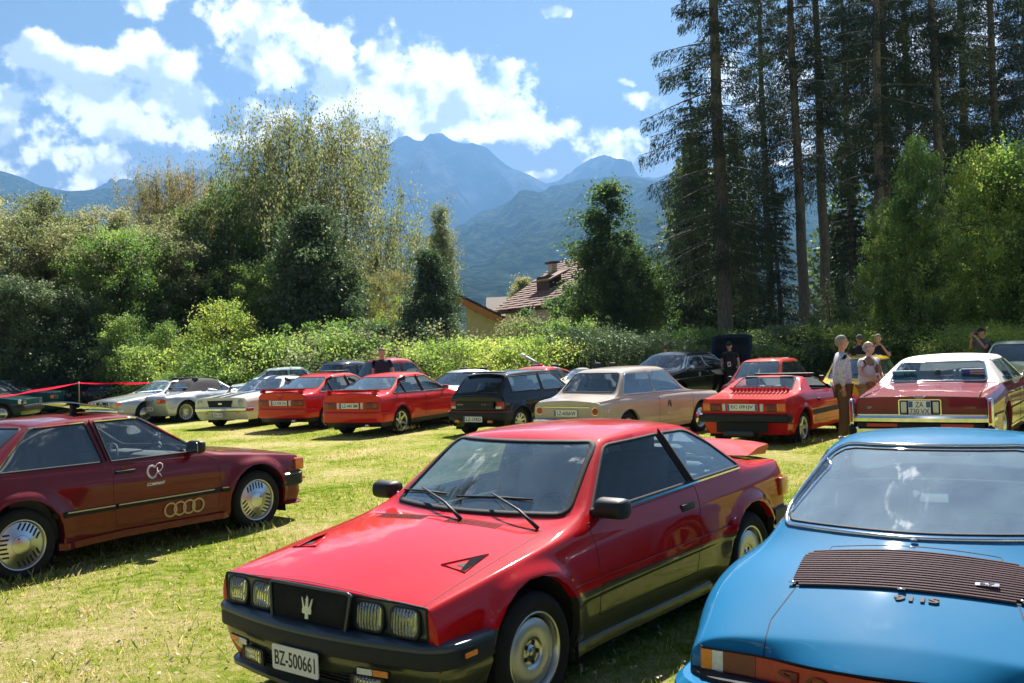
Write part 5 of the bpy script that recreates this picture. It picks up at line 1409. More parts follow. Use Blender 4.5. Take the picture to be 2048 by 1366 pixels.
    bumper('rear_bumper', root, rp, [(.09, .555), (0, .552), (-.012, .54), (-.014, .44), (0, .43), (.09, .43)] if 0 else [(-.09, .565), (0, .562), (.018, .55), (.02, .45), (0, .44), (-.09, .44)], 'black_plastic')
    bumper('rear_apron', root, arcplan(-1.98, .83, .14, -1.63, bow=.05), [(-.08, .44), (.004, .44), (.008, .36), (-.03, .24), (-.08, .2)], 'paint_bronze_grey')
    bm = B()
    rs = []
    for y in np.linspace(-.66, .66, 13):
        t = 1 - (abs(y) / .66) ** 4
        z0 = .945
        rs.append([bm.verts.new((x + .0, y, z)) for x, z in ((-1.62, z0), (-1.80, z0 + .04 + .022 * t), (-1.985, z0 + .05 + .03 * t), (-2.0, z0 + .035 + .03 * t), (-1.93, z0 - .02))])
    for a, b in zip(rs, rs[1:]):
        for q in range(5): bm.faces.new((a[q], a[(q + 1) % 5], b[(q + 1) % 5], b[q]))
    bm.faces.new(rs[0]); bm.faces.new(rs[-1][::-1]); bmesh.ops.recalc_face_normals(bm, faces=bm.faces)
    obj('rear_spoiler', bm, 'paint_red', root, angle=40)
    for s in (1, -1):
        flat('tail_light', frame((-1.945, s * .60, .70), (0, -1, 0), (0, 0, 1)), rrect(0, 0, .36, .14, .01), 'lens_red', root, .012)
        bm = B(); box(bm, (-1.86, s * .825, .70), (.12, .03, .13), .008); obj('side_lens', bm, 'lens_amber', root)
    plate(root, (-1.965, 0, .70), (0, -1, 0), (0, 0, 1), 'BZ-500661', .36, .12)
    mirror(S, root, .60, .89, 1, sz=(.12, .225, .125), out=.12); mirror(S, root, .60, .89, -1, sz=(.12, .225, .125), out=.12)
    # wipers
    def W(x, y, up=.012): p, n = ray_x(S, y, x) if 0 else (None, None)
    def ws(y, z):
        p, n = ray_x(S, y, z); return p + n * .012
    for a, b, c, d in (((.30), (-.04), (.16), (-.42)), ((.30 - .52), (-.56), (-.28), (-.72))):
        pass
    wiper(root, ray_z(S, .97, .10)[0] + Vector((0, 0, .012)), ws(-.45, .952) + Vector((.012, 0, .012)), ws(-.66, .93), ws(-.20, .945))
    wiper(root, ray_z(S, .93, .62)[0] + Vector((0, 0, .012)), ws(.16, .958) + Vector((.012, 0, .012)), ws(-.10, .94), ws(.42, .945))
    cabin(S, root, .66, -1.12, .70, .26, .84, seats=((-.10, .35), (-.10, -.35)), zs=.32)
    bm = B(); box(bm, (-1.12, 0, .87), (.42, 1.15, .04), .01); [box(bm, (-1.0, s * .33, .99), (.13, .30, .2), .06) for s in (1, -1)]; obj('parcel_shelf', bm, 'interior_grey', root, angle=40)
    bm = B(); box(bm, (.28, 0, 1.165), (.03, .22, .06), .012); obj('inner_mirror', bm, 'black_plastic', root)
    wheels(S, root, .305, .205, .205, st_dish, track=.845)
    drop(S)
    return root
make_two_tone_coupe()
# ------------------------------------------------------------------ the dark red coupe at left
paint('paint_maroon', (.135, .005, .009), metal=.1)
paint('paint_blue', (.0, .135, .29), coat=.75)
mat('brown_slats', (.10, .062, .070), .6, spec=.05, var=.15)
mat('tan_print', (.48, .36, .17), .5, var=.05)
mat('stripe_tan', (.55, .42, .20), .35, var=.05)
def rings_curve(root, name, fr, pts_list, r, m):
    bm = B()
    for pts, closed in pts_list: tube(bm, [fr @ Vector((u, v, .002)) for u, v in pts], r, 5, closed=closed)
    return obj(name, bm, m, root)
def annulus(name, fr, cx, r0, r1, m, parent, d=.003, cy=0.):
    bm = B(); n = 28; R4 = []
    for r, z in ((r0, 0), (r0, d), (r1, d), (r1, 0)): R4.append([bm.verts.new(fr @ Vector((cx + r * math.cos(6.28319 * k / n), cy + r * math.sin(6.28319 * k / n), z))) for k in range(n)])
    for A, C in zip(R4, R4[1:]):
        for k in range(n): bm.faces.new((A[k], A[(k + 1) % n], C[(k + 1) % n], C[k]))
    bmesh.ops.recalc_face_normals(bm, faces=bm.faces); return obj(name, bm, m, parent, smooth=False)
def make_maroon_coupe():
    root = car_root('sports_coupe', (-4.2, 9.93, 53.8), 'dark red coupe with COMPANY lettering, tan rings and tilted sunroof, at left', 'sports car')
    S = dict(paint='paint_maroon', L=(1.93, -2.2), wb=2.524, Rw=.312, Ra=.372, rc=.07, sill=.185,
        W=[(1.95, .80), (1.6, .835), (1.2, .85), (.5, .85), (-.5, .85), (-1.3, .85), (-1.8, .83), (-2.2, .79)],
        belt=[(1.95, .70), (1.5, .76), (1.0, .815), (.6, .85), (0, .868), (-.9, .885), (-1.5, .90), (-2.2, .90)],
        hood=[(1.95, .735), (1.5, .825), (1.1, .875), (.85, .905)], hx=[1.55, 1.1], nose=.03,
        trunk=[(-1.5, .985), (-1.8, .975), (-2.2, .95)], tx=[-1.9], tailc=.03,
        side=[(.16, 0), (.38, .004), (.56, .008), (.60, -.006), (.8, -.012), (1., -.04)], rz=.35, tuck=.045, rin=.10,
        fz=[(0, .0), (0, 0), (0, 0), (0, -.02), (0, -.03), (0, -.06)], rzf=[(0, 0), (0, 0), (0, 0), (0, 0.02), (0, .03), (0, .08)],
        ws=(.86, .66, (.12, .06, 1.335, 1.30, .555)), rg=((-1.02, -1.02, 1.33, 1.29, .555), -1.62, -1.50), roofb=.025, railb=.015, raily=.015, wsup=.02, wsy=.02,
        crease={'B': .5, 'rail': .55, 2: .3, 'wb': .8, 'noseB': .7, 'nose': .75, 'tail': .6, 'tailB': .5, 'R': .2}, flare=(.04, .105), flz=.2, flt=.02)
    gap = ('seam_black', .0055, .0012); chr_ = ('chrome', .012, .005)
    S['cuts'] = [
        ('door', 'y', [(.76, .30), (.80, .56), (.785, .79), (.66, .845), (-.38, .872), (-.40, .6), (-.37, .30)], 'both', 'paint_maroon', gap),
        ('hood', 'z', roundpoly([(1.90, .73), (1.90, -.73), (.92, -.69), (.92, .69)], .03), 't', 'paint_maroon', gap, None, lambda c, n: n.z > .3 and c.z > .6),
        ('windscreen', 'x', roundpoly([(-.64, .915), (.64, .915), (.535, 1.285), (-.535, 1.285)], .05), 'f', 'glass_clear', ('rubber', .04, .007), None, lambda c, n: c.x > 0 and c.z > .88 and n.x > .2),
        ('rear_window', 'x', roundpoly([(-.58, 1.0), (.58, 1.0), (.49, 1.27), (-.49, 1.27)], .05), 'r', 'glass_dark', ('rubber', .03, .006), None, lambda c, n: c.x < -.9 and c.z > .97 and n.x < -.1),
        ('side_window', 'y', roundpoly([(.56, .895), (.53, .955), (.045, 1.268), (-.41, 1.272), (-.375, .905)], [.01, .02, .05, .012, .012]), 'both', 'glass_clear', ('rubber', .022, .006)),
        ('quarter_window', 'y', roundpoly([(-.455, .908), (-.51, 1.272), (-1.02, 1.262), (-1.43, .925)], [.012, .012, .04, .02]), 'both', 'glass_dark', ('rubber', .022, .006)),
    ]
    car_body(S, root, 3)
    for s in (1, -1):
        strip_y(S, 'pillar_trim', root, [(-.415, .905), (-.46, 1.272)], .07, .005, 'black_plastic', s)
        for a in ([(-.375, .905), (-.41, 1.27)], [(-.455, .908), (-.51, 1.272)], [(-.51, 1.276), (-1.02, 1.266)], [(-1.03, 1.262), (-1.43, .925)], [(.045, 1.274), (-.41, 1.276)], [(.54, .955), (.05, 1.272)]):
            strip_y(S, 'window_moulding', root, a, .012, .009, 'chrome', s)
        strip_y(S, 'rub_strip', root, [(.96, .475), (.80, .478)], .055, .018, 'rubber', s); strip_y(S, 'rub_strip', root, [(.78, .478), (-.37, .49)], .055, .018, 'rubber', s); strip_y(S, 'rub_strip', root, [(-.39, .49), (-.965, .495)], .055, .018, 'rubber', s)
        strip_y(S, 'strip_inlay', root, [(.95, .491), (.80, .494)], .014, .021, 'stripe_tan', s); strip_y(S, 'strip_inlay', root, [(.70, .494), (-.36, .505)], .014, .021, 'stripe_tan', s); strip_y(S, 'strip_inlay', root, [(-.40, .505), (-.95, .51)], .014, .021, 'stripe_tan', s)
        strip_y(S, 'side_skirt', root, [(.90, .215), (-.30, .235), (-.93, .215)], .075, .035, 'paint_maroon', s)
        handle(S, root, -.26, .80, s, .20, .026)
        bm = B(); p, n = ray_y(S, -.26, .805, s); box(bm, p, (.13, .004, .06), .01) if 0 else lathe(bm, [(.05, .001 * s), (.035, .002 * s), (.001, -.006 * s)], 20, 'y', c=tuple(p + n * .0)); obj('handle_recess', bm, 'paint_maroon', root)
    S2 = -1
    # door prints on the visible side
    p, n = ray_y(S, .05, .73, -1)
    fr = frame(p + n * .004, (1, 0, 0), (0, n.z, -n.y))
    t = np.linspace(0, 2 * math.pi, 28)[:-1]
    c1 = [(-.035 + .055 * math.cos(a), .03 + .062 * math.sin(a)) for a in np.linspace(.75, 5.6, 24)]
    arc = [(.0, .072), (.03, .10), (.06, .108), (.085, .09), (.082, .06), (.06, .035), (.03, .02), (.0, .0)]
    leg = [(.02, .04), (.05, -.01), (.062, -.025)]
    stem = [(.025, .065), (.02, .03), (.01, .005)]
    def off(P, d): return [(x * (1 + d), y * (1 + d) - .0) for x, y in P]
    rings_curve(root, 'door_emblem', fr, [(c1, False), (arc, False), (leg, False), (stem, False), ([(x * .82 - .006, y * .82 + .006) for x, y in c1], False)], .0042, 'white_print')
    p, n = ray_y(S, .05, .645, -1); fr = frame(p + n * .003, (1, 0, 0), (0, n.z, -n.y))
    lettering('COMPANY', fr @ Matrix.Translation((0.0, 0, .001)), .20, .030, 'white_print', root, bold=.03, shear=.25)
    p, n = ray_y(S, .36, .365, -1)
    pa = ray_y(S, .36, .43, -1)[0]; pb = ray_y(S, .36, .30, -1)[0]; pm = (pa + pb) / 2; pm.y = min(p.y, pm.y) - .006; fr = frame(pm, (1, 0, 0), pa - pb)
    e = None
    for k in range(4):
        o = annulus('ring_print', fr, (k - 1.5) * .105, .056, .074, 'tan_print', root, d=.003 + .0008 * k)
    # nose: lamps, bumper, air dam
    plan = arcplan(1.99, .845, .13, 1.60, bow=.05)
    bumper('bumper', root, plan, [(-.09, .52), (.0, .525), (.02, .50), (.02, .40), (0, .385), (-.09, .39)], 'black_plastic')
    bumper('bumper_top', root, arcplan(1.99, .845, .13, 1.64, bow=.05), [(-.05, .535), (.0, .535), (.025, .518), (.025, .505), (-.05, .505)], 'bumper_top')
    bumper('air_dam', root, arcplan(1.97, .84, .14, 1.62, bow=.05), [(-.08, .40), (.0, .40), (.005, .30), (-.03, .20), (-.08, .19)], 'paint_maroon')
    bumper('chin_lip', root, arcplan(1.96, .82, .14, 1.66, bow=.05), [(-.05, .215), (.0, .215), (.045, .20), (.045, .19), (-.05, .19)], 'paint_maroon')
    for s in (1, -1):
        lampunit(root, frame((1.945, s * .50, .61), (-.05 * s, 1, 0), (-.05, 0, 1)), .34, .13, .015, .06)
        bm = B(); box(bm, (1.885, s * .79, .61), (.12, .07, .13), .015); obj('corner_lamp', bm, 'lens_amber', root, angle=40)
        bm = B(); box(bm, (1.905, s * .80, .45), (.10, .06, .03), .01); obj('side_marker', bm, 'lens_amber', root, angle=40)
    flat('grille', frame((1.95, 0, .61), (0, 1, 0), (0, 0, 1)), rrect(0, 0, .62, .13, .01), 'seam_black', root, .01)
    bumper('rear_bumper', root, arcplan(-2.25, .84, .13, -1.66, bow=.04), [(-.09, .53), (.0, .53), (.02, .50), (.02, .40), (0, .385), (-.09, .39)], 'black_plastic')
    flat('tail_light', frame((-2.22, 0, .68), (0, -1, 0), (0, 0, 1)), rrect(0, 0, 1.5, .15, .01), 'lens_red', root, .012)
    # tilted glass sunroof with its bracket
    bm = B(); n = 14; rows = []
    for j, t in enumerate(np.linspace(0, 1, n)):
        x = .0 - .40 * t; rows.append([])
        for k in range(9):
            y = -.36 + .72 * k / 8; q = 1 - (2 * k / 8 - 1) ** 2
            z = 1.365 + .085 * t + .014 * q
            rows[-1].append(bm.verts.new((x + .03 * q * (1 if t > .5 else -1), y, z)))
    for a, b in zip(rows, rows[1:]):
        for k in range(8): bm.faces.new((a[k], a[k + 1], b[k + 1], b[k]))
    bmesh.ops.recalc_face_normals(bm, faces=bm.faces)
    r = bmesh.ops.solidify(bm, geom=bm.faces[:], thickness=.012)
    sr = obj('sunroof', bm, 'sunroof_glass', root, angle=40)
    bm = B(); box(bm, (-.33, -.10, 1.385), (.05, .06, .09), .012); box(bm, (-.30, -.09, 1.41), (.07, .05, .03), .01); box(bm, (-.26, -.08, 1.37), (.07, .05, .03), .01); obj('sunroof_bracket', bm, 'black_plastic', sr, angle=40)
    mirror(S, root, .50, .92, -1, sz=(.11, .22, .14), out=.13); mirror(S, root, .50, .92, 1, sz=(.11, .22, .14), out=.13)
    wiper(root, ray_z(S, .90, -.1)[0] + Vector((0, 0, .012)), ray_x(S, -.35, .96)[0] + Vector((.01, 0, .01)), ray_x(S, -.1, .95)[0] + Vector((.012, 0, .01)), ray_x(S, -.55, .97)[0] + Vector((.012, 0, .01)))
    cabin(S, root, .62, -1.3, .72, .26, .86, seats=((-.22, .36), (-.22, -.36)), m='interior_dark', zs=.32)
    # small plush figure on the dashboard
    bm = B()
    for c, r_ in (((.44, -.30, .955), .05), ((.44, -.30, 1.03), .04), ((.43, -.345, .93), .022), ((.43, -.255, .93), .022), ((.46, -.275, 1.07), .014), ((.46, -.325, 1.07), .014)):
        g = bmesh.ops.create_uvsphere(bm, u_segments=12, v_segments=8, radius=r_); bmesh.ops.translate(bm, vec=c, verts=g['verts'])
    obj('plush_figure', bm, 'interior_grey', root)
    wheels(S, root, .312, .205, .215, st_slots, track=.86)
    drop(S)
mat('sunroof_glass', (.26, .27, .28), .3, .3, coat=1, var=.15)
make_maroon_coupe()

# ------------------------------------------------------------------ the blue rear engined coupe at right
def make_blue_coupe():
    root = car_root('sports_coupe', (2.224, 5.156, 60.29), 'bright blue coupe with slatted engine grille seen from behind, lower right corner', 'sports car', dz=-.0)
    S = dict(paint='paint_blue', L=(2.0, -1.98), wb=2.271, Rw=.31, Ra=.34, rc=.16, sill=.24,
        W=[(2.0, .58), (1.7, .72), (1.1, .79), (.5, .79), (-.3, .80), (-.8, .815), (-1.15, .825), (-1.5, .81), (-1.75, .775), (-1.98, .72)],
        belt=[(2.0, .62), (1.7, .78), (1.2, .86), (.7, .87), (0, .855), (-.6, .85), (-1.0, .84), (-1.35, .80), (-1.7, .70), (-1.98, .61)],
        hood=[(2.0, .60), (1.7, .70), (1.2, .81), (.95, .88)], hx=[1.55, 1.15], nose=.12,
        trunk=[(-1.0, .955), (-1.2, .905), (-1.5, .81), (-1.8, .70), (-1.98, .61)], tx=[-1.3, -1.6, -1.8], tailc=.14,
        side=[(.10, .0), (.35, .006), (.6, .0), (.85, -.02), (1., -.06)], rz=.25, tuck=.13, rin=.16, crown=.02, flatfender=None,
        fz=[(0, 0), (0, 0), (0, 0), (0, -.03), (0, -.08)], rzf=[(0, -.004), (0, -.0), (0, .0), (0, .03), (0, .08)],
        ws=(.86, .66, (.42, .36, 1.265, 1.235, .53)), rg=((-.30, -.30, 1.285, 1.235, .54), -1.06, -1.00), roofb=.045, railb=.03, raily=.03, wsup=.02, wsy=.02, ng=5,
        crease={'B': .05, 'rail': .2, 'wb': .6, 'rb': .15, 'rt': .1, 'noseB': .2, 'nose': .2, 'tail': .25, 'tailB': .2, 'R': .1}, flare=(.035, .30), flz=.2)
    gap = ('seam_black', .006, .0012)
    S['cuts'] = [
        ('engine_lid', 'z', roundpoly([(-1.115, .50), (-1.115, -.50), (-1.70, -.46), (-1.985, -.52), (-1.985, .52), (-1.70, .46)], [.10, .10, .2, .02, .02, .2], 5), 't', 'paint_blue', gap, None, lambda c, n: n.z > .10 and c.z > .58 and c.x < -.9),
        ('rear_window', 'x', roundpoly([(-.585, .955), (.585, .955), (.60, 1.0), (.46, 1.24), (-.46, 1.24), (-.60, 1.0)], [.06, .06, .05, .09, .09, .05]), 'r', 'glass_rear', ('rubber', .016, .004), None, lambda c, n: c.x < -.15 and c.z > .90 and n.x < -.1),
        ('windscreen', 'x', roundpoly([(-.60, .93), (.60, .93), (.50, 1.225), (-.50, 1.225)], .07), 'f', 'glass_clear', ('rubber', .03, .006), None, lambda c, n: c.x > .2 and c.z > .88 and n.x > .2),
        ('side_window', 'y', roundpoly([(.62, .90), (.36, 1.20), (-.16, 1.21), (-.16, .88)], [.03, .05, .01, .01]), 'both', 'glass_clear', ('rubber', .02, .005)),
        ('quarter_window', 'y', roundpoly([(-.20, .88), (-.20, 1.21), (-.42, 1.18), (-.80, .97), (-.84, .90)], [.01, .01, .06, .06, .03]), 'both', 'glass_clear', ('chrome', .016, .005)),
        ('door', 'y', [(.72, .34), (.76, .86), (-.18, .845), (-.24, .5), (-.14, .34)], 'both', 'paint_blue', gap),
    ]
    car_body(S, root, 3)
    # bright surround of the rear window
    P = roundpoly([(-.60, .938), (.60, .938), (.618, 1.0), (.475, 1.255), (-.475, 1.255), (-.618, 1.0)], [.07, .07, .06, .10, .10, .06], 5)
    from mathutils.bvhtree import BVHTree
    bm = B(); pts = []
    for i in range(len(P)):
        a, b = P[i], P[(i + 1) % len(P)]; k = max(1, int(math.hypot(b[0] - a[0], b[1] - a[1]) / .05))
        for j in range(k):
            p, n = ray_x(S, a[0] + (b[0] - a[0]) * j / k, a[1] + (b[1] - a[1]) * j / k, -1); pts.append(p + n * .004)
    tube(bm, pts, .010, 8, closed=True); obj('window_surround', bm, 'chrome', root)
    # slatted grille laid into the lid
    x0, x1 = -1.16, -1.47; g = None; ns = 17
    bm = B(); rows = []
    for i in range(13):
        t = i / 12; x = x0 + (x1 - x0) * t; rows.append([])
        for k in range(17):
            y = -.43 + .86 * k / 16; p, n = ray_z(S, x, y); rows[-1].append(bm.verts.new(p + n * .003))
    for a, b in zip(rows, rows[1:]):
        for k in range(16): bm.faces.new((a[k], a[k + 1], b[k + 1], b[k]))
    bmesh.ops.recalc_face_normals(bm, faces=bm.faces)
    g = obj('engine_grille', bm, 'seam_black', root)
    for i in range(ns):
        t = (i + .5) / ns; x = x0 + (x1 - x0) * t
        yw = .435 - .045 * max(0, 1 - t * 5) ** 2 - .045 * max(0, 1 - (1 - t) * 5) ** 2
        bm = B(); prevr = None
        for k in range(21):
            y = -yw + 2 * yw * k / 20; xx = x + .02 * (1 - (y / .43) ** 2) * .0 - .03 * (y / .43) ** 2 * 0
            p, n = ray_z(S, xx, y); d = .0115
            r = [bm.verts.new(p + n * .003 + Vector((-d / 2, 0, 0))), bm.verts.new(p + n * .011 + Vector((-d * .3, 0, 0))), bm.verts.new(p + n * .013 + Vector((d * .25, 0, .0))), bm.verts.new(p + n * .003 + Vector((d / 2, 0, 0)))]
            if prevr:
                for q in range(3): bm.faces.new((prevr[q], prevr[q + 1], r[q + 1], r[q]))
            prevr = r
        bmesh.ops.recalc_face_normals(bm, faces=bm.faces)
        obj('slat', bm, 'brown_slats', g, angle=30)
    for (x, y) in ((x0 + .02, 0.), (x1 + .0, .0), (x1 + .02, .43), (x1 + .02, -.43), (-1.08, 0)):
        p, n = ray_z(S, x, y); bm = B(); box(bm, p + n * .012, (.014, .03, .008), .003); obj('grille_clip', bm, 'chrome', root)
    p, n = ray_z(S, -1.385, -.30); fr = frame(p + n * .014, (0, -1, 0), (n.z, 0, -n.x)); b_ = flat('model_badge', fr, rrect(0, 0, .085, .022, .004), 'chrome', g, .006)
    lettering('2.7', fr @ Matrix.Translation((0, 0, .007)), .05, .014, 'brown_slats', b_, bold=.03)
    p, n = ray_z(S, -1.52, -.06); fr = frame(p + n * .002, (0, -1, 0), (n.z, 0, -n.x)); lettering('911S', fr, .165, .034, 'dark_chrome', root, name='badge_lettering', bold=.035, d=.008)
    # tail lamp band
    def band(name, ya, yb, m, z0=.535, z1=.61, d=.012):
        bm = B(); pr = None; k = max(3, int(abs(yb - ya) / .05))
        for i in range(k + 1):
            y = ya + (yb - ya) * i / k; yc = max(-.70, min(.70, y))
            p0, n0 = ray_x(S, yc, z0, -1); p1, n1 = ray_x(S, yc, z1 - .01, -1)
            extra = (abs(y) - .70) if abs(y) > .70 else 0
            sgn = 1 if y > 0 else -1
            off = Vector((extra * .9, sgn * min(extra, .08) * .6, 0))
            r = [bm.verts.new(Vector((p0.x, p0.y, z0)) + n0 * -.01 + off), bm.verts.new(Vector((p0.x, p0.y, z0)) + n0 * d + off), bm.verts.new(Vector((p1.x, p1.y, z1)) + n1 * d + off), bm.verts.new(Vector((p1.x, p1.y, z1)) - n1 * .01 + off)]
            if pr:
                for q in range(4): bm.faces.new((pr[q], pr[(q + 1) % 4], r[(q + 1) % 4], r[q]))
            else: bm.faces.new(r)
            pr = r
        bm.faces.new(pr[::-1]); bmesh.ops.recalc_face_normals(bm, faces=bm.faces); return obj(name, bm, m, root, angle=40)
    for s in (1, -1):
        band('amber_lamp', s * .80, s * .655, 'lens_amber'); band('reversing_lamp', s * .655, s * .61, 'lens_clear'); band('brake_lamp', s * .61, s * .475, 'lens_dark_red')
    rb = band('red_reflector', .475, -.475, 'lens_red', d=.010)
    band('lamp_seal', .80, -.80, 'rubber', .608, .617, .014)
    x = ray_x(S, 0, .62, -1)[0].x
    fr = frame((x - .013, 0, .622), (0, -1, 0), (0, 0, 1)); None
    for k, ch in enumerate('PORSCHE'):
        y = .34 - k * .113; p, n = ray_x(S, y, .572, -1); n.z = 0; n.normalize()
        lettering(ch, frame(p + n * .013, (n.y, -n.x, 0), (0, 0, 1)), .085, .044, 'lens_dark_red', rb, bold=.03, d=.001)
    bumper('rear_bumper', root, arcplan(-2.11, .80, .22, -1.55, bow=.10, n=8), [(-.12, .52), (-.01, .515), (.022, .49), (.03, .44), (.02, .38), (-.02, .34), (-.12, .33)], 'paint_blue')
    bumper('bumper_seal', root, arcplan(-2.05, .775, .22, -1.55, bow=.10, n=8), [(-.06, .54), (.0, .535), (.005, .515), (-.06, .515)], 'rubber')
    # interior: high-backed seats, shelf, wheel
    cabin(S, root, .66, -.75, .66, .26, .86, seats=((-.05, .32), (-.05, -.32)), m='interior_grey', zs=.34, rear=False, head=False)
    for y in (.33, -.33): seat(root, -.32, y, .36, 'interior_grey', head=False, w=.44, back=.50)
    bm = B(); box(bm, (-.70, 0, .88), (.4, .95, .03), .01); obj('parcel_shelf', bm, 'interior_grey', root, smooth=False)
    bm = B(); box(bm, (.40, 0, 1.15), (.03, .22, .06), .012); obj('inner_mirror', bm, 'black_plastic', root)
    wheels(S, root, .31, .195, .20, st_spokes(5, .06, .11), track=.80)
    drop(S)
mat('dark_chrome', (.03, .03, .035), .6, spec=.1)
glassmat('glass_rear', (.60, .76, .80), 1.2, .34, .20)  # heavy teal film paints the sky's reflection into the rear pane
make_blue_coupe()
# ------------------------------------------------------------------ the other cars
def clip(poly, nx, nz, d):
    """keep the part of a convex outline where nx*x + nz*z <= d"""
    R = []
    for i in range(len(poly)):
        a, b = poly[i], poly[(i + 1) % len(poly)]; fa = nx * a[0] + nz * a[1] - d; fb = nx * b[0] + nz * b[1] - d
        if fa <= 0: R.append(a)
        if (fa < 0) != (fb < 0) and fa != fb: t = fa / (fa - fb); R.append((a[0] + (b[0] - a[0]) * t, a[1] + (b[1] - a[1]) * t))
    return R
def autocar(name, pose, label, P, cat='car', group=None, level=2, dz=None):
    """P: F, Rr front and rear ends; wb; hw half width; zb belt heights; zh bonnet; zt boot; a = windscreen (base, top); c = rear window (top, base); roof; yr"""
    root = car_root(name, pose, label, cat, group, dz)
    F_, R_ = P['F'], P['R']; hw = P['hw']; zb = P['zb']; zh = P['zh']; zt = P['zt']; (ab, at_) = P['a']; (ct, cb) = P['c']; rf = P['roof']; yr = P['yr']
    sill = P.get('sill', .2); Rw = P.get('Rw', .30); wb = P['wb']; L0, L1 = F_ - .05, R_ + .05
    pn = P.get('nosew', .94); pt = P.get('tailw', .94)
    S = dict(paint=P['paint'], L=(L0, L1), wb=wb, Rw=Rw, Ra=P.get('Ra', Rw + .055), rc=P.get('rc', .07), sill=sill,
        W=[(L0, hw * pn), (L0 - .35, hw * (pn + 1) / 2), (wb / 2, hw), (0, hw), (-wb / 2, hw), (L1 + .35, hw * (pt + 1) / 2), (L1, hw * pt)],
        belt=P.get('belt', [(L0, zb[0]), (ab, zb[1]), (cb, zb[2]), (L1, zb[3])]),
        hood=P.get('hood', [(L0, zh[0]), ((L0 + ab) / 2, (zh[0] + zh[1]) / 2 + P.get('hb', .03)), (ab + .2, zh[1])]), hx=P.get('hx', [L0 - .3, (L0 + ab) / 2 + .1]), nose=P.get('nose', .04),
        trunk=P.get('trunk', [(cb - .05, zt[0]), (L1, zt[1])]), tx=P.get('tx', [(cb + L1) / 2]), tailc=P.get('tailc', .03),
        side=P.get('side', [(.15, .0), (.4, .004), (.65, .0), (.85, -.02), (1., -.06)]), rz=P.get('rz', .35), tuck=P.get('tuck', .05), rin=P.get('rin', .11), crown=P.get('crown', .02),
        fz=P.get('fz', [(0, .0), (0, .0), (0, -.01), (0, -.04), (0, -.09)]), rzf=P.get('rzf', [(0, 0), (0, 0), (0, .01), (0, .04), (0, .09)]),
        ws=(ab + P.get('wc', .16), ab, (at_ + .06, at_, rf - .02, rf - .055, yr - .02)), rg=((ct - .02, ct, rf - .03, rf - .065, yr - .02), cb - P.get('rc2', .06), cb), roofb=P.get('roofb', .03), railb=.02, raily=.02, wsup=.02, wsy=.02, ng=P.get('ng', 4),
        crease=P.get('crease', {'B': .4, 'rail': .4, 'wb': .8, 'noseB': .5, 'nose': .6, 'tail': .6, 'tailB': .5}), flare=P.get('flare', (.015, .08)), flz=.2)
    if 'arch' in P: S['arch'] = P['arch']
    if 'shape' in P: S['shape'] = P['shape']
    zbm = lambda x: lerp(S['belt'], x)
    gap = ('seam_black', .006, .0015); gl = P.get('glass', 'glass_clear'); glr = P.get('glass_rear', gl); seal = P.get('seal', ('rubber', .03, .006)); sseal = P.get('sseal', seal)
    zt_ = rf - .055 - P.get('railh', .055); cuts = []
    if not P.get('open'):
        A = [(ab - P.get('ap', .09), zbm(ab) + .035), (at_ - .02, zt_), (ct + .02, zt_ - .005), (cb + P.get('cp', .12), zbm(cb) + .035)]
        pil = P.get('pillars', [(-.3, .05)]); xs = [9] + [p[0] for p in pil] + [-9]; slant = P.get('slant', 0.)
        for k in range(len(xs) - 1):
            Q = A
            if k > 0: w_ = pil[k - 1][1] / 2; Q = clip(Q, 1, slant, xs[k] - w_ + slant * zbm(0))
            if k < len(pil): w_ = pil[k][1] / 2; Q = clip(Q, -1, -slant, -(xs[k + 1] + w_ + slant * zbm(0)))
            if len(Q) > 2 and (max(q[0] for q in Q) - min(q[0] for q in Q)) > .12: cuts.append(('side_window', 'y', roundpoly(Q, P.get('wr', .03), 2), 'both', gl, sseal))
    yw = hw - S['tuck'] - .10; zw = zbm(ab) + .03
    zA = lerp(S['hood'], ab + .1)
    cuts.append(('windscreen', 'x', roundpoly([(-yw, zw + .0), (yw, zw + .0), (yr - .055, rf - .085), (-yr + .055, rf - .085)], .06, 3), 'f', gl, seal, None, lambda c, n: c.x > at_ - .3 and c.z > zw - .05 and n.x > .15))
    zr_ = max(zbm(cb), lerp(S['trunk'], cb)) + .03
    if not P.get('norear'):
        cuts.append(('rear_window', 'x', roundpoly(P.get('rwin', [(-yw + .02, zr_), (yw - .02, zr_), (yr - .07, rf - .10), (-yr + .07, rf - .10)]), .07, 3), 'r', glr, seal, None, lambda c, n: c.x < ct + .25 and c.z > zr_ - .05 and n.x < -.12))
    for (d0, d1) in P.get('doors', []):
        cuts.append(('door', 'y', [(d0, sill + .13), (d0 + .02, zbm(d0) - .01), (d1 + .01, zbm(d1) - .005), (d1, sill + .13)], 'both', P['paint'], gap))
    ye = hw * .86
    if P.get('hoodcut', True): cuts.append(('hood', 'z', [(L0 - .06, ye * .93), (L0 - .06, -ye * .93), (ab + .12, -ye), (ab + .12, ye)], 't', P['paint'], gap, None, lambda c, n: n.z > .4 and c.z > zb[0] * .8))
    if P.get('bootcut', True) and cb - L1 > .25: cuts.append(('boot_lid', 'z', [(cb - .1, ye * .88), (cb - .1, -ye * .88), (L1 + .03, -ye * .92), (L1 + .03, ye * .92)], 't', P['paint'], gap, None, lambda c, n: n.z > .4 and c.z > zb[3] * .8))
    cuts += P.get('cuts', [])
    S['cuts'] = cuts
    car_body(S, root, level)
    if 'pilm' in P:
        for s in (1, -1):
            for (x, w_) in P.get('pillars', [(-.3, .05)]): strip_y(S, 'pillar_trim', root, [(x, zbm(x) + .02), (x - slant * (zt_ - zbm(x)), zt_)], w_ + .03, .004, P['pilm'], s)
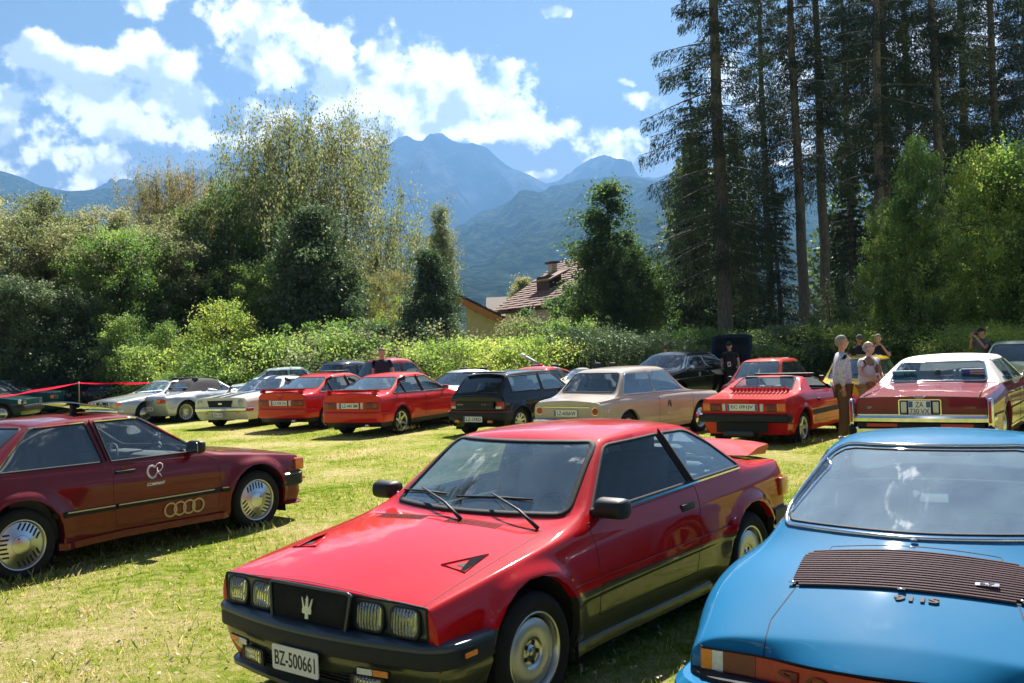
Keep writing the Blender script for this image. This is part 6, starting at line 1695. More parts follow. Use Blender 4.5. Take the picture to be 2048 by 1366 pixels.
    wz = P.get('wheel', (Rw, .185, Rw * .66, st_cap())); wheels(S, root, *wz[:4], track=P.get('track', hw - .02), rimmat=wz[4] if len(wz) > 4 else 'alloy')
    if P.get('cab', True): cabin(S, root, ab - .05, max(cb + .12, R_ + .7), hw - .16, .26, zb[1] - .03, seats=P.get('seats', ((-.1, .35), (-.1, -.35))), m=P.get('trim', 'interior_dark'), head=P.get('head', True), rear=P.get('bench', True))
    S['P'] = P
    return root, S
def bumpers(S, root, F_, R_, hw, m, prof=None, z=.45, h=.10, ret=.30, re=.10, both=True, ends='fr', bow=.04):
    prof = prof or [(-.06, z + h / 2), (.0, z + h / 2), (.02, z + h * .3), (.02, z - h * .3), (0, z - h / 2), (-.06, z - h / 2)]
    if 'f' in ends: bumper('bumper', root, arcplan(F_, hw, re, F_ - ret, bow=bow), prof, m)
    if 'r' in ends: bumper('rear_bumper', root, arcplan(R_, hw, re, R_ + ret, bow=bow), prof, m)
def rearx(S, y, z): p, n = ray_x(S, y, z, -1); return p, n
def taillens(S, root, y, z, w_, h, m='lens_red', name='tail_light', d=.012, r=.01):
    p, n = ray_x(S, y, z, -1); n.z *= .6; n.y *= .8; n.normalize(); fr = frame(p, (n.y, -n.x, 0) if 0 else (0, -1, 0), (0, 0, 1))
    x = Vector((0, 0, 1)).cross(n).normalized(); fr = frame(p + n * .001, x, (0, 0, 1)); 
    return lens(name, root, fr, rrect(0, 0, w_, h, r), m, d)
def headlamp(S, root, y, z, w_, h, r=.02, off=.004, bezel='chrome'):
    p, n = ray_x(S, y, z, 1); n = Vector((1, n.y * .6, 0)).normalized(); x = Vector((0, 0, 1)).cross(n).normalized()
    return lampunit(root, frame(p + n * off, x, (0, 0, 1)), w_, h, r, .05, bezel=bezel)
RND = lambda r, n=20: [(r * math.cos(6.28319 * k / n), r * math.sin(6.28319 * k / n)) for k in range(n)]
def rplate(S, root, z, text, w_=.50, h=.115, y=0., off=.012, **k):
    p, n = ray_x(S, y, z, -1); return plate(root, (p.x - off, y, z), (0, -1, 0), (0, 0, 1), text, w_, h, **k)

paint('paint_bright_red', (.62, .014, .012)); paint('paint_black', (.008, .009, .012)); paint('paint_beige', (.50, .42, .35)); paint('paint_white', (.72, .70, .66)); paint('paint_silver', (.46, .48, .50), metal=.6, rough=.4)
paint('paint_old_maroon', (.22, .010, .020), metal=.2); paint('paint_navy', (.012, .022, .06)); paint('paint_green', (.008, .045, .045)); paint('paint_orange_red', (.62, .035, .012)); paint('paint_yellow', (.66, .42, .015)); paint('paint_pale_yellow', (.60, .55, .30)); paint('paint_pale_green', (.42, .50, .40)); paint('paint_pale_blue', (.46, .55, .58)); paint('stripe_blue', (.015, .04, .17)); paint('paint_burgundy', (.22, .02, .04))
mat('vinyl_white', (.62, .58, .54), .55, var=.06, bump=.2, bscale=160); mat('soft_top', (.022, .020, .024), .9, var=.25, bump=.3, bscale=120); mat('sticker_white', (.7, .7, .68), .5); mat('sticker_blue', (.05, .32, .48), .5); mat('red_print', (.45, .02, .03), .5, var=0)

# --- two red saloons
def red_saloon(pose, label, text, sunroof):
    P = dict(F=2.05, R=-2.17, wb=2.546, hw=.845, zb=(.72, .87, .91, .90), zh=(.74, .93), zt=(1.0, .985), a=(.86, .12), c=(-.82, -1.66), roof=1.385, yr=.57, paint='paint_bright_red', Rw=.305, pillars=[(-.28, .09), (-1.02, .05)], doors=[(.78, -.26), (-.28, -1.12)],
        cp=.16, ap=.10, slant=.12, rc=.10, glass_rear='glass_blue', pilm='black_plastic', tuck=.055, sill=.22, wheel=(.305, .205, .222, st_spokes(6, .075, .05, .03, hub=.26)), flare=(.022, .09), tailc=.06, nose=.08, crease={'B': .35, 'rail': .35, 'wb': .7, 'noseB': .3, 'nose': .5, 'tail': .6, 'tailB': .3}, trim='interior_dark',
        cuts=[('valance', 'y', [(2.3, -.1), (2.3, .325), (-2.3, .325), (-2.3, -.1)], 'both', 'black_plastic', None), ('valance', 'x', [(-1, -.1), (1, -.1), (1, .325), (-1, .325)], 'r', 'black_plastic', None)])
    root, S = autocar('saloon_car', pose, label, P, level=3)
    bumper('rear_bumper', root, arcplan(-2.185, .835, .20, -1.66, bow=.06, n=7), [(-.06, .555), (.0, .55), (.018, .53), (.018, .36), (.0, .33), (-.06, .33)], 'paint_bright_red')
    bumper('bumper', root, arcplan(2.06, .83, .22, 1.7, bow=.06, n=6), [(-.06, .555), (.0, .55), (.018, .53), (.018, .30), (.0, .26), (-.06, .26)], 'paint_bright_red')
    # lamp band across the tail with plate
    for s in (1, -1):
        taillens(S, root, s * .58, .70, .36, .155, 'lens_dark_red', 'rear_lamp'); taillens(S, root, s * .66, .705, .075, .10, 'lens_red', 'brake_lamp', .02); taillens(S, root, s * .325, .70, .06, .14, 'lens_clear', 'reversing_lamp', .014)
    rplate(S, root, .70, text, .52, .12, bands='L', off=.020)
    # boot spoiler on two feet
    bm = B(); rs = []
    for y in np.linspace(-.66, .66, 11):
        t = abs(y) / .66; x = -2.10 + .10 * t ** 3; rs.append([bm.verts.new((x + dx, y, 1.0 + dz)) for dx, dz in ((.14, .012), (.02, .052), (-.06, .058), (-.065, .038), (.0, .015), (.10, -.01))])
    for a, b in zip(rs, rs[1:]):
        for q in range(6): bm.faces.new((a[q], a[(q + 1) % 6], b[(q + 1) % 6], b[q]))
    bm.faces.new(rs[0]); bm.faces.new(rs[-1][::-1]); [box(bm, (-2.04, s * .63, .985), (.16, .06, .08), .015) for s in (1, -1)]; bmesh.ops.recalc_face_normals(bm, faces=bm.faces); obj('boot_spoiler', bm, 'paint_bright_red', root, angle=40)
    p, n = ray_x(S, 0, .87, -1); fr = frame(p + n * .004 + Vector((-.002, .30, 0)), (0, -1, 0), (0, 0, 1)) ; fr = frame((p.x - .002, .0, .90), (0, -1, 0), (0, 0, 1))
    if sunroof:
        for k in range(4): annulus('rings_badge', fr, (k - 1.5) * .034 - .0, .016, .021, 'chrome', root, d=.006)
        bm = B(); box(bm, (-.12, 0, 1.41), (.5, .8, .015), .006, Matrix.Rotation(rad(-3), 3, 'Y')) if 0 else box(bm, (-.15, 0, 1.415), (.48, .78, .014), .006); obj('sunroof', bm, 'black_plastic', root)
    strip_y(S, 'roof_moulding', root, [(-1.5, .935), (.74, .905)], .014, .010, 'chrome', 1); strip_y(S, 'belt_moulding', root, [(-1.5, .935), (.74, .905)], .014, .010, 'chrome', -1)
    for s in (1, -1): handle(S, root, -.14, .80, s, .15, .03, 'paint_bright_red'); handle(S, root, -1.0, .815, s, .15, .03, 'paint_bright_red'); mirror(S, root, .62, .93, s, 'paint_bright_red', (.10, .17, .11), .10); strip_y(S, 'rub_strip', root, [(.88, .56), (-.88, .56)], .035, .010, 'paint_bright_red', s); headlamp(S, root, s * .52, .62, .38, .13, .015, bezel='black_plastic')
    bm = B(); tube(bm, [(-2.05, -.50, .27), (-2.22, -.50, .265)], .03, 10); obj('exhaust_pipe', bm, 'chrome', root)
    drop(S)
red_saloon((-2.71, 23.83, 62.6), 'red four-door saloon with plate LZ-440 BM and six-spoke wheels', 'LZ-440 BM', False)
red_saloon((-4.76, 26.24, 59.6), 'red four-door saloon with plate LZ-928 DA and raised roof hatch, beside the white striped coupe', 'LZ-928 DA', True)

# --- black hatchback
P = dict(F=1.87, R=-1.84, wb=2.42, hw=.775, zb=(.70, .86, .88, .80), zh=(.72, .92), zt=(.92, .78), a=(.80, .22), c=(-1.42, -1.72), roof=1.36, yr=.575, paint='paint_black', Rw=.285, pillars=[(-.32, .07)], doors=[(.72, -.42)], cp=.34, ap=.10, slant=.05,
    glass_rear='glass_dark', glass='glass_blue', tuck=.06, wheel=(.285, .185, .19, st_spokes(9, .05, .045, .02)), flare=(.035, .085), rc2=.03, tx=[], trunk=[(-1.75, .92), (-1.79, .86)], bootcut=False, cabx=0,
    rwin=[(-.60, .905), (.60, .905), (.49, 1.27), (-.49, 1.27)], cuts=[('valance', 'y', [(2.3, -.1), (2.3, .36), (-2.3, .36), (-2.3, -.1)], 'both', 'black_plastic', None)])
root, S = autocar('hatchback_car', (.25, 22.23, 53.1), 'black three-door hatchback with red pinstripe bumper and plate LZ-1FRD', P, level=3)
bumpers(S, root, 1.87, -1.86, .775, 'black_plastic', z=.45, h=.20, ret=.32, re=.12); bumper('bumper_stripe', root, arcplan(-1.865, .778, .12, -1.55, bow=.04), [(-.01, .535), (.021, .535), (.021, .525), (-.01, .525)], 'red_print')
for s in (1, -1):
    taillens(S, root, s * .63, .665, .20, .15, 'lens_red'); taillens(S, root, s * .60, .615, .16, .05, 'lens_clear', 'reversing_lamp', .016); mirror(S, root, .56, .90, s, 'black_plastic', (.09, .16, .11), .10); headlamp(S, root, s * .5, .62, .3, .14); strip_y(S, 'rub_strip', root, [(.78, .52), (-.82, .52)], .06, .014, 'black_plastic', s)
    bm = B(); box(bm, (-1.88, s * .44, .33), (.05, .12, .06), .015); obj('fog_lamp', bm, 'lens_amber', root, angle=40)
flat('tail_panel', frame((-1.835, 0, .665), (0, -1, 0), (0, 0, 1)), rrect(0, 0, 1.02, .15, .01), 'black_plastic', root, .006)
lettering('PEUGEOT', frame((-1.845, .38, .68), (0, -1, 0), (0, 0, 1)), .17, .022, 'sticker_white', root); lettering('1.9', frame((-1.845, -.26, .68), (0, -1, 0), (0, 0, 1)), .10, .022, 'sticker_white', root); lettering('GTI', frame((-1.845, -.39, .68), (0, -1, 0), (0, 0, 1)), .11, .022, 'red_print', root)
plate(root, (-1.90, -.0, .375), (0, -1, 0), (0, 0, 1), 'LZ-1FRD', .50, .115, bands='L')
bm = B(); box(bm, (-1.44, 0, 1.345), (.16, 1.08, .035), .014); obj('roof_spoiler', bm, 'black_plastic', root, angle=40)
p, n = ray_x(S, 0, .93, -1); wiper(root, p + n * .01, ray_x(S, -.25, .99, -1)[0] + n * .01, ray_x(S, -.02, .965, -1)[0] + n * .012, ray_x(S, -.42, .965, -1)[0] + n * .012)
lettering('Mafia', frame(ray_x(S, .15, 1.03, -1)[0] + n * .004, (0, -1, 0), (n.z, 0, -n.x)), .26, .06, 'red_print', root) if 0 else None
drop(S)

# --- beige two-door saloon
P = dict(F=2.10, R=-2.12, wb=2.50, hw=.80, zb=(.76, .84, .87, .80), zh=(.80, .90), zt=(.925, .85), a=(.78, .33), c=(-1.05, -1.47), roof=1.385, yr=.575, paint='paint_beige', Rw=.30, Ra=.345, pillars=[(-.30, .035)], doors=[(.92, -.28)], cp=.17, ap=.09, slant=.0, glass='glass_blue', glass_rear='glass_clear',
    seal=('rubber', .025, .006), sseal=('chrome', .02, .007), tuck=.07, rin=.06, hb=.02, rz=.8, wheel=(.30, .17, .19, st_cap()), flare=(.008, .06), trim='interior_grey', wr=.05, crease={'B': .7, 'rail': .3, 'wb': .7, 'noseB': .3, 'nose': .5, 'tail': .5, 'tailB': .5, 'R': .5}, side=[(.10, .012), (.4, .012), (.65, .0), (.85, -.02), (1., -.06)])
root, S = autocar('saloon_car', (2.28, 19.06, 48.6), 'beige two-door saloon with round tail lamps and small black sketch on its door', P, level=3)
for s in (1, -1):
    p, n = ray_x(S, s * .63, .655, -1); fr = frame(p + n * .002, (0, -1, 0), (0, 0, 1)); e = lens('tail_light', root, fr, RND(.062), 'lens_red', .02); flat('lamp_ring', fr, RND(.074), 'chrome', e, .006)
    strip_y(S, 'waist_moulding', root, [(2.02, .765), (.8, .835), (-1.4, .855), (-2.05, .80)], .018, .010, 'sticker_silver', s); handle(S, root, -.20, .775, s, .15, .03, chrome=True); headlamp(S, root, s * .58, .62, .17, .17, .084)
    p, n = ray_y(S, -1.85, .66, s); bm = B(); box(bm, p, (.05, .02, .07), .01); obj('side_marker', bm, 'chrome', root)
    p, n = ray_y(S, 1.98, .70, s); bm = B(); box(bm, p, (.05, .02, .03), .006); obj('side_repeater', bm, 'lens_amber', root)
flat('tail_moulding', frame((ray_x(S, 0, .72, -1)[0].x - .004, 0, .725), (0, -1, 0), (0, 0, 1)), rrect(0, 0, 1.05, .014, .004), 'chrome', root, .006)
rplate(S, root, .62, 'LZ-600AW', .52, .115, bands='L', off=.02); bumpers(S, root, 2.13, -2.17, .80, 'chrome', z=.46, h=.09, ret=.4, re=.16)
p, n = ray_y(S, .05, .64, -1); fr = frame(p + Vector((0, -.004, 0)), (1, 0, 0), (0, 0, 1)); rings_curve(root, 'door_sketch', fr, [([(-.05, -.05), (-.045, .03), (-.02, .06), (.0, .03), (.01, -.02)], False), ([(.0, .06), (.03, .075), (.05, .03), (.055, -.06)], False), ([(.02, .02), (.03, -.05)], False)], .006, 'ink_black')
bm = B(); box(bm, (.05, -.36, .88), (.10, .42, .46), .05); obj('seat_back', bm, 'interior_grey', root)
drop(S)

# --- small red wedge with targa hoop and slatted engine cover
def x19():
    P = dict(F=1.98, R=-1.86, wb=2.20, hw=.80, zb=(.62, .80, .86, .80), zh=(.62, .78), zt=(.845, .80), a=(.62, .06), c=(-.62, -1.08), roof=1.15, yr=.60, paint='paint_bright_red', Rw=.283, Ra=.335, pillars=[], doors=[(.60, -.55)], norear=True, open=True, tuck=.05, rin=.08, cab=False, hoodcut=True, bootcut=False,
        wheel=(.283, .185, .185, st_spokes(5, .09, .06, .02)), flare=(.03, .07), rzf=[(0, 0), (0, 0), (0, .01), (0, .05), (0, .12)], side=[(.15, .0), (.42, .004), (.47, .0), (.75, -.01), (1., -.06)], crease={'B': .6, 'rail': .7, 'wb': .8, 'noseB': .5, 'nose': .8, 'tail': .9, 'tailB': .7, 'R': .4, 'rt': .8, 'rb': .9}, rz=.6)
    P['cuts'] = [('opening', 'z', [(.10, .60), (.10, -.60), (-.50, -.60), (-.50, .60)], 't', 'seam_black', None, None, lambda c, n: c.z > 1.0),
        ('opening', 'y', [(.50, .845), (.10, 1.2), (-.50, 1.2), (-.58, .87)], 'both', 'seam_black', None, None), ('rear_window', 'x', roundpoly([(-.56, .90), (.56, .90), (.49, 1.10), (-.49, 1.10)], .04), 'r', 'glass_clear', ('rubber', .022, .005), None, lambda c, n: -1.3 < c.x < -.5 and c.z > .87)]
    root, S = autocar('targa_car', (4.89, 17.85, 52.9), 'small red wedge-shaped open targa car with plate EC 091JV, white haired man beside it', P, level=3)
    for o in [o for o in root.children if o.name.startswith('opening')]: bpy.data.objects.remove(o)
    # finned engine cover
    bm = B(); box(bm, (-1.02, 0, .885), (.36, 1.06, .05), .01)
    for v in bm.verts: v.co.z -= (-.84 - v.co.x) * .16 if v.co.x < -.84 else 0
    ec = obj('engine_cover', bm, 'paint_bright_red', root, angle=40)
    for k in range(15):
        y = -.49 + .07 * k; bm = B(); vs = box(bm, (0, 0, 0), (.33, .042, .026), .006); rot = Matrix.Rotation(rad(9), 4, 'Y') @ Matrix.Rotation(rad(-18), 4, 'X'); bmesh.ops.transform(bm, matrix=Matrix.Translation((-1.02, y, .918)) @ rot, verts=bm.verts); obj('slat', bm, 'paint_bright_red', ec, angle=40)
    # tail panel
    xr = ray_x(S, 0, .66, -1)[0].x
    for s in (1, -1):
        taillens(S, root, s * .66, .655, .14, .13, 'lens_amber', 'amber_lamp'); taillens(S, root, s * .49, .655, .20, .13, 'lens_dark_red', 'rear_lamp'); taillens(S, root, s * .41, .64, .045, .07, 'lens_red', 'brake_lamp', .018); taillens(S, root, s * .335, .655, .055, .125, 'lens_clear', 'reversing_lamp')
    plate(root, (xr - .016, 0, .66), (0, -1, 0), (0, 0, 1), 'EC 091JV', .54, .112, bands='LR', tw=.72)
    bumpers(S, root, 1.98, -1.90, .79, 'black_plastic', z=.475, h=.13, ret=.22, re=.06)
    flat('rear_grille', frame((-1.86, 0, .33), (0, -1, 0), (0, 0, 1)), rrect(0, 0, .90, .17, .02), 'seam_black', root, .02)
    bm = B(); box(bm, (-1.80, .05, .22), (.25, .55, .12), .04); obj('silencer', bm, 'dark_metal', root)
    for s in (1, -1):
        strip_y(S, 'side_band', root, [(.72, .50), (-.72, .50)], .10, .006, 'black_plastic', s); handle(S, root, -.42, .70, s, .05, .05); mirror(S, root, .42, .88, s, 'black_plastic', (.08, .15, .10), .08)
        p, n = ray_y(S, -.80, 1.0, s); lettering('X1/9', frame(p + Vector((0, s * .004, 0)), (0, 0, 1), (s * .3, 0, 0) if 0 else ((-1) * s * -1, 0, 0)), .16, .035, 'sticker_white', root) if s < 0 else None
    bm = B(); box(bm, (.05, 0, 1.12), (.06, 1.12, .04), .015); obj('screen_header', bm, 'black_plastic', root)
    cabin(S, root, .55, -.62, .62, .24, .80, seats=((-.15, .32), (-.15, -.32)), m='interior_dark', rear=False, zs=.20)
    for y in (.32, -.32): seat(root, -.16, y, .30, 'seat_teal', head=False, w=.46, back=.52)
    drop(S)
mat('seat_teal', (.10, .16, .17), .8); x19()

# --- big burgundy saloon with white vinyl roof
def cadillac():
    P = dict(F=2.80, R=-2.80, wb=3.086, hw=.965, zb=(.82, .93, .97, .86), zh=(.86, .98), zt=(1.0, .86), a=(.98, .35), c=(-1.02, -1.50), roof=1.405, yr=.66, paint='paint_burgundy', Rw=.345, Ra=.385, pillars=[(-.18, .08), (-1.02, .05)], doors=[(.85, -.17), (-.19, -1.12)], cp=.22, slant=.03, glass='glass_clear', tuck=.06, rin=.10,
        seal=('chrome', .03, .008), wheel=(.345, .21, .20, st_cap()), track=.93, flare=(.012, .05), side=[(.15, .0), (.42, .004), (.6, .0), (.85, -.02), (1., -.06)], crease={'B': .8, 'rail': .4, 'wb': .8, 'noseB': .8, 'nose': .8, 'tail': .9, 'tailB': .9, 'R': .6}, rc=.05, tailc=.0, hb=.02, trunk=[(-1.5, 1.0), (-2.2, .965), (-2.80, .87)], tx=[-2.1], rz=.5, trim='interior_tan', head=False,
        rwin=[(-.70, 1.025), (.70, 1.025), (.60, 1.30), (-.60, 1.30)])
    P['cuts'] = [('vinyl_roof', 'z', [(.40, .9), (.40, -.9), (-1.42, -.9), (-1.42, .9)], 't', 'vinyl_white', None, None, lambda c, n: c.z > 1.31 and n.z > .3), ('vinyl_roof', 'y', [(-1.10, .985), (-1.0, 1.33), (-1.0, 1.5), (-1.6, 1.5), (-1.6, .985)], 'both', 'vinyl_white', None), ('vinyl_roof', 'x', [(-.85, 1.0), (-.70, 1.0), (-.60, 1.32), (-.60, 1.45), (-.85, 1.45)], 'rboth', 'vinyl_white', None, None, lambda c, n: -1.7 < c.x < -.9 and c.z > .985 and n.x < 0)]
    root, S = autocar('saloon_car', (7.31, 16.25, 55.7), 'long burgundy saloon with white vinyl roof, chrome tail and plate ZA 730 VX', P, level=3)
    xr = ray_x(S, 0, .72, -1)[0].x
    # chrome bumper and tail fins
    bumper('rear_bumper', root, arcplan(-2.88, .93, .05, -2.45, bow=.03), [(-.10, .60), (.0, .60), (.025, .57), (.02, .52), (-.02, .50), (-.10, .50)], 'chrome')
    bumper('lower_bumper', root, arcplan(-2.87, .93, .05, -2.45, bow=.03), [(-.10, .44), (.0, .44), (.02, .41), (.015, .34), (-.10, .32)], 'chrome')
    bm = B(); box(bm, (-2.86, 0, .47), (.04, 1.70, .055)); rb = obj('bumper_recess', bm, 'seam_black', root, smooth=False)
    for s in (1, -1): flat('bumper_reflector', frame((-2.882, s * .50, .47), (0, -1, 0), (0, 0, 1)), rrect(s * -.12 * 0, 0, .42, .045, .004), 'lens_red', root, .006)
    for s in (1, -1):
        bm = B(); box(bm, (-2.80, s * .925, .60), (.16, .062, .50), .02); obj('tail_fin_bezel', bm, 'chrome', root, angle=40)
        lens('tail_light', root, frame((-2.882, s * .925, .66), (0, -1, 0), (0, 0, 1)), rrect(0, 0, .035, .30, .01), 'lens_red', .012)
        bm = B(); box(bm, (-2.86, s * .925, .40), (.16, .07, .16), .03); obj('bumper_guard', bm, 'rubber', root, angle=40)
        strip_y(S, 'sill_moulding', root, [(2.6, .32), (-2.4, .32)], .03, .012, 'chrome', s); strip_y(S, 'rub_strip', root, [(2.5, .60), (-2.6, .60)], .022, .012, 'rubber', s)
        strip_y(S, 'belt_moulding', root, [(.85, .965), (-1.5, .985)], .016, .012, 'chrome', s); handle(S, root, -.05, .83, s, .16, .03, chrome=True); handle(S, root, -1.0, .84, s, .16, .03, chrome=True); mirror(S, root, .78, .98, s, 'chrome', (.08, .16, .10), .10)
    fr = frame((xr - .006, 0, .735), (0, -1, 0), (0, 0, 1))
    q = flat('plate_surround', fr, rrect(0, -.02, .58, .235, .03), 'chrome', root, .02); flat('plate_recess', fr @ Matrix.Translation((0, 0, .021)), rrect(0, -.02, .545, .205, .02), 'seam_black', q, .001)
    for s in (1, -1): lens('reversing_lamp', root, fr @ Matrix.Translation((s * .215, -.02, .012)), rrect(0, 0, .08, .17, .01), 'lens_clear')
    plate(root, (xr - .032, 0, .71), (0, -1, 0), (0, 0, 1), '', .30, .205, two=('ZA', '730 VX', .36, .86), bands='')
    for s in (1, -1): flat('plate_band', frame((xr - .040, s * .118, .76), (0, -1, 0), (0, 0, 1)), rrect(0, 0, .055, .085, .006), 'plate_blue', root, .001)
    flat('tail_moulding', frame((xr - .012, 0, .608), (0, -1, 0), (0, 0, 1)), rrect(0, 0, 1.74, .018, .004), 'chrome', root, .01)
    rings_curve(root, 'v_emblem', frame((xr - .012, .0, .86), (0, -1, 0), (0, 0, 1)), [([(-.10, .03), (0, -.035), (.10, .03)], False), ([(-.018, .0), (-.018, .03), (.018, .03), (.018, .0), (0, -.014)], True)], .005, 'chrome')
    rings_curve(root, 'v_badge', frame((xr - .012, .70, .72), (0, -1, 0), (0, 0, 1)), [([(-.045, .012), (0, -.02), (.045, .012)], False), ([(-.01, .0), (.0, .014), (.01, .0)], False)], .005, 'chrome')
    lettering('Cadillac', frame((xr - .012, -.66, .72), (0, -1, 0), (0, 0, 1)), .16, .035, 'chrome', root, shear=.4)
    for s in (1, -1):
        bm = B(); a = ray_z(S, -1.62, s * .66)[0]; b = ray_z(S, -2.72, s * .78)[0]
        for v in (0,): tube(bm, [a + Vector((0, 0, .0)), (a + b) / 2 + Vector((0, 0, .006)), b], .012, 6)
        obj('deck_crease', bm, 'paint_burgundy', root)
    # show plates and bust on the parcel shelf
    bm = B(); box(bm, (-1.35, 0, .985), (.42, 1.35, .03), .01); sh = obj('parcel_shelf', bm, 'interior_dark', root, smooth=False)
    plate(root, (-1.36, .50, 1.12), (0, -1, 0), (-.35, 0, 1), '1      ELVIS', .36, .13, m='sticker_blue', tw=.8, th=.5).name = 'show_plate'
    pp = flat('show_plate', frame((-1.36, -.48, 1.13), (0, -1, 0), (-.35, 0, 1)), rrect(0, 0, .32, .14, .01), 'sticker_blue', root, .006)
    f3 = frame((-1.367, -.48, 1.13), (0, -1, 0), (-.35, 0, 1))
    for k in range(5): flat('flag_stripe', f3 @ Matrix.Translation((.06, .05 - k * .022, 0)), rrect(0, 0, .19, .010, .001), 'red_print' if k % 2 == 0 else 'sticker_white', pp, .001)
    flat('flag_canton', f3 @ Matrix.Translation((-.09, .02, 0)), rrect(0, 0, .10, .08, .004), 'plate_blue', pp, .001)
    bm = B(); g = bmesh.ops.create_uvsphere(bm, u_segments=12, v_segments=9, radius=.058); bmesh.ops.scale(bm, vec=(1, .9, 1.2), verts=g['verts']); bmesh.ops.translate(bm, vec=(-1.33, .02, 1.13), verts=g['verts']); box(bm, (-1.33, .02, 1.04), (.10, .14, .09), .02); obj('head_bust', bm, 'interior_dark', root)
    for y in (-.22, -.30):
        bm = B(); lathe(bm, [(.012, 0), (.02, .01), (.012, .04), (.022, .06), (.018, .09), (.026, .12), (.012, .135), (.001, .14)], 10, 'z', c=(-1.30, y, 1.04)); obj('ornament', bm, 'sticker_white', root)
    drop(S)
mat('interior_tan', (.36, .30, .24), .8); cadillac()
# --- white striped coupe, nose to the camera
def mustang():
    P = dict(F=2.30, R=-2.28, wb=2.74, hw=.865, zb=(.80, .87, .88, .84), zh=(.83, .93), zt=(.92, .86), a=(.62, .12), c=(-.78, -1.35), roof=1.30, yr=.58, paint='paint_white', Rw=.32, Ra=.365, pillars=[(-.35, .03)], doors=[(.72, -.48)], cp=.2, glass='glass_blue', tuck=.06, seal=('chrome', .022, .006),
        wheel=(.32, .19, .19, st_spokes(8, .05, .045, .03)), flare=(.015, .06), sill=.22, nose=.0, fz=[(0, .0), (0, .0), (0, -.02), (0, -.08), (0, -.15)], nosew=.97, crease={'B': .6, 'rail': .3, 'wb': .7, 'noseB': .6, 'nose': .6, 'tail': .6, 'tailB': .6}, trim='interior_dark')
    cond = lambda c, n: n.z > .3 and c.z > .78
    P['cuts'] = [('stripe', 'z', [(2.4, y0), (2.4, y1), (.70, y1), (.70, y0)], 't', 'stripe_blue', None, None, cond) for y0, y1 in ((.06, .30), (-.30, -.06))] + [('stripe', 'z', [(.35, y0), (.35, y1), (-.9, y1), (-.9, y0)], 't', 'stripe_blue', None, None, lambda c, n: n.z > .3 and c.z > 1.2) for y0, y1 in ((.06, .30), (-.30, -.06))]
    root, S = autocar('saloon_coupe', (-7.0, 28.3, -112), 'white coupe with twin blue stripes on the bonnet and chrome bumper, facing the camera', P, level=2)
    xf = ray_x(S, 0, .66, 1)[0].x
    g = flat('grille', frame((xf + .004, 0, .66), (0, 1, 0), (0, 0, 1)), [(-.42, .09), (.42, .09), (.36, -.10), (-.36, -.10)], 'seam_black', root, .01)
    bm = B(); tube(bm, [(xf + .016, y, z) for y, z in ((-.42, .75), (.42, .75), (.36, .56), (-.36, .56))], .009, 6, closed=True); obj('grille_frame', bm, 'chrome', g)
    bm = B(); box(bm, (xf + .02, 0, .66), (.01, .12, .05), .004); obj('grille_badge', bm, 'chrome', g)
    for s in (1, -1):
        headlamp(S, root, s * .66, .67, .18, .18, .09); mirror(S, root, .50, .89, s, 'chrome', (.07, .10, .08), .07); handle(S, root, -.38, .76, s, .13, .03, chrome=True)
        p, n = ray_x(S, s * .5, .40, 1); lens('indicator', root, frame(p, (0, 1, 0), (0, 0, 1)), rrect(0, 0, .10, .05, .02), 'lens_amber')
        strip_y(S, 'side_stripe', root, [(.95, .34), (-.95, .34)], .05, .003, 'stripe_blue', s)
    bumpers(S, root, 2.34, -2.32, .86, 'chrome', z=.50, h=.09, ret=.35, re=.14)
    plate(root, (2.33, -.05, .36), (0, 1, 0), (0, 0, 1), 'ZA-105', .34, .11, bands='L'); drop(S)
mustang()
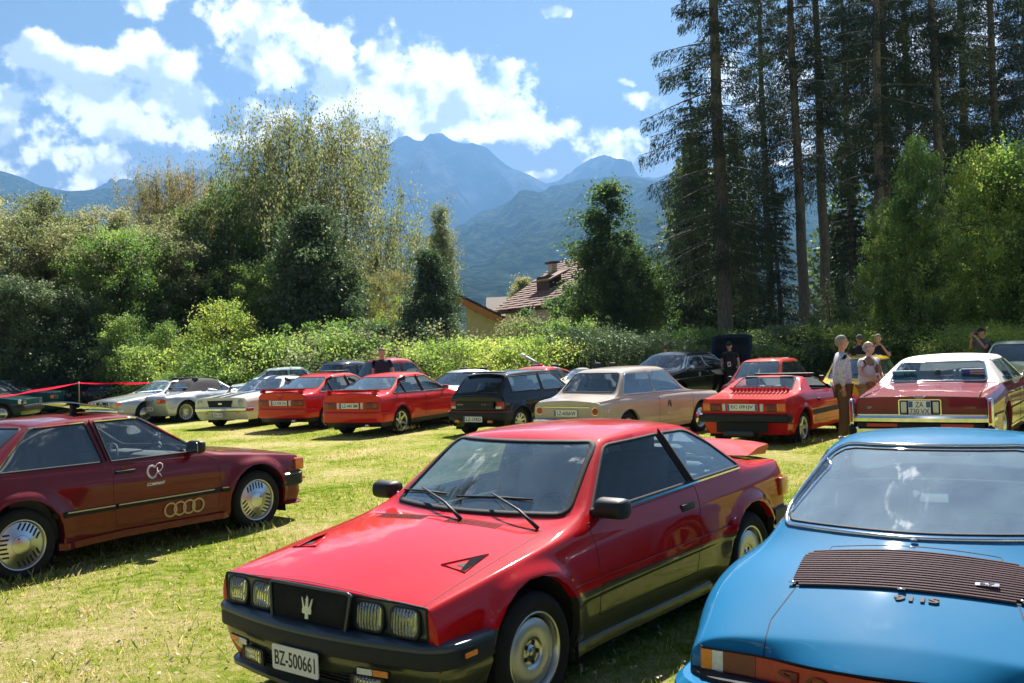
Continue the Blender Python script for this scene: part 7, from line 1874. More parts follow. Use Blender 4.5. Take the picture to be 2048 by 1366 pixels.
# --- silver roadster with black soft top
def z3():
    P = dict(F=2.0, R=-2.02, wb=2.446, hw=.86, zb=(.66, .84, .86, .80), zh=(.70, .90), zt=(.88, .80), a=(.55, .12), c=(-.72, -1.12), roof=1.26, yr=.52, paint='paint_silver', Rw=.315, Ra=.36, pillars=[(-.42, .03)], doors=[(.50, -.52)], cp=.48, glass='glass_blue', glass_rear='glass_blue', tuck=.09, rc=.16,
        wheel=(.315, .225, .225, st_spokes(16, .024, .020, .025, hub=.3)), flare=(.05, .22), sill=.22, tailc=.10, nose=.1, rz=.4, crease={'B': .1, 'rail': .3, 'wb': .6, 'noseB': .2, 'nose': .3, 'tail': .4, 'tailB': .2}, bootcut=True, rzf=[(0, -.02), (0, -.01), (0, .02), (0, .05), (0, .10)], roofb=.05, rwin=[(-.42, .93), (.42, .93), (.36, 1.14), (-.36, 1.14)])
    P['cuts'] = [('soft_top', 'z', [(.16, .9), (.16, -.9), (-1.2, -.9), (-1.2, .9)], 't', 'soft_top', None, ['body', 'roof'] and None, lambda c, n: c.z > .96 and -1.2 < c.x < .16 and n.z > .55),
        ('soft_top', 'y', [(-.40, .90), (-.40, 1.3), (-1.3, 1.3), (-1.2, .88)], 'both', 'soft_top', None, None, lambda c, n: c.z > .875 and c.x < -.38 and abs(n.y) > .1), ('soft_top', 'x', [(-.7, .90), (.7, .90), (.7, 1.3), (-.7, 1.3)], 'r', 'soft_top', None, None, lambda c, n: c.z > .90 and -1.2 < c.x < -.38), ('rear_window', 'x', roundpoly([(-.42, .95), (.42, .95), (.36, 1.13), (-.36, 1.13)], .06), 'r', 'glass_blue', None, None, lambda c, n: c.z > .90 and -1.2 < c.x < -.38 and n.x < -.1)]
    root, S = autocar('convertible_car', (-9.71, 30.89, 51.4), 'silver roadster with black cloth soft top and multi-spoke wheels, seen from behind', P, level=2)
    # the cloth is cut after the windows: put back the rear screen
    for s in (1, -1):
        taillens(S, root, s * .60, .66, .36, .13, 'lens_red', d=.02); taillens(S, root, s * .52, .665, .14, .10, 'lens_amber', 'indicator', .03); mirror(S, root, .42, .90, s, 'paint_silver', (.09, .17, .11), .10); handle(S, root, -.36, .74, s, .14, .03, 'paint_silver')
    xr = ray_x(S, 0, .66, -1)[0].x; flat('tail_panel', frame((xr - .002, 0, .66), (0, -1, 0), (0, 0, 1)), rrect(0, 0, .50, .12, .02), 'alloy_satin', root, .006)
    rplate(S, root, .43, 'LZ-310K', .50, .11, bands='L', off=.012); drop(S)
z3()
# --- pale silver roadster coupe with star grille, mostly behind the soft top one
def sl():
    P = dict(F=2.18, R=-2.2, wb=2.46, hw=.885, zb=(.70, .85, .88, .80), zh=(.74, .90), zt=(.88, .82), a=(.62, .15), c=(-.62, -1.05), roof=1.27, yr=.58, paint='paint_silver', Rw=.32, Ra=.365, pillars=[], doors=[(.6, -.5)], open=True, norear=False, glass='glass_blue', tuck=.06, seal=('chrome', .02, .006), wheel=(.32, .2, .19, st_cap('alloy')), flare=(.02, .07), rc=.1)
    P['cuts'] = [('opening', 'z', [(.14, .52), (.14, -.52), (-.60, -.52), (-.60, .52)], 't', 'seam_black', None, None, lambda c, n: c.z > 1.1), ('opening', 'y', [(.50, .90), (.14, 1.19), (-.58, 1.19), (-.86, .92)], 'both', 'seam_black', None)]
    root, S = autocar('convertible_car', (-10.95, 30.9, -128), 'silver open tourer with star grille and orange corner lamps, partly behind the roadster', P, level=2)
    for o in [o for o in root.children if o.name.startswith('opening')]: bpy.data.objects.remove(o)
    xf = ray_x(S, 0, .60, 1)[0].x
    g = flat('grille', frame((xf + .004, 0, .60), (0, 1, 0), (0, 0, 1)), rrect(0, 0, .60, .20, .02), 'seam_black', root, .012)
    bm = B(); tube(bm, [(xf + .02, y, z) for y, z in ((-.30, .70), (.30, .70), (.30, .50), (-.30, .50))], .010, 6, closed=True); tube(bm, [(xf + .02, -.3, .60), (xf + .02, .3, .60)], .007, 6); obj('grille_frame', bm, 'chrome', g)
    fr = frame((xf + .03, 0, .60), (0, 1, 0), (0, 0, 1)); annulus('star_ring', fr, 0, .078, .090, 'chrome', g, .008)
    bm = B(); [tube(bm, [fr @ Vector((0, 0, .004)), fr @ Vector((.08 * math.sin(a), .08 * math.cos(a), .004))], .007, 5) for a in (0, 2.094, 4.189)]; obj('star', bm, 'chrome', g)
    for s in (1, -1): headlamp(S, root, s * .50, .61, .28, .17, .02); p, n = ray_x(S, s * .74, .61, 1); bm = B(); box(bm, (p.x - .05, s * .755, .61), (.17, .15, .16), .03); obj('corner_lamp', bm, 'lens_amber', root, angle=40)
    bumpers(S, root, 2.26, -2.25, .87, 'chrome', z=.42, h=.10, ret=.3); mirror(S, root, .5, .90, 1, 'chrome', (.08, .12, .09), .08); drop(S)
sl()
# --- plain boxy saloons
def boxy(name, pose, label, paintm, extra=None, level=2, **kw):
    P = dict(F=2.15, R=-2.22, wb=2.66, hw=.84, zb=(.72, .87, .91, .88), zh=(.75, .92), zt=(.98, .93), a=(.80, .18), c=(-.95, -1.62), roof=1.38, yr=.58, paint=paintm, Rw=.31, pillars=[(-.28, .10), (-1.05, .05)], doors=[(.75, -.26), (-.28, -1.15)], cp=.2, glass='glass_clear', tuck=.055, wheel=(.31, .19, .19, st_cap('alloy')), rc=.09)
    P.update(kw); root, S = autocar(name, pose, label, P, level=level)
    if extra: extra(root, S)
    drop(S); return root
def w201x(root, S):
    for s in (1, -1): taillens(S, root, s * .58, .68, .34, .15, 'lens_red'); taillens(S, root, s * .66, .72, .16, .05, 'lens_amber', 'indicator', .016)
    rplate(S, root, .68, 'LZ-190C', .50, .12, bands='L'); bumpers(S, root, 2.18, -2.26, .84, 'rubber', z=.47, h=.18); mirror(S, root, .6, .93, -1, 'paint_navy', (.09, .15, .10), .1)
boxy('saloon_car', (-15.0, 39.6, 33), 'dark blue saloon behind the red and white barrier tape at left', 'paint_navy', w201x)
def hatchx(root, S):
    for s in (1, -1): headlamp(S, root, s * .60, .66, .28, .15, .02, bezel='black_plastic'); bm = B(); p, n = ray_x(S, s * .76, .66, 1); box(bm, (p.x - .06, s * .78, .66), (.10, .06, .15), .02); obj('corner_lamp', bm, 'lens_clear', root, angle=40)
    bumpers(S, root, 2.0, -2.0, .82, 'black_plastic', z=.44, h=.20, ret=.42)
    for s in (1, -1):
        for cx in (S['wb'] / 2,):
            bm = B(); P_ = [(cx + .375 * math.cos(a), .29 + .375 * math.sin(a)) for a in np.linspace(0, math.pi, 17)]; pts = [ray_y(S, x, min(z, .70), s)[0] + Vector((0, s * .01, 0)) for x, z in P_]; tube(bm, pts, .03, 6); obj('arch_flare', bm, 'black_plastic', root)
boxy('hatchback_car', (-18.55, 33.9, 2), 'dark green hatchback with grey wheel arch trim at the left edge, nose pointing right', 'paint_green', hatchx, F=1.98, R=-1.95, wb=2.45, Rw=.29, wheel=(.29, .18, .185, st_cap('alloy', 8)), zb=(.70, .86, .90, .85))
def greenx(root, S):
    for s in (1, -1): headlamp(S, root, s * .58, .66, .24, .15, .02); bm = B(); p, n = ray_x(S, s * .76, .66, 1); box(bm, (p.x - .05, s * .77, .67), (.12, .08, .14), .03); obj('corner_lamp', bm, 'lens_amber', root, angle=40)
    bumpers(S, root, 2.2, -2.25, .84, 'chrome', z=.42, h=.12)
boxy('saloon_car', (-19.2, 37.2, 2), 'dark green saloon with amber corner lamp half hidden behind the green hatchback', 'paint_green', greenx, zb=(.80, .90, .93, .9), zh=(.84, .98))
# --- black two-tone finned saloon
def chevy():
    P = dict(F=2.5, R=-2.58, wb=2.92, hw=.94, zb=(.86, 1.0, 1.03, .98), zh=(.88, 1.02), zt=(1.06, .92), a=(1.02, .40), c=(-1.05, -1.60), roof=1.50, yr=.62, paint='paint_black', Rw=.35, Ra=.38, pillars=[(-.25, .04)], doors=[(1.0, -.24)], cp=.2, glass='glass_clear', glass_rear='glass_clear', tuck=.06, seal=('chrome', .024, .007),
        wheel=(.35, .18, .2, st_cap()), track=.90, sill=.25, roofb=.06, rc=.12, wr=.10, belt=[(2.45, .86), (1.0, 1.0), (-.6, .99), (-1.2, 1.02), (-2.2, 1.08), (-2.53, 1.06)], crease={'B': .5, 'rail': .15, 'wb': .6, 'noseB': .3, 'nose': .4, 'tail': .5, 'tailB': .6}, trim='interior_red', rz=.1, ng=5, ap=.05, wc=.25, railh=.07, flat=0)
    P['cuts'] = [('colour_panel', 'y', [(-.65, .80), (-.35, .93), (-2.6, .99), (-2.6, .60)], 'both', 'paint_panel', ('chrome', .016, .007))]
    root, S = autocar('saloon_car', (4.75, 28.6, -129), 'black finned old saloon with pale side panel and wraparound windscreen, facing left', P, level=2)
    for s in (1, -1): strip_y(S, 'side_spear', root, [(2.3, .76), (-.6, .80), (-2.5, .60)], .022, .014, 'chrome', s); strip_y(S, 'belt_moulding', root, [(1.0, 1.0), (-1.4, 1.03)], .018, .012, 'chrome', s); handle(S, root, -.14, .92, s, .15, .03, chrome=True); headlamp(S, root, s * .72, .70, .20, .20, .10); mirror(S, root, .82, 1.04, s, 'chrome', (.08, .14, .12), .10)
    bumpers(S, root, 2.58, -2.62, .93, 'chrome', z=.48, h=.14, ret=.5, re=.2); flat('grille', frame((ray_x(S, 0, .62, 1)[0].x, 0, .62), (0, 1, 0), (0, 0, 1)), rrect(0, 0, 1.1, .14, .05), 'chrome', root, .02)
    p, n = ray_y(S, .35, .86, 1); annulus('door_crest', frame(p + n * .004, (-1, 0, 0), (0, 0, 1)), 0, .035, .055, 'sticker_white', root); drop(S)
mat('interior_red', (.30, .02, .03), .7); paint('paint_panel', (.36, .36, .34)); chevy()
# --- two small rear-engined boxes
def smallfiat(pose, label, pm, extra=0):
    P = dict(F=1.55, R=-1.53, wb=1.92, hw=.69, zb=(.70, .80, .83, .74), zh=(.72, .84), zt=(.86, .74), a=(.84, .36), c=(-.92, -1.30), roof=1.32, yr=.515, paint=pm, Rw=.26, Ra=.31, pillars=[(-.22, .05)], doors=[(.80, -.22)], cp=.13, glass='glass_blue', tuck=.05, rin=.09, rc=.06, seal=('rubber', .02, .006), wheel=(.26, .15, .16, st_cap()), seats=((-.02, .29), (-.02, -.29)), flare=(.01, .05), slant=.06, trim='interior_dark', crease={'B': .5, 'rail': .4, 'wb': .8, 'noseB': .7, 'nose': .8, 'tail': .7, 'tailB': .7})
    root, S = autocar('small_car', pose, label, P, level=2)
    for s in (1, -1): headlamp(S, root, s * .49, .60, .17, .14, .03, bezel='black_plastic'); p, n = ray_x(S, s * .52, .50, 1); lens('indicator', root, frame(p, (0, 1, 0), (0, 0, 1)), rrect(0, 0, .13, .045, .01), 'lens_amber'); mirror(S, root, .66, .83, s, 'black_plastic', (.07, .13, .09), .09)
    bumpers(S, root, 1.60, -1.58, .69, 'chrome', z=.40, h=.09, ret=.25, re=.08)
    pass
    z = .87; wiper(root, (.80, .1, .86), ray_x(S, .30, .92)[0] + Vector((.01, 0, .01)), ray_x(S, .05, .90)[0] + Vector((.012, 0, .01)), ray_x(S, .48, .92)[0] + Vector((.012, 0, .01))); wiper(root, (.80, -.3, .86), ray_x(S, -.1, .92)[0] + Vector((.01, 0, .01)), ray_x(S, -.35, .90)[0] + Vector((.012, 0, .01)), ray_x(S, .0, .92)[0] + Vector((.012, 0, .01)))
    bm = B(); p, n = ray_z(S, .33, -.1); tube(bm, [p, p + Vector((-.25, .0, .75))], .004, 5); obj('aerial', bm, 'dark_metal', root); drop(S)
smallfiat((6.35, 24.6, -124), 'orange red small boxy saloon facing the camera behind the red targa', 'paint_orange_red')
smallfiat((8.15, 23.1, -122), 'yellow small boxy saloon behind the two older men', 'paint_yellow', 1)
# --- back row: old round cars, coupes and open cars
def roundcar(pose, label, pm, h=1.5, **k):
    P = dict(F=1.95, R=-1.95, wb=2.35, hw=.78, zb=(.82, .98, 1.0, .88), zh=(.86, 1.02), zt=(1.0, .80), a=(.62, .30), c=(-.85, -1.35), roof=h, yr=.54, paint=pm, Rw=.32, Ra=.36, pillars=[(-.25, .07)], doors=[(.6, -.23)], cp=.2, glass='glass_clear', tuck=.12, roofb=.09, rc=.2, wheel=(.32, .15, .2, st_cap()), sill=.25, crease={'B': .05, 'rail': .05, 'wb': .5, 'noseB': .1, 'nose': .1, 'tail': .1, 'tailB': .1}, wr=.14, ng=5, railh=.08, nose=.15, tailc=.15, flare=(.06, .2), nosew=.75, tailw=.8)
    P.update(k); root, S = autocar('vintage_car', pose, label, P, level=2)
    for s in (1, -1): headlamp(S, root, s * .45, .74, .18, .18, .09); taillens(S, root, s * .5, .6, .07, .12)
    bumpers(S, root, 2.02, -2.02, .70, 'chrome', z=.45, h=.08, ret=.2, re=.2); drop(S)
roundcar((-4.05, 30.5, -128), 'maroon round-roofed old car behind the red saloon, right of the man in dark shirt', 'paint_old_maroon', 1.62)
roundcar((-5.6, 31.6, -128), 'dark blue round-roofed old car left of the man in the dark shirt', 'paint_navy', 1.58)
def oldx(root, S):
    for s in (1, -1): headlamp(S, root, s * .58, .66, .17, .17, .085)
    bumpers(S, root, 2.2, -2.25, .82, 'chrome', z=.45, h=.09)
boxy('saloon_car', (-7.5, 34.0, 15), 'pale blue old saloon with white roof line behind the striped coupe', 'paint_pale_blue', oldx, glass='glass_blue', roof=1.46, crease={'B': .3, 'rail': .2, 'wb': .6, 'noseB': .3, 'nose': .4, 'tail': .4, 'tailB': .4})
def cpx(root, S):
    for s in (1, -1): headlamp(S, root, s * .55, .60, .2, .12, .02, bezel='black_plastic'); mirror(S, root, .5, .88, s, 'black_plastic', (.1, .16, .11), .1)
    bumpers(S, root, 2.1, -2.1, .84, 'black_plastic', z=.42, h=.14)
cp = dict(F=2.1, R=-2.1, wb=2.45, zb=(.66, .84, .90, .88), zh=(.68, .88), zt=(.92, .88), a=(.72, .02), c=(-.62, -1.45), roof=1.27, pillars=[(-.42, .06)], doors=[(.7, -.5)], yr=.54)
boxy('sports_coupe', (-1.45, 27.6, -125), 'silver low coupe facing left behind the red saloon nose', 'paint_silver', cpx, **cp)
cp2 = dict(cp); cp2['cuts'] = [('roof_bar', 'y', [(-.34, .88), (-.34, 1.3), (-.56, 1.3), (-.62, .9)], 'both', 'black_plastic', None)]
boxy('targa_car', (.55, 27.6, -128), 'red targa-roofed sports car behind the black hatchback, under the striped pole', 'paint_bright_red', cpx, **cp2)
def opencar(pose, label, pm):
    P = dict(F=2.0, R=-1.95, wb=2.28, hw=.80, zb=(.72, .84, .86, .80), zh=(.76, .90), zt=(.88, .80), a=(.45, .12), c=(-.55, -.95), roof=1.24, yr=.56, paint=pm, Rw=.29, pillars=[], doors=[(.45, -.5)], open=True, norear=False, glass='glass_blue', tuck=.07, seal=('chrome', .02, .006), rc=.14, hb=.05, crease={'B': .3, 'rail': .3, 'wb': .6, 'noseB': .2, 'nose': .3, 'tail': .4, 'tailB': .3})
    P['cuts'] = [('opening', 'z', [(.10, .9), (.10, -.9), (-1.1, -.9), (-1.1, .9)], 't', 'seam_black', None, None, lambda c, n: c.z > .93 and c.x < .11), ('opening', 'y', [(.36, .90), (.10, 1.3), (-1.2, 1.3), (-.95, .90)], 'both', 'seam_black', None, None, lambda c, n: c.z > .89)]
    root, S = autocar('convertible_car', pose, label, P, level=2)
    for o in [o for o in root.children if o.name.startswith(('opening', 'rear_window'))]:
        for q in list(o.children): bpy.data.objects.remove(q)
        bpy.data.objects.remove(o)
    for s in (1, -1): headlamp(S, root, s * .58, .64, .17, .17, .085)
    bumpers(S, root, 2.04, -2.0, .79, 'chrome', z=.42, h=.08, ret=.3); drop(S)
opencar((2.05, 26.9, -150), 'pale yellow open two-seater with blue tinted windscreen, between hatchback and beige saloon', 'paint_pale_yellow')
# dark blue car with raised bonnet
root = boxy('saloon_car', (6.9, 33.2, -75), 'dark blue car with its bonnet raised behind the black finned saloon', 'paint_navy', None, hoodcut=False)
bm = B(); rs = []
for t in np.linspace(0, 1, 9):
    rs.append([bm.verts.new((.85 + .35 * math.sin(t * 1.2) , y * (1 - .03 * t), .92 + 1.02 * t - .06 * (abs(y) / .7) ** 3)) for y in np.linspace(-.74, .74, 11)])
for a, b in zip(rs, rs[1:]):
    for k in range(10): bm.faces.new((a[k], a[k + 1], b[k + 1], b[k]))
bmesh.ops.solidify(bm, geom=bm.faces[:], thickness=.03); bmesh.ops.recalc_face_normals(bm, faces=bm.faces)
obj('raised_bonnet', bm, 'paint_navy', root)
boxy('saloon_car', (13.0, 25.2, 60), 'pale green saloon whose roof shows behind the white vinyl roof', 'paint_pale_green', None, roof=1.50)
# ------------------------------------------------------------------ barrier tape, posts, striped pole
mat('tape_red', (.62, .015, .06), .9, var=.1, spec=.05); mat('post_wood', (.18, .13, .09), .8, var=.3); mat('pole_grey', (.30, .32, .34), .5)
mat('plaster', (.50, .46, .41), .9, var=.12, vscale=1.2, bump=.2, bscale=8); mat('wood_dark', (.05, .032, .022), .8, var=.3, vscale=4); mat('wood_orange', (.36, .15, .06), .7, var=.25, vscale=5); mat('roof_tile', (.22, .135, .105), .85, var=.3, vscale=9); mat('roof_tile_dark', (.10, .075, .065), .85, var=.3, vscale=9); mat('window_dark', (.03, .035, .04), .15, coat=1)
e = empty('tape_post', gp(154, 33.5)); tag(e, 'thin wooden post holding the red tape at left', 'post')
bm = B(); tube(bm, [(0, 0, -.1), (.01, 0, 1.22)], .022, 8); obj('stake', bm, 'post_wood', e); bm = B(); tube(bm, [(.01, 0, 1.18), (.012, 0, 1.25)], .028, 8); obj('cap', bm, 'sticker_white', e)
T = [gp(-60, 30), gp(5, 31), gp(60, 32), gp(154, 33.5), gp(230, 34), gp(293, 34.4), gp(340, 34.8)]; Zt = [.86, .84, .93, 1.10, 1.02, .98, 1.0]
P_ = []
for i in range(len(T) - 1):
    for k in range(8):
        t = k / 8; sag = -.02 * 4 * t * (1 - t); P_.append((T[i][0] * (1 - t) + T[i + 1][0] * t, T[i][1] * (1 - t) + T[i + 1][1] * t, Zt[i] * (1 - t) + Zt[i + 1] * t + sag))
bm = B(); pr = None
for i, p in enumerate(P_):
    tw = .018 * math.cos(i * .35) + .006; r = [bm.verts.new((p[0], p[1] - .003, p[2] - abs(tw) - .012)), bm.verts.new((p[0], p[1] + .003 + .02 * math.sin(i * .35), p[2] + abs(tw) + .012))]
    if pr: bm.faces.new((pr[0], pr[1], r[1], r[0]))
    pr = r
bmesh.ops.solidify(bm, geom=bm.faces[:], thickness=.003)
tag(obj('barrier_tape', bm, 'tape_red'), 'red plastic barrier tape strung across the left side', 'barrier tape')
a, b = at(1044, 709, 30), at(1100, 742, 29)
e = empty('striped_pole', (b[0], b[1], gz(0, 29))); tag(e, 'slanting grey pole with red and white end above the targa car', 'pole')
d = Vector(a) - Vector(b); o_ = Vector((0, 0, b[2] - gz(0, 29)))
bm = B(); tube(bm, [o_ * .0 + Vector((.35, .1, 0)), o_], .03, 8); obj('strut', bm, 'dark_metal', e)
for k, (t0, t1, m_) in enumerate(((0, .12, 'tape_red'), (.12, .24, 'sticker_white'), (.24, .36, 'tape_red'), (.36, .85, 'pole_grey'), (.85, 1.0, 'sticker_white'))):
    bm = B(); tube(bm, [o_ + d * t0, o_ + d * t1], .045, 10); obj('pole_section', bm, m_, e)
# ------------------------------------------------------------------ houses beyond the hedge
def wallbox(name, parent, x0, x1, y0, y1, z0, z1, m):
    bm = B(); box(bm, ((x0 + x1) / 2, (y0 + y1) / 2, (z0 + z1) / 2), (x1 - x0, y1 - y0, z1 - z0)); return obj(name, bm, m, parent, smooth=False)
def gable(name, parent, xl, xr, xm, y0, y1, z0, ze_l, ze_r, zm, m):
    bm = B(); V = [(xl, z0), (xr, z0), (xr, ze_r), (xm, zm), (xl, ze_l)]; prism(bm, V, lambda u, v, d: (u, d, v), y0, y1); bmesh.ops.recalc_face_normals(bm, faces=bm.faces); return obj(name, bm, m, parent, smooth=False)
def slope(parent, pa, pb, y0, y1, m, th=.16, tiles=True, name='roof'):
    """roof plane from eaves pa (x, z) up to ridge pb, between y0 and y1; tile courses built as battens"""
    r = slab(name, parent, [(pa[0], y0, pa[1]), (pa[0], y1, pa[1]), (pb[0], y1, pb[1]), (pb[0], y0, pb[1])], th, 'wood_dark')
    d = Vector((pb[0] - pa[0], 0, pb[1] - pa[1])); L = d.length; d.normalize(); n = Vector((-d.z, 0, d.x)); n = n if n.z > 0 else -n
    bm = B(); k = int(L / .34); cols = int((y1 - y0) / .55)
    for i in range(k):
        a = Vector((pa[0], 0, pa[1])) + d * (i * L / k); b = a + d * (L / k * 1.08)
        for j in range(cols):
            ya = y0 + (y1 - y0) * j / cols + .01; yb = y0 + (y1 - y0) * (j + 1) / cols - .01; o1 = n * (th + .06 + .01 * ((i * 7 + j * 3) % 4)); o2 = n * (th + .015)
            v = [bm.verts.new(Vector((p.x, yy, p.z)) + o) for p, yy, o in ((a, ya, o1), (a, yb, o1), (b, yb, o2), (b, ya, o2))]; w_ = [bm.verts.new(Vector((a.x, yy, a.z)) + n * th) for yy in (ya, yb)]
            bm.faces.new(v); bm.faces.new((w_[0], w_[1], v[1], v[0]))
    bmesh.ops.recalc_face_normals(bm, faces=bm.faces); t = obj('roof_tiles', bm, m, parent, smooth=False); t['kind'] = 'stuff'; return r
YH = 66.
def hx(px): return at(px, 600, YH)[0]
def hz_(py, px=1100): return at(px, py, YH)[2]
e = empty('chalet', (hx(1190), YH, 0), rad(24)); tag(e, 'chalet with brown tiled roof and pale plaster gable behind the tall pointed tree', 'house')
ox = hx(1190); xl, xr, xm = hx(1090) - ox, hx(1345) - ox, hx(1245) - ox; zl, zr, zm = hz_(600), hz_(565), hz_(508)
gable('wall', e, xl, xr, xm, 0, 7.4, -.3, zl, zr, zm - .3, 'plaster')
ex = hx(1070) - ox; ez = hz_(613) - .12
slope(e, (ex, ez), (xm, zm), -1.3, 8.0, 'roof_tile'); slope(e, (hx(1372) - ox, hz_(590)), (xm, zm), -1.3, 8.0, 'roof_tile')
for (a, b) in (((ex, ez), (xm, zm)), ((hx(1372) - ox, hz_(590)), (xm, zm))):
    slab('bargeboard', e, [(a[0], -1.42, a[1] - .28), (b[0], -1.42, b[1] - .28), (b[0], -1.42, b[1] + .12), (a[0], -1.42, a[1] + .12)], .08, 'wood_dark')
wallbox('corner_beam', e, xl + .35, xl + .55, -.12, .0, .5, zl + .4, 'wood_dark')
for cx, cz in ((hx(1325) - ox, hz_(622)), (hx(1270) - ox, hz_(600))):
    wf = wallbox('window', e, cx - .45, cx + .45, -.10, .0, cz - .55, cz + .55, 'wood_dark'); wallbox('pane', wf, cx - .36, cx + .36, -.13, -.105, cz - .46, cz + .46, 'window_dark')
dm = wallbox('dormer', e, hx(1122) - ox, hx(1150) - ox, 2.2, 4.2, hz_(590), hz_(548), 'wood_dark'); slab('dormer_roof', dm, [(hx(1117) - ox, 1.7, hz_(556)), (hx(1117) - ox, 4.8, hz_(556)), (hx(1162) - ox, 4.8, hz_(536)), (hx(1162) - ox, 1.7, hz_(536))], .12, 'roof_tile')
ch = wallbox('chimney', e, hx(1157) - ox, hx(1168) - ox, 4, 4.7, hz_(560), hz_(520), 'plaster'); wallbox('chimney_cap', ch, hx(1153) - ox, hx(1172) - ox, 3.8, 4.9, hz_(519), hz_(515), 'wood_dark')
e = empty('small_house', (hx(960), 62, 0)); tag(e, 'low pale house with orange brown timber eaves left of the chalet', 'house')
at2 = lambda px, py: (at(px, py, 62)[0] - hx(960), at(px, py, 62)[2])
p0, p1, p2 = at2(900, 588), at2(1010, 642), at2(1003, 660)
gable('wall', e, at2(905, 0)[0], at2(1000, 0)[0], at2(920, 0)[0], 0, 8, -.3, at2(905, 612)[1], at2(1000, 645)[1], at2(920, 615)[1], 'plaster')
slope(e, p1, p0, -1.1, 8.5, 'roof_tile', .2)
slab('bargeboard', e, [(p0[0], -1.2, p0[1] - .35), (p1[0], -1.2, p1[1] - .35), (p1[0], -1.2, p1[1] + .1), (p0[0], -1.2, p0[1] + .1)], .08, 'wood_orange')
for k in range(4): t = .25 + k * .22; x = p0[0] * (1 - t) + p1[0] * t; z = p0[1] * (1 - t) + p1[1] * t; wallbox('rafter', e, x - .07, x + .07, -1.1, 0, z - .38, z - .22, 'wood_orange')
e = empty('barn', (hx(985), 84, 0)); tag(e, 'dark roofed building between the small house and the chalet', 'house')
f = lambda px, py: (at(px, py, 84)[0] - hx(985), at(px, py, 84)[2])
wallbox('wall', e, f(950, 0)[0], f(1035, 0)[0], 0, 7, -.3, f(985, 640)[1], 'plaster'); slab('roof', e, [(f(945, 0)[0], -.8, f(985, 640)[1] - .2), (f(1040, 0)[0], -.8, f(985, 640)[1] - .2), (f(1040, 0)[0], 4.5, f(985, 594)[1]), (f(945, 0)[0], 4.5, f(985, 594)[1])], .2, 'roof_tile_dark')
e = empty('cottage', (at(585, 640, 60)[0], 60, 0)); tag(e, 'bit of pale cottage wall and brown roof glimpsed under the glossy tree at left', 'house')
wallbox('wall', e, -2, 1.2, 0, 5, -.3, 3.4, 'plaster'); slab('roof', e, [(-2.6, -.8, 3.3), (1.8, -.8, 3.3), (1.8, 2.8, 4.6), (-2.6, 2.8, 4.6)], .18, 'roof_tile')
# ------------------------------------------------------------------ people
mat('skin', (.50, .27, .19), .5, var=.08, vscale=30); mat('skin_pale', (.58, .34, .26), .5, var=.08, vscale=30); mat('hair_white', (.24, .23, .22), .8, var=.2, vscale=60); mat('hair_brown', (.12, .07, .04), .8, var=.3, vscale=60); mat('hair_grey', (.22, .20, .18), .8, var=.3, vscale=60)
mat('cloth_black', (.015, .016, .02), .9, var=.3, vscale=18); mat('cloth_grey', (.10, .11, .13), .9, var=.2, vscale=18); mat('cloth_brown', (.14, .075, .045), .85, var=.2, vscale=14); mat('cloth_jeans', (.06, .09, .16), .9, var=.25, vscale=20); mat('shoe_white', (.62, .60, .58), .6); mat('cloth_tan', (.34, .22, .12), .85, var=.3, vscale=9)
def speckled(name, a, b, sc, thr):
    m, N, L, o = nodes(name); tc = N('ShaderNodeTexCoord'); v = N('ShaderNodeTexVoronoi'); v.inputs['Scale'].default_value = sc; L(tc.outputs['Object'], v.inputs['Vector'])
    g = N('ShaderNodeMath', operation='LESS_THAN'); L(v.outputs['Distance'], g.inputs[0]); g.inputs[1].default_value = thr; mx = N('ShaderNodeMixRGB'); L(g.outputs[0], mx.inputs[0]); mx.inputs[1].default_value = c4(a); mx.inputs[2].default_value = c4(b)
    p = N('ShaderNodeBsdfPrincipled'); p.inputs['Roughness'].default_value = .85; L(mx.outputs[0], p.inputs['Base Color']); L(p.outputs[0], o.inputs[0])
speckled('shirt_floral', (.58, .60, .68), (.10, .12, .28), 48, .32); speckled('shirt_mixed', (.60, .58, .60), (.30, .17, .08), 4.5, .42)
def skinmesh(name, V, E, R_, m, parent, root=0, sub=2):
    me = bpy.data.meshes.new('tmp'); me.from_pydata([tuple(v) for v in V], E, []); o = bpy.data.objects.new('tmp', me); COL.objects.link(o)
    md = o.modifiers.new('k', 'SKIN'); md.branch_smoothing = .6
    for i, r in enumerate(R_):
        r = r if isinstance(r, tuple) else (r, r); me.skin_vertices[0].data[i].radius = r; me.skin_vertices[0].data[i].use_root = (i == root)
    s = o.modifiers.new('s', 'SUBSURF'); s.levels = sub
    dg = bpy.context.evaluated_depsgraph_get(); m2 = bpy.data.meshes.new_from_object(o.evaluated_get(dg)); bpy.data.objects.remove(o); bpy.data.meshes.remove(me)
    m2.name = name; m2.materials.clear(); m2.materials.append(M[m]); m2.polygons.foreach_set('use_smooth', [True] * len(m2.polygons)); r = bpy.data.objects.new(name, m2); return link(r, parent)
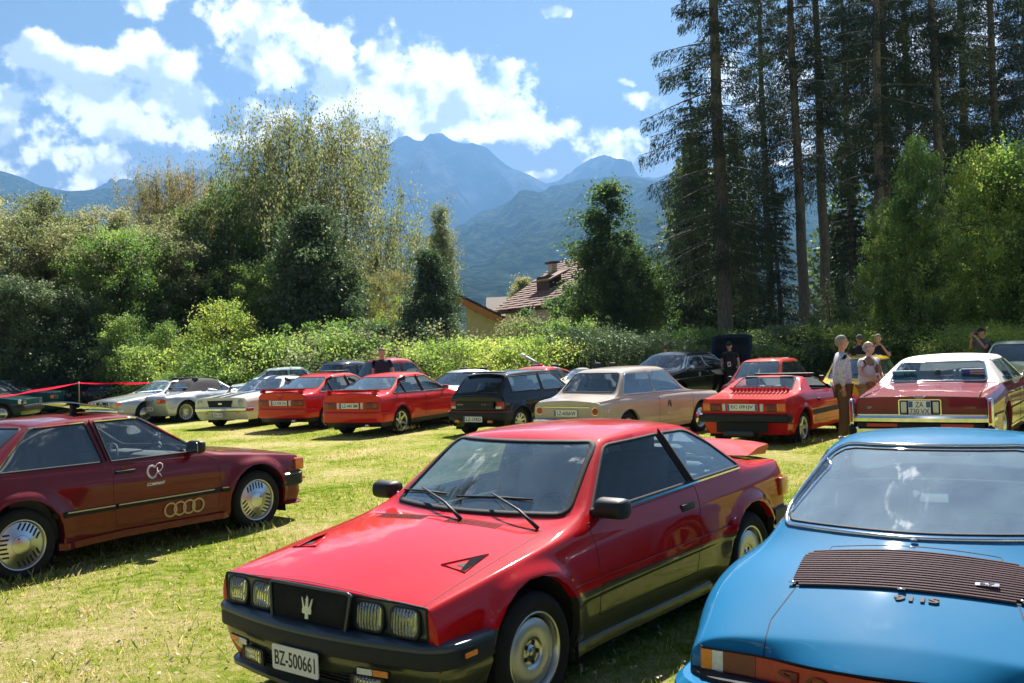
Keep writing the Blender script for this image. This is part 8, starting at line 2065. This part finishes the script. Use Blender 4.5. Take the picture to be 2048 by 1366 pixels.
def person(loc, rz, label, h=1.76, shirt='cloth_black', trousers='cloth_jeans', skin='skin', hair='hair_brown', bald=False, cap=None, glasses=False, sleeves='short', shoes='shoe_white', arms=None, lean=0., head=(0, 0), legs=True, badge=False, belly=0., group=None, extra=None, stance=.10):
    """figure facing +x with joints placed for the pose; arms: per side (elbow, wrist) offsets from the shoulder"""
    e = empty('person', loc, rz); tag(e, label, 'person', group); k = h / 1.76; V3 = Vector
    hipz = .93 * k; sz = 1.455 * k; L = math.tan(lean)
    def tor(z): return V3((L * (z - hipz), 0, z))
    sh = {s: tor(sz) + V3((0, s * .20 * k, -.01)) for s in (1, -1)}; arms = arms or {}
    # torso shirt: pelvis to neck with upper sleeves
    Vv = [tor(hipz - .03 * k), tor(hipz + .12 * k) + V3((belly * .5, 0, 0)), tor(hipz + .30 * k) + V3((.01 + belly * .3, 0, 0)), tor(sz - .07 * k), tor(sz + .03 * k)]; E = [(0, 1), (1, 2), (2, 3), (3, 4)]; R_ = [(.205 * k, .17 * k), (.205 * k, (.165 + belly) * k), (.225 * k, (.17 + belly * .6) * k), (.215 * k, .16 * k), (.09 * k, .085 * k)]
    R_ = [(b, a) for a, b in R_]
    J = {}
    for s in (1, -1):
        el, wr = arms.get(s, (V3((-.02, s * .05, -.29)), V3((.04, s * .06, -.54)))); el, wr = V3(el) * k, V3(wr) * k; J[s] = (sh[s], sh[s] + el, sh[s] + wr)
        i = len(Vv); Vv.append(sh[s] + V3((0, -s * .03, -.01))); E.append((3, i)); R_.append((.078 * k, .078 * k))
        cut = .62 if sleeves == 'short' else 1.0
        Vv.append(sh[s] + el * cut); E.append((i, i + 1)); R_.append((.064 * k, .064 * k))
        if sleeves == 'long': Vv.append(sh[s] + wr * .97 + el * .03); E.append((i + 1, i + 2)); R_.append((.040 * k, .040 * k))
    skinmesh('shirt', Vv, E, R_, shirt, e)
    # arms and hands
    for s in (1, -1):
        a, b, c = J[s]; d = (c - b).normalized()
        n = V3((0, s, 0)); n = (n - d * n.dot(d)); n = n.normalized() if n.length > .1 else V3((1, 0, 0)); f = d.cross(n)
        Vv = [a.lerp(b, .5), b, c, c + d * .05 * k]; E = [(0, 1), (1, 2), (2, 3)]; R_ = [.044 * k, .038 * k, .026 * k, (.036 * k, .018 * k)]
        for q, off_ in enumerate((-.027, -.009, .009, .027)):
            i = len(Vv); ln = (.065, .078, .074, .058)[q] * k; Vv += [c + d * .085 * k + f * off_ * k, c + d * (.085 * k + ln * .5) + f * off_ * k - n * .008, c + d * (.085 * k + ln) + f * off_ * k - n * .022]; E += [(3, i), (i, i + 1), (i + 1, i + 2)]; R_ += [.0095 * k, .009 * k, .0075 * k]
        i = len(Vv); Vv += [c + d * .04 * k + f * .04 * k, c + d * .08 * k + f * .055 * k - n * .015]; E += [(3, i), (i, i + 1)]; R_ += [.011 * k, .009 * k]
        skinmesh('arm', Vv, E, R_, skin, e, root=0)
    # legs
    if legs:
        Vv = [V3((0, 0, hipz + .02 * k)), V3((0, .09 * k, hipz - .06 * k)), V3((.03, (.09 + stance * .3) * k, .50 * k)), V3((-.02, (.09 + stance * .5) * k, .10 * k)), V3((0, -.09 * k, hipz - .06 * k)), V3((.02, -(.09 + stance * .3) * k, .50 * k)), V3((-.03, -(.09 + stance * .5) * k, .10 * k))]
        skinmesh('trousers', Vv, [(0, 1), (1, 2), (2, 3), (0, 4), (4, 5), (5, 6)], [(.14 * k, .16 * k), (.115 * k, .115 * k), .082 * k, .066 * k, (.115 * k, .115 * k), .082 * k, .066 * k], trousers, e)
        for s in (1, -1):
            y = s * (.09 + stance * .5) * k; bm = B(); box(bm, (.055 * k, y, .045), (.27 * k, .095 * k, .085), .035, seg=3)
            for v in bm.verts:
                if v.co.x > .08: v.co.z -= max(0, v.co.z - .03) * .45
            obj('shoe', bm, shoes, e)
    # head and neck in one skin, face modelled on it
    nk = tor(sz + .02 * k); hc = nk + V3((.02 + math.sin(head[0]) * .06, 0, .155 * k)); 
    skinmesh('neck', [nk - V3((0, 0, .03)), nk + V3((.01, 0, .06 * k)), hc - V3((.01, 0, .06 * k))], [(0, 1), (1, 2)], [(.06 * k, .06 * k), .052 * k, .05 * k], skin, e)
    bm = B(); g = bmesh.ops.create_uvsphere(bm, u_segments=24, v_segments=18, radius=1)
    for v in g['verts']:
        x, y, z = v.co; X = x * .098; Y = y * .076; Z = z * .118
        if z < -.1: t = min(1, (-z - .1) / .9); Y *= 1 - .38 * t; X = X * (1 - .10 * t) + (.012 * t if x > 0 else .030 * t); 
        if x < 0 and z > -.2: X *= 1.08
        a = abs(y)
        if x > .75 and -.30 < z < .18 and a < .22: X += .020 * (1 - a / .22) * (1 - abs(z + .12) / .30) ** .7 if abs(z + .12) < .3 else 0   # nose
        if x > .6 and .08 < z < .30 and .15 < a < .55: X -= .006                                             # eye sockets
        if x > .6 and .28 < z < .42 and a < .6: X += .005
        v.co = (X * k, Y * k, Z * k)
    bmesh.ops.rotate(bm, cent=(0, 0, 0), matrix=Matrix.Rotation(head[1], 3, 'Z') @ Matrix.Rotation(head[0], 3, 'Y'), verts=bm.verts); bmesh.ops.translate(bm, vec=hc, verts=bm.verts)
    hd = obj('head', bm, skin, e); RM = Matrix.Translation(hc) @ (Matrix.Rotation(head[1], 4, 'Z') @ Matrix.Rotation(head[0], 4, 'Y'))
    T = lambda x, y, z: RM @ V3((x * k, y * k, z * k))
    for s in (1, -1):
        bm = B(); g = bmesh.ops.create_uvsphere(bm, u_segments=8, v_segments=6, radius=1); bmesh.ops.scale(bm, vec=(.016, .008, .030), verts=bm.verts); bmesh.ops.translate(bm, vec=T(-.005, s * .077, -.005), verts=bm.verts); obj('ear', bm, skin, hd)
        bm = B(); g = bmesh.ops.create_uvsphere(bm, u_segments=8, v_segments=6, radius=.0095 * k); bmesh.ops.translate(bm, vec=T(.084, s * .031, .018), verts=bm.verts); obj('eye', bm, 'ink_black', hd)
    bm = B(); tube(bm, [T(.088, -.022, -.058), T(.095, 0, -.056), T(.088, .022, -.058)], .004, 5); obj('mouth', bm, 'lips', hd)
    def shell(name, m, cond, sc):
        bm = B(); bm.from_mesh(hd.data); inv = RM.inverted(); bm.transform(inv)
        bmesh.ops.delete(bm, geom=[f for f in bm.faces if not cond(f.calc_center_median() / k)], context='FACES')
        for v in bm.verts: v.co *= sc + .02 * math.sin(v.co.x * 90 + v.co.y * 70) * (.5 if name == 'hair' else 0)
        bm.transform(RM); bmesh.ops.solidify(bm, geom=bm.faces[:], thickness=-.004); bmesh.ops.recalc_face_normals(bm, faces=bm.faces); return obj(name, bm, m, e)
    if bald: shell('hair', hair, lambda c: c.x < .0 and -.07 < c.z < .035 and abs(c.y) > .0, 1.05)
    else: shell('hair', hair, lambda c: (c.z > .058 or (c.x < -.02 and c.z > -.045)) and not (c.x > .05 and c.z < .085), 1.065)
    if cap:
        shell('cap', cap, lambda c: c.z > .04, 1.13); bm = B(); P2 = [(.09, -.06), (.135, -.045), (.155, 0), (.135, .045), (.09, .06)]; a = [bm.verts.new(T(x, y, .052 + .03 * (.155 - x))) for x, y in P2]; bm.faces.new(a); bmesh.ops.solidify(bm, geom=bm.faces[:], thickness=.006); obj('cap_peak', bm, cap, e)
    if glasses:
        bm = B()
        for s in (1, -1): tube(bm, [T(.098, s * .033 + .021 * math.cos(a), .016 + .017 * math.sin(a)) for a in np.linspace(0, 6.283, 13)[:-1]], .0022, 4, closed=True); tube(bm, [T(.096, s * .054, .02), T(.0, s * .080, .02)], .002, 4)
        obj('glasses', bm, 'ink_black', e)
    if badge:
        bm = B()
        for s in (1, -1): tube(bm, [tor(sz + .03 * k) + V3((.03, s * .06, 0)), tor(sz - .1) + V3((.125, s * .04, 0)), tor(hipz + .22) + V3((.15 + belly, s * .01, 0))], .005, 4)
        obj('lanyard', bm, 'ink_black', e); p = tor(hipz + .16) + V3((.155 + belly, 0, 0)); f = flat('badge', frame(p, (0, 1, .12), (-.05, 0, 1)), rrect(0, 0, .10, .14, .006), 'sticker_white', e, .003)
        flat('badge_spot', frame(p + V3((.004, 0, 0)), (0, 1, .12), (-.05, 0, 1)), RND(.034), 'red_print', f, .001)
    if extra: extra(e, tor, T, J, k)
    return e
mat('cloth_navy', (.02, .025, .05), .9, var=.2); mat('lips', (.30, .10, .08), .5)
X, Y, Z = gp(1682, 16.3)
A90 = lambda d: rad(d)
person((X, Y, Z), A90(-8), 'white haired man in speckled pale shirt and brown trousers standing by the red targa', 1.78, 'shirt_floral', 'cloth_brown', 'skin', 'hair_white', sleeves='long', arms={1: ((-.06, .05, -.28), (-.02, .02, -.52)), -1: ((-.05, -.05, -.28), (-.03, -.04, -.53))}, head=(-.06, .1), stance=.06)
X, Y, Z = gp(1733, 17.1)
person((X, Y, Z), A90(-62), 'balding man with glasses, brown and white shirt and badge, hands together, looking up', 1.66, 'shirt_mixed', 'cloth_tan', 'skin_pale', 'hair_white', bald=True, glasses=True, badge=True, belly=.05, arms={1: ((.02, .07, -.27), (.22, -.10, -.36)), -1: ((.02, -.07, -.27), (.22, .08, -.36))}, head=(-.18, .5), lean=.08)
X, Y, Z = gp(1719, 25.6)
GB = 'men in black shirts behind the yellow car'
def chestprint(e, tor, T, J, k): [flat('shirt_print', frame(tor(1.27) + Vector((.155, u, 0)), (0, 1, 0), (0, 0, 1)), rrect(0, 0, .05, .014, .004), 'sticker_white', e, .002) for u in (-.09, -.03, .03, .09)]
person((X, Y, Z), A90(-98), 'bearded man in black shirt and dark cap looking down behind the yellow car', 1.80, 'cloth_black', 'cloth_jeans', 'skin', 'hair_brown', cap='cloth_grey', head=(.35, 0), extra=chestprint)
X, Y, Z = gp(1757, 25.2)
person((X, Y, Z), A90(-110), 'short haired man in black shirt with hand at his chin behind the yellow car', 1.80, 'cloth_black', 'cloth_jeans', 'skin_pale', 'hair_grey', head=(.25, 0), badge=True, arms={1: ((.06, .06, -.26), (.20, -.10, -.02)), -1: ((.04, -.06, -.28), (.22, .05, -.24))})
X, Y, Z = gp(1972, 25.5)
def camera_(e, tor, T, J, k):
    bm = B(); p = T(.20, 0, .0); box(bm, p, (.07, .13, .085), .012); lathe(bm, [(.03, 0), (.034, .05), (.03, .06), (.001, .055)], 14, 'x', c=(p.x + .03, p.y, p.z)); c = obj('camera_body', bm, 'ink_black', e, angle=40)
person((X, Y, Z), A90(-160), 'man in dark grey shirt and cap raising a camera behind the white roofed saloon', 1.84, 'cloth_grey', 'cloth_jeans', 'skin', 'hair_brown', cap='cloth_black', head=(.12, 0), lean=.18, arms={1: ((.16, .05, -.20), (.27, -.13, .08)), -1: ((.16, -.05, -.20), (.27, .13, .08))}, extra=camera_)
X, Y, Z = gp(1459, 28.8)
person((X, Y, Z), A90(-112), 'man in black shirt and cap with a white badge beside the raised blue bonnet', 1.72, 'cloth_black', 'cloth_black', 'skin_pale', 'hair_grey', cap='cloth_black', badge=True, head=(.3, 0))
X, Y, Z = gp(1331, 34)
person((X, Y, Z), A90(60), 'person with brown hair mostly hidden behind the black finned saloon roof', 1.68, 'cloth_grey', 'cloth_jeans', 'skin_pale', 'hair_brown')
X, Y, Z = gp(764, 26.6)
person((X, Y, Z), A90(-96), 'man in dark short-sleeved shirt standing behind the red saloon', 1.97, 'cloth_navy', 'cloth_jeans', 'skin_pale', 'hair_brown', head=(.12, 0))
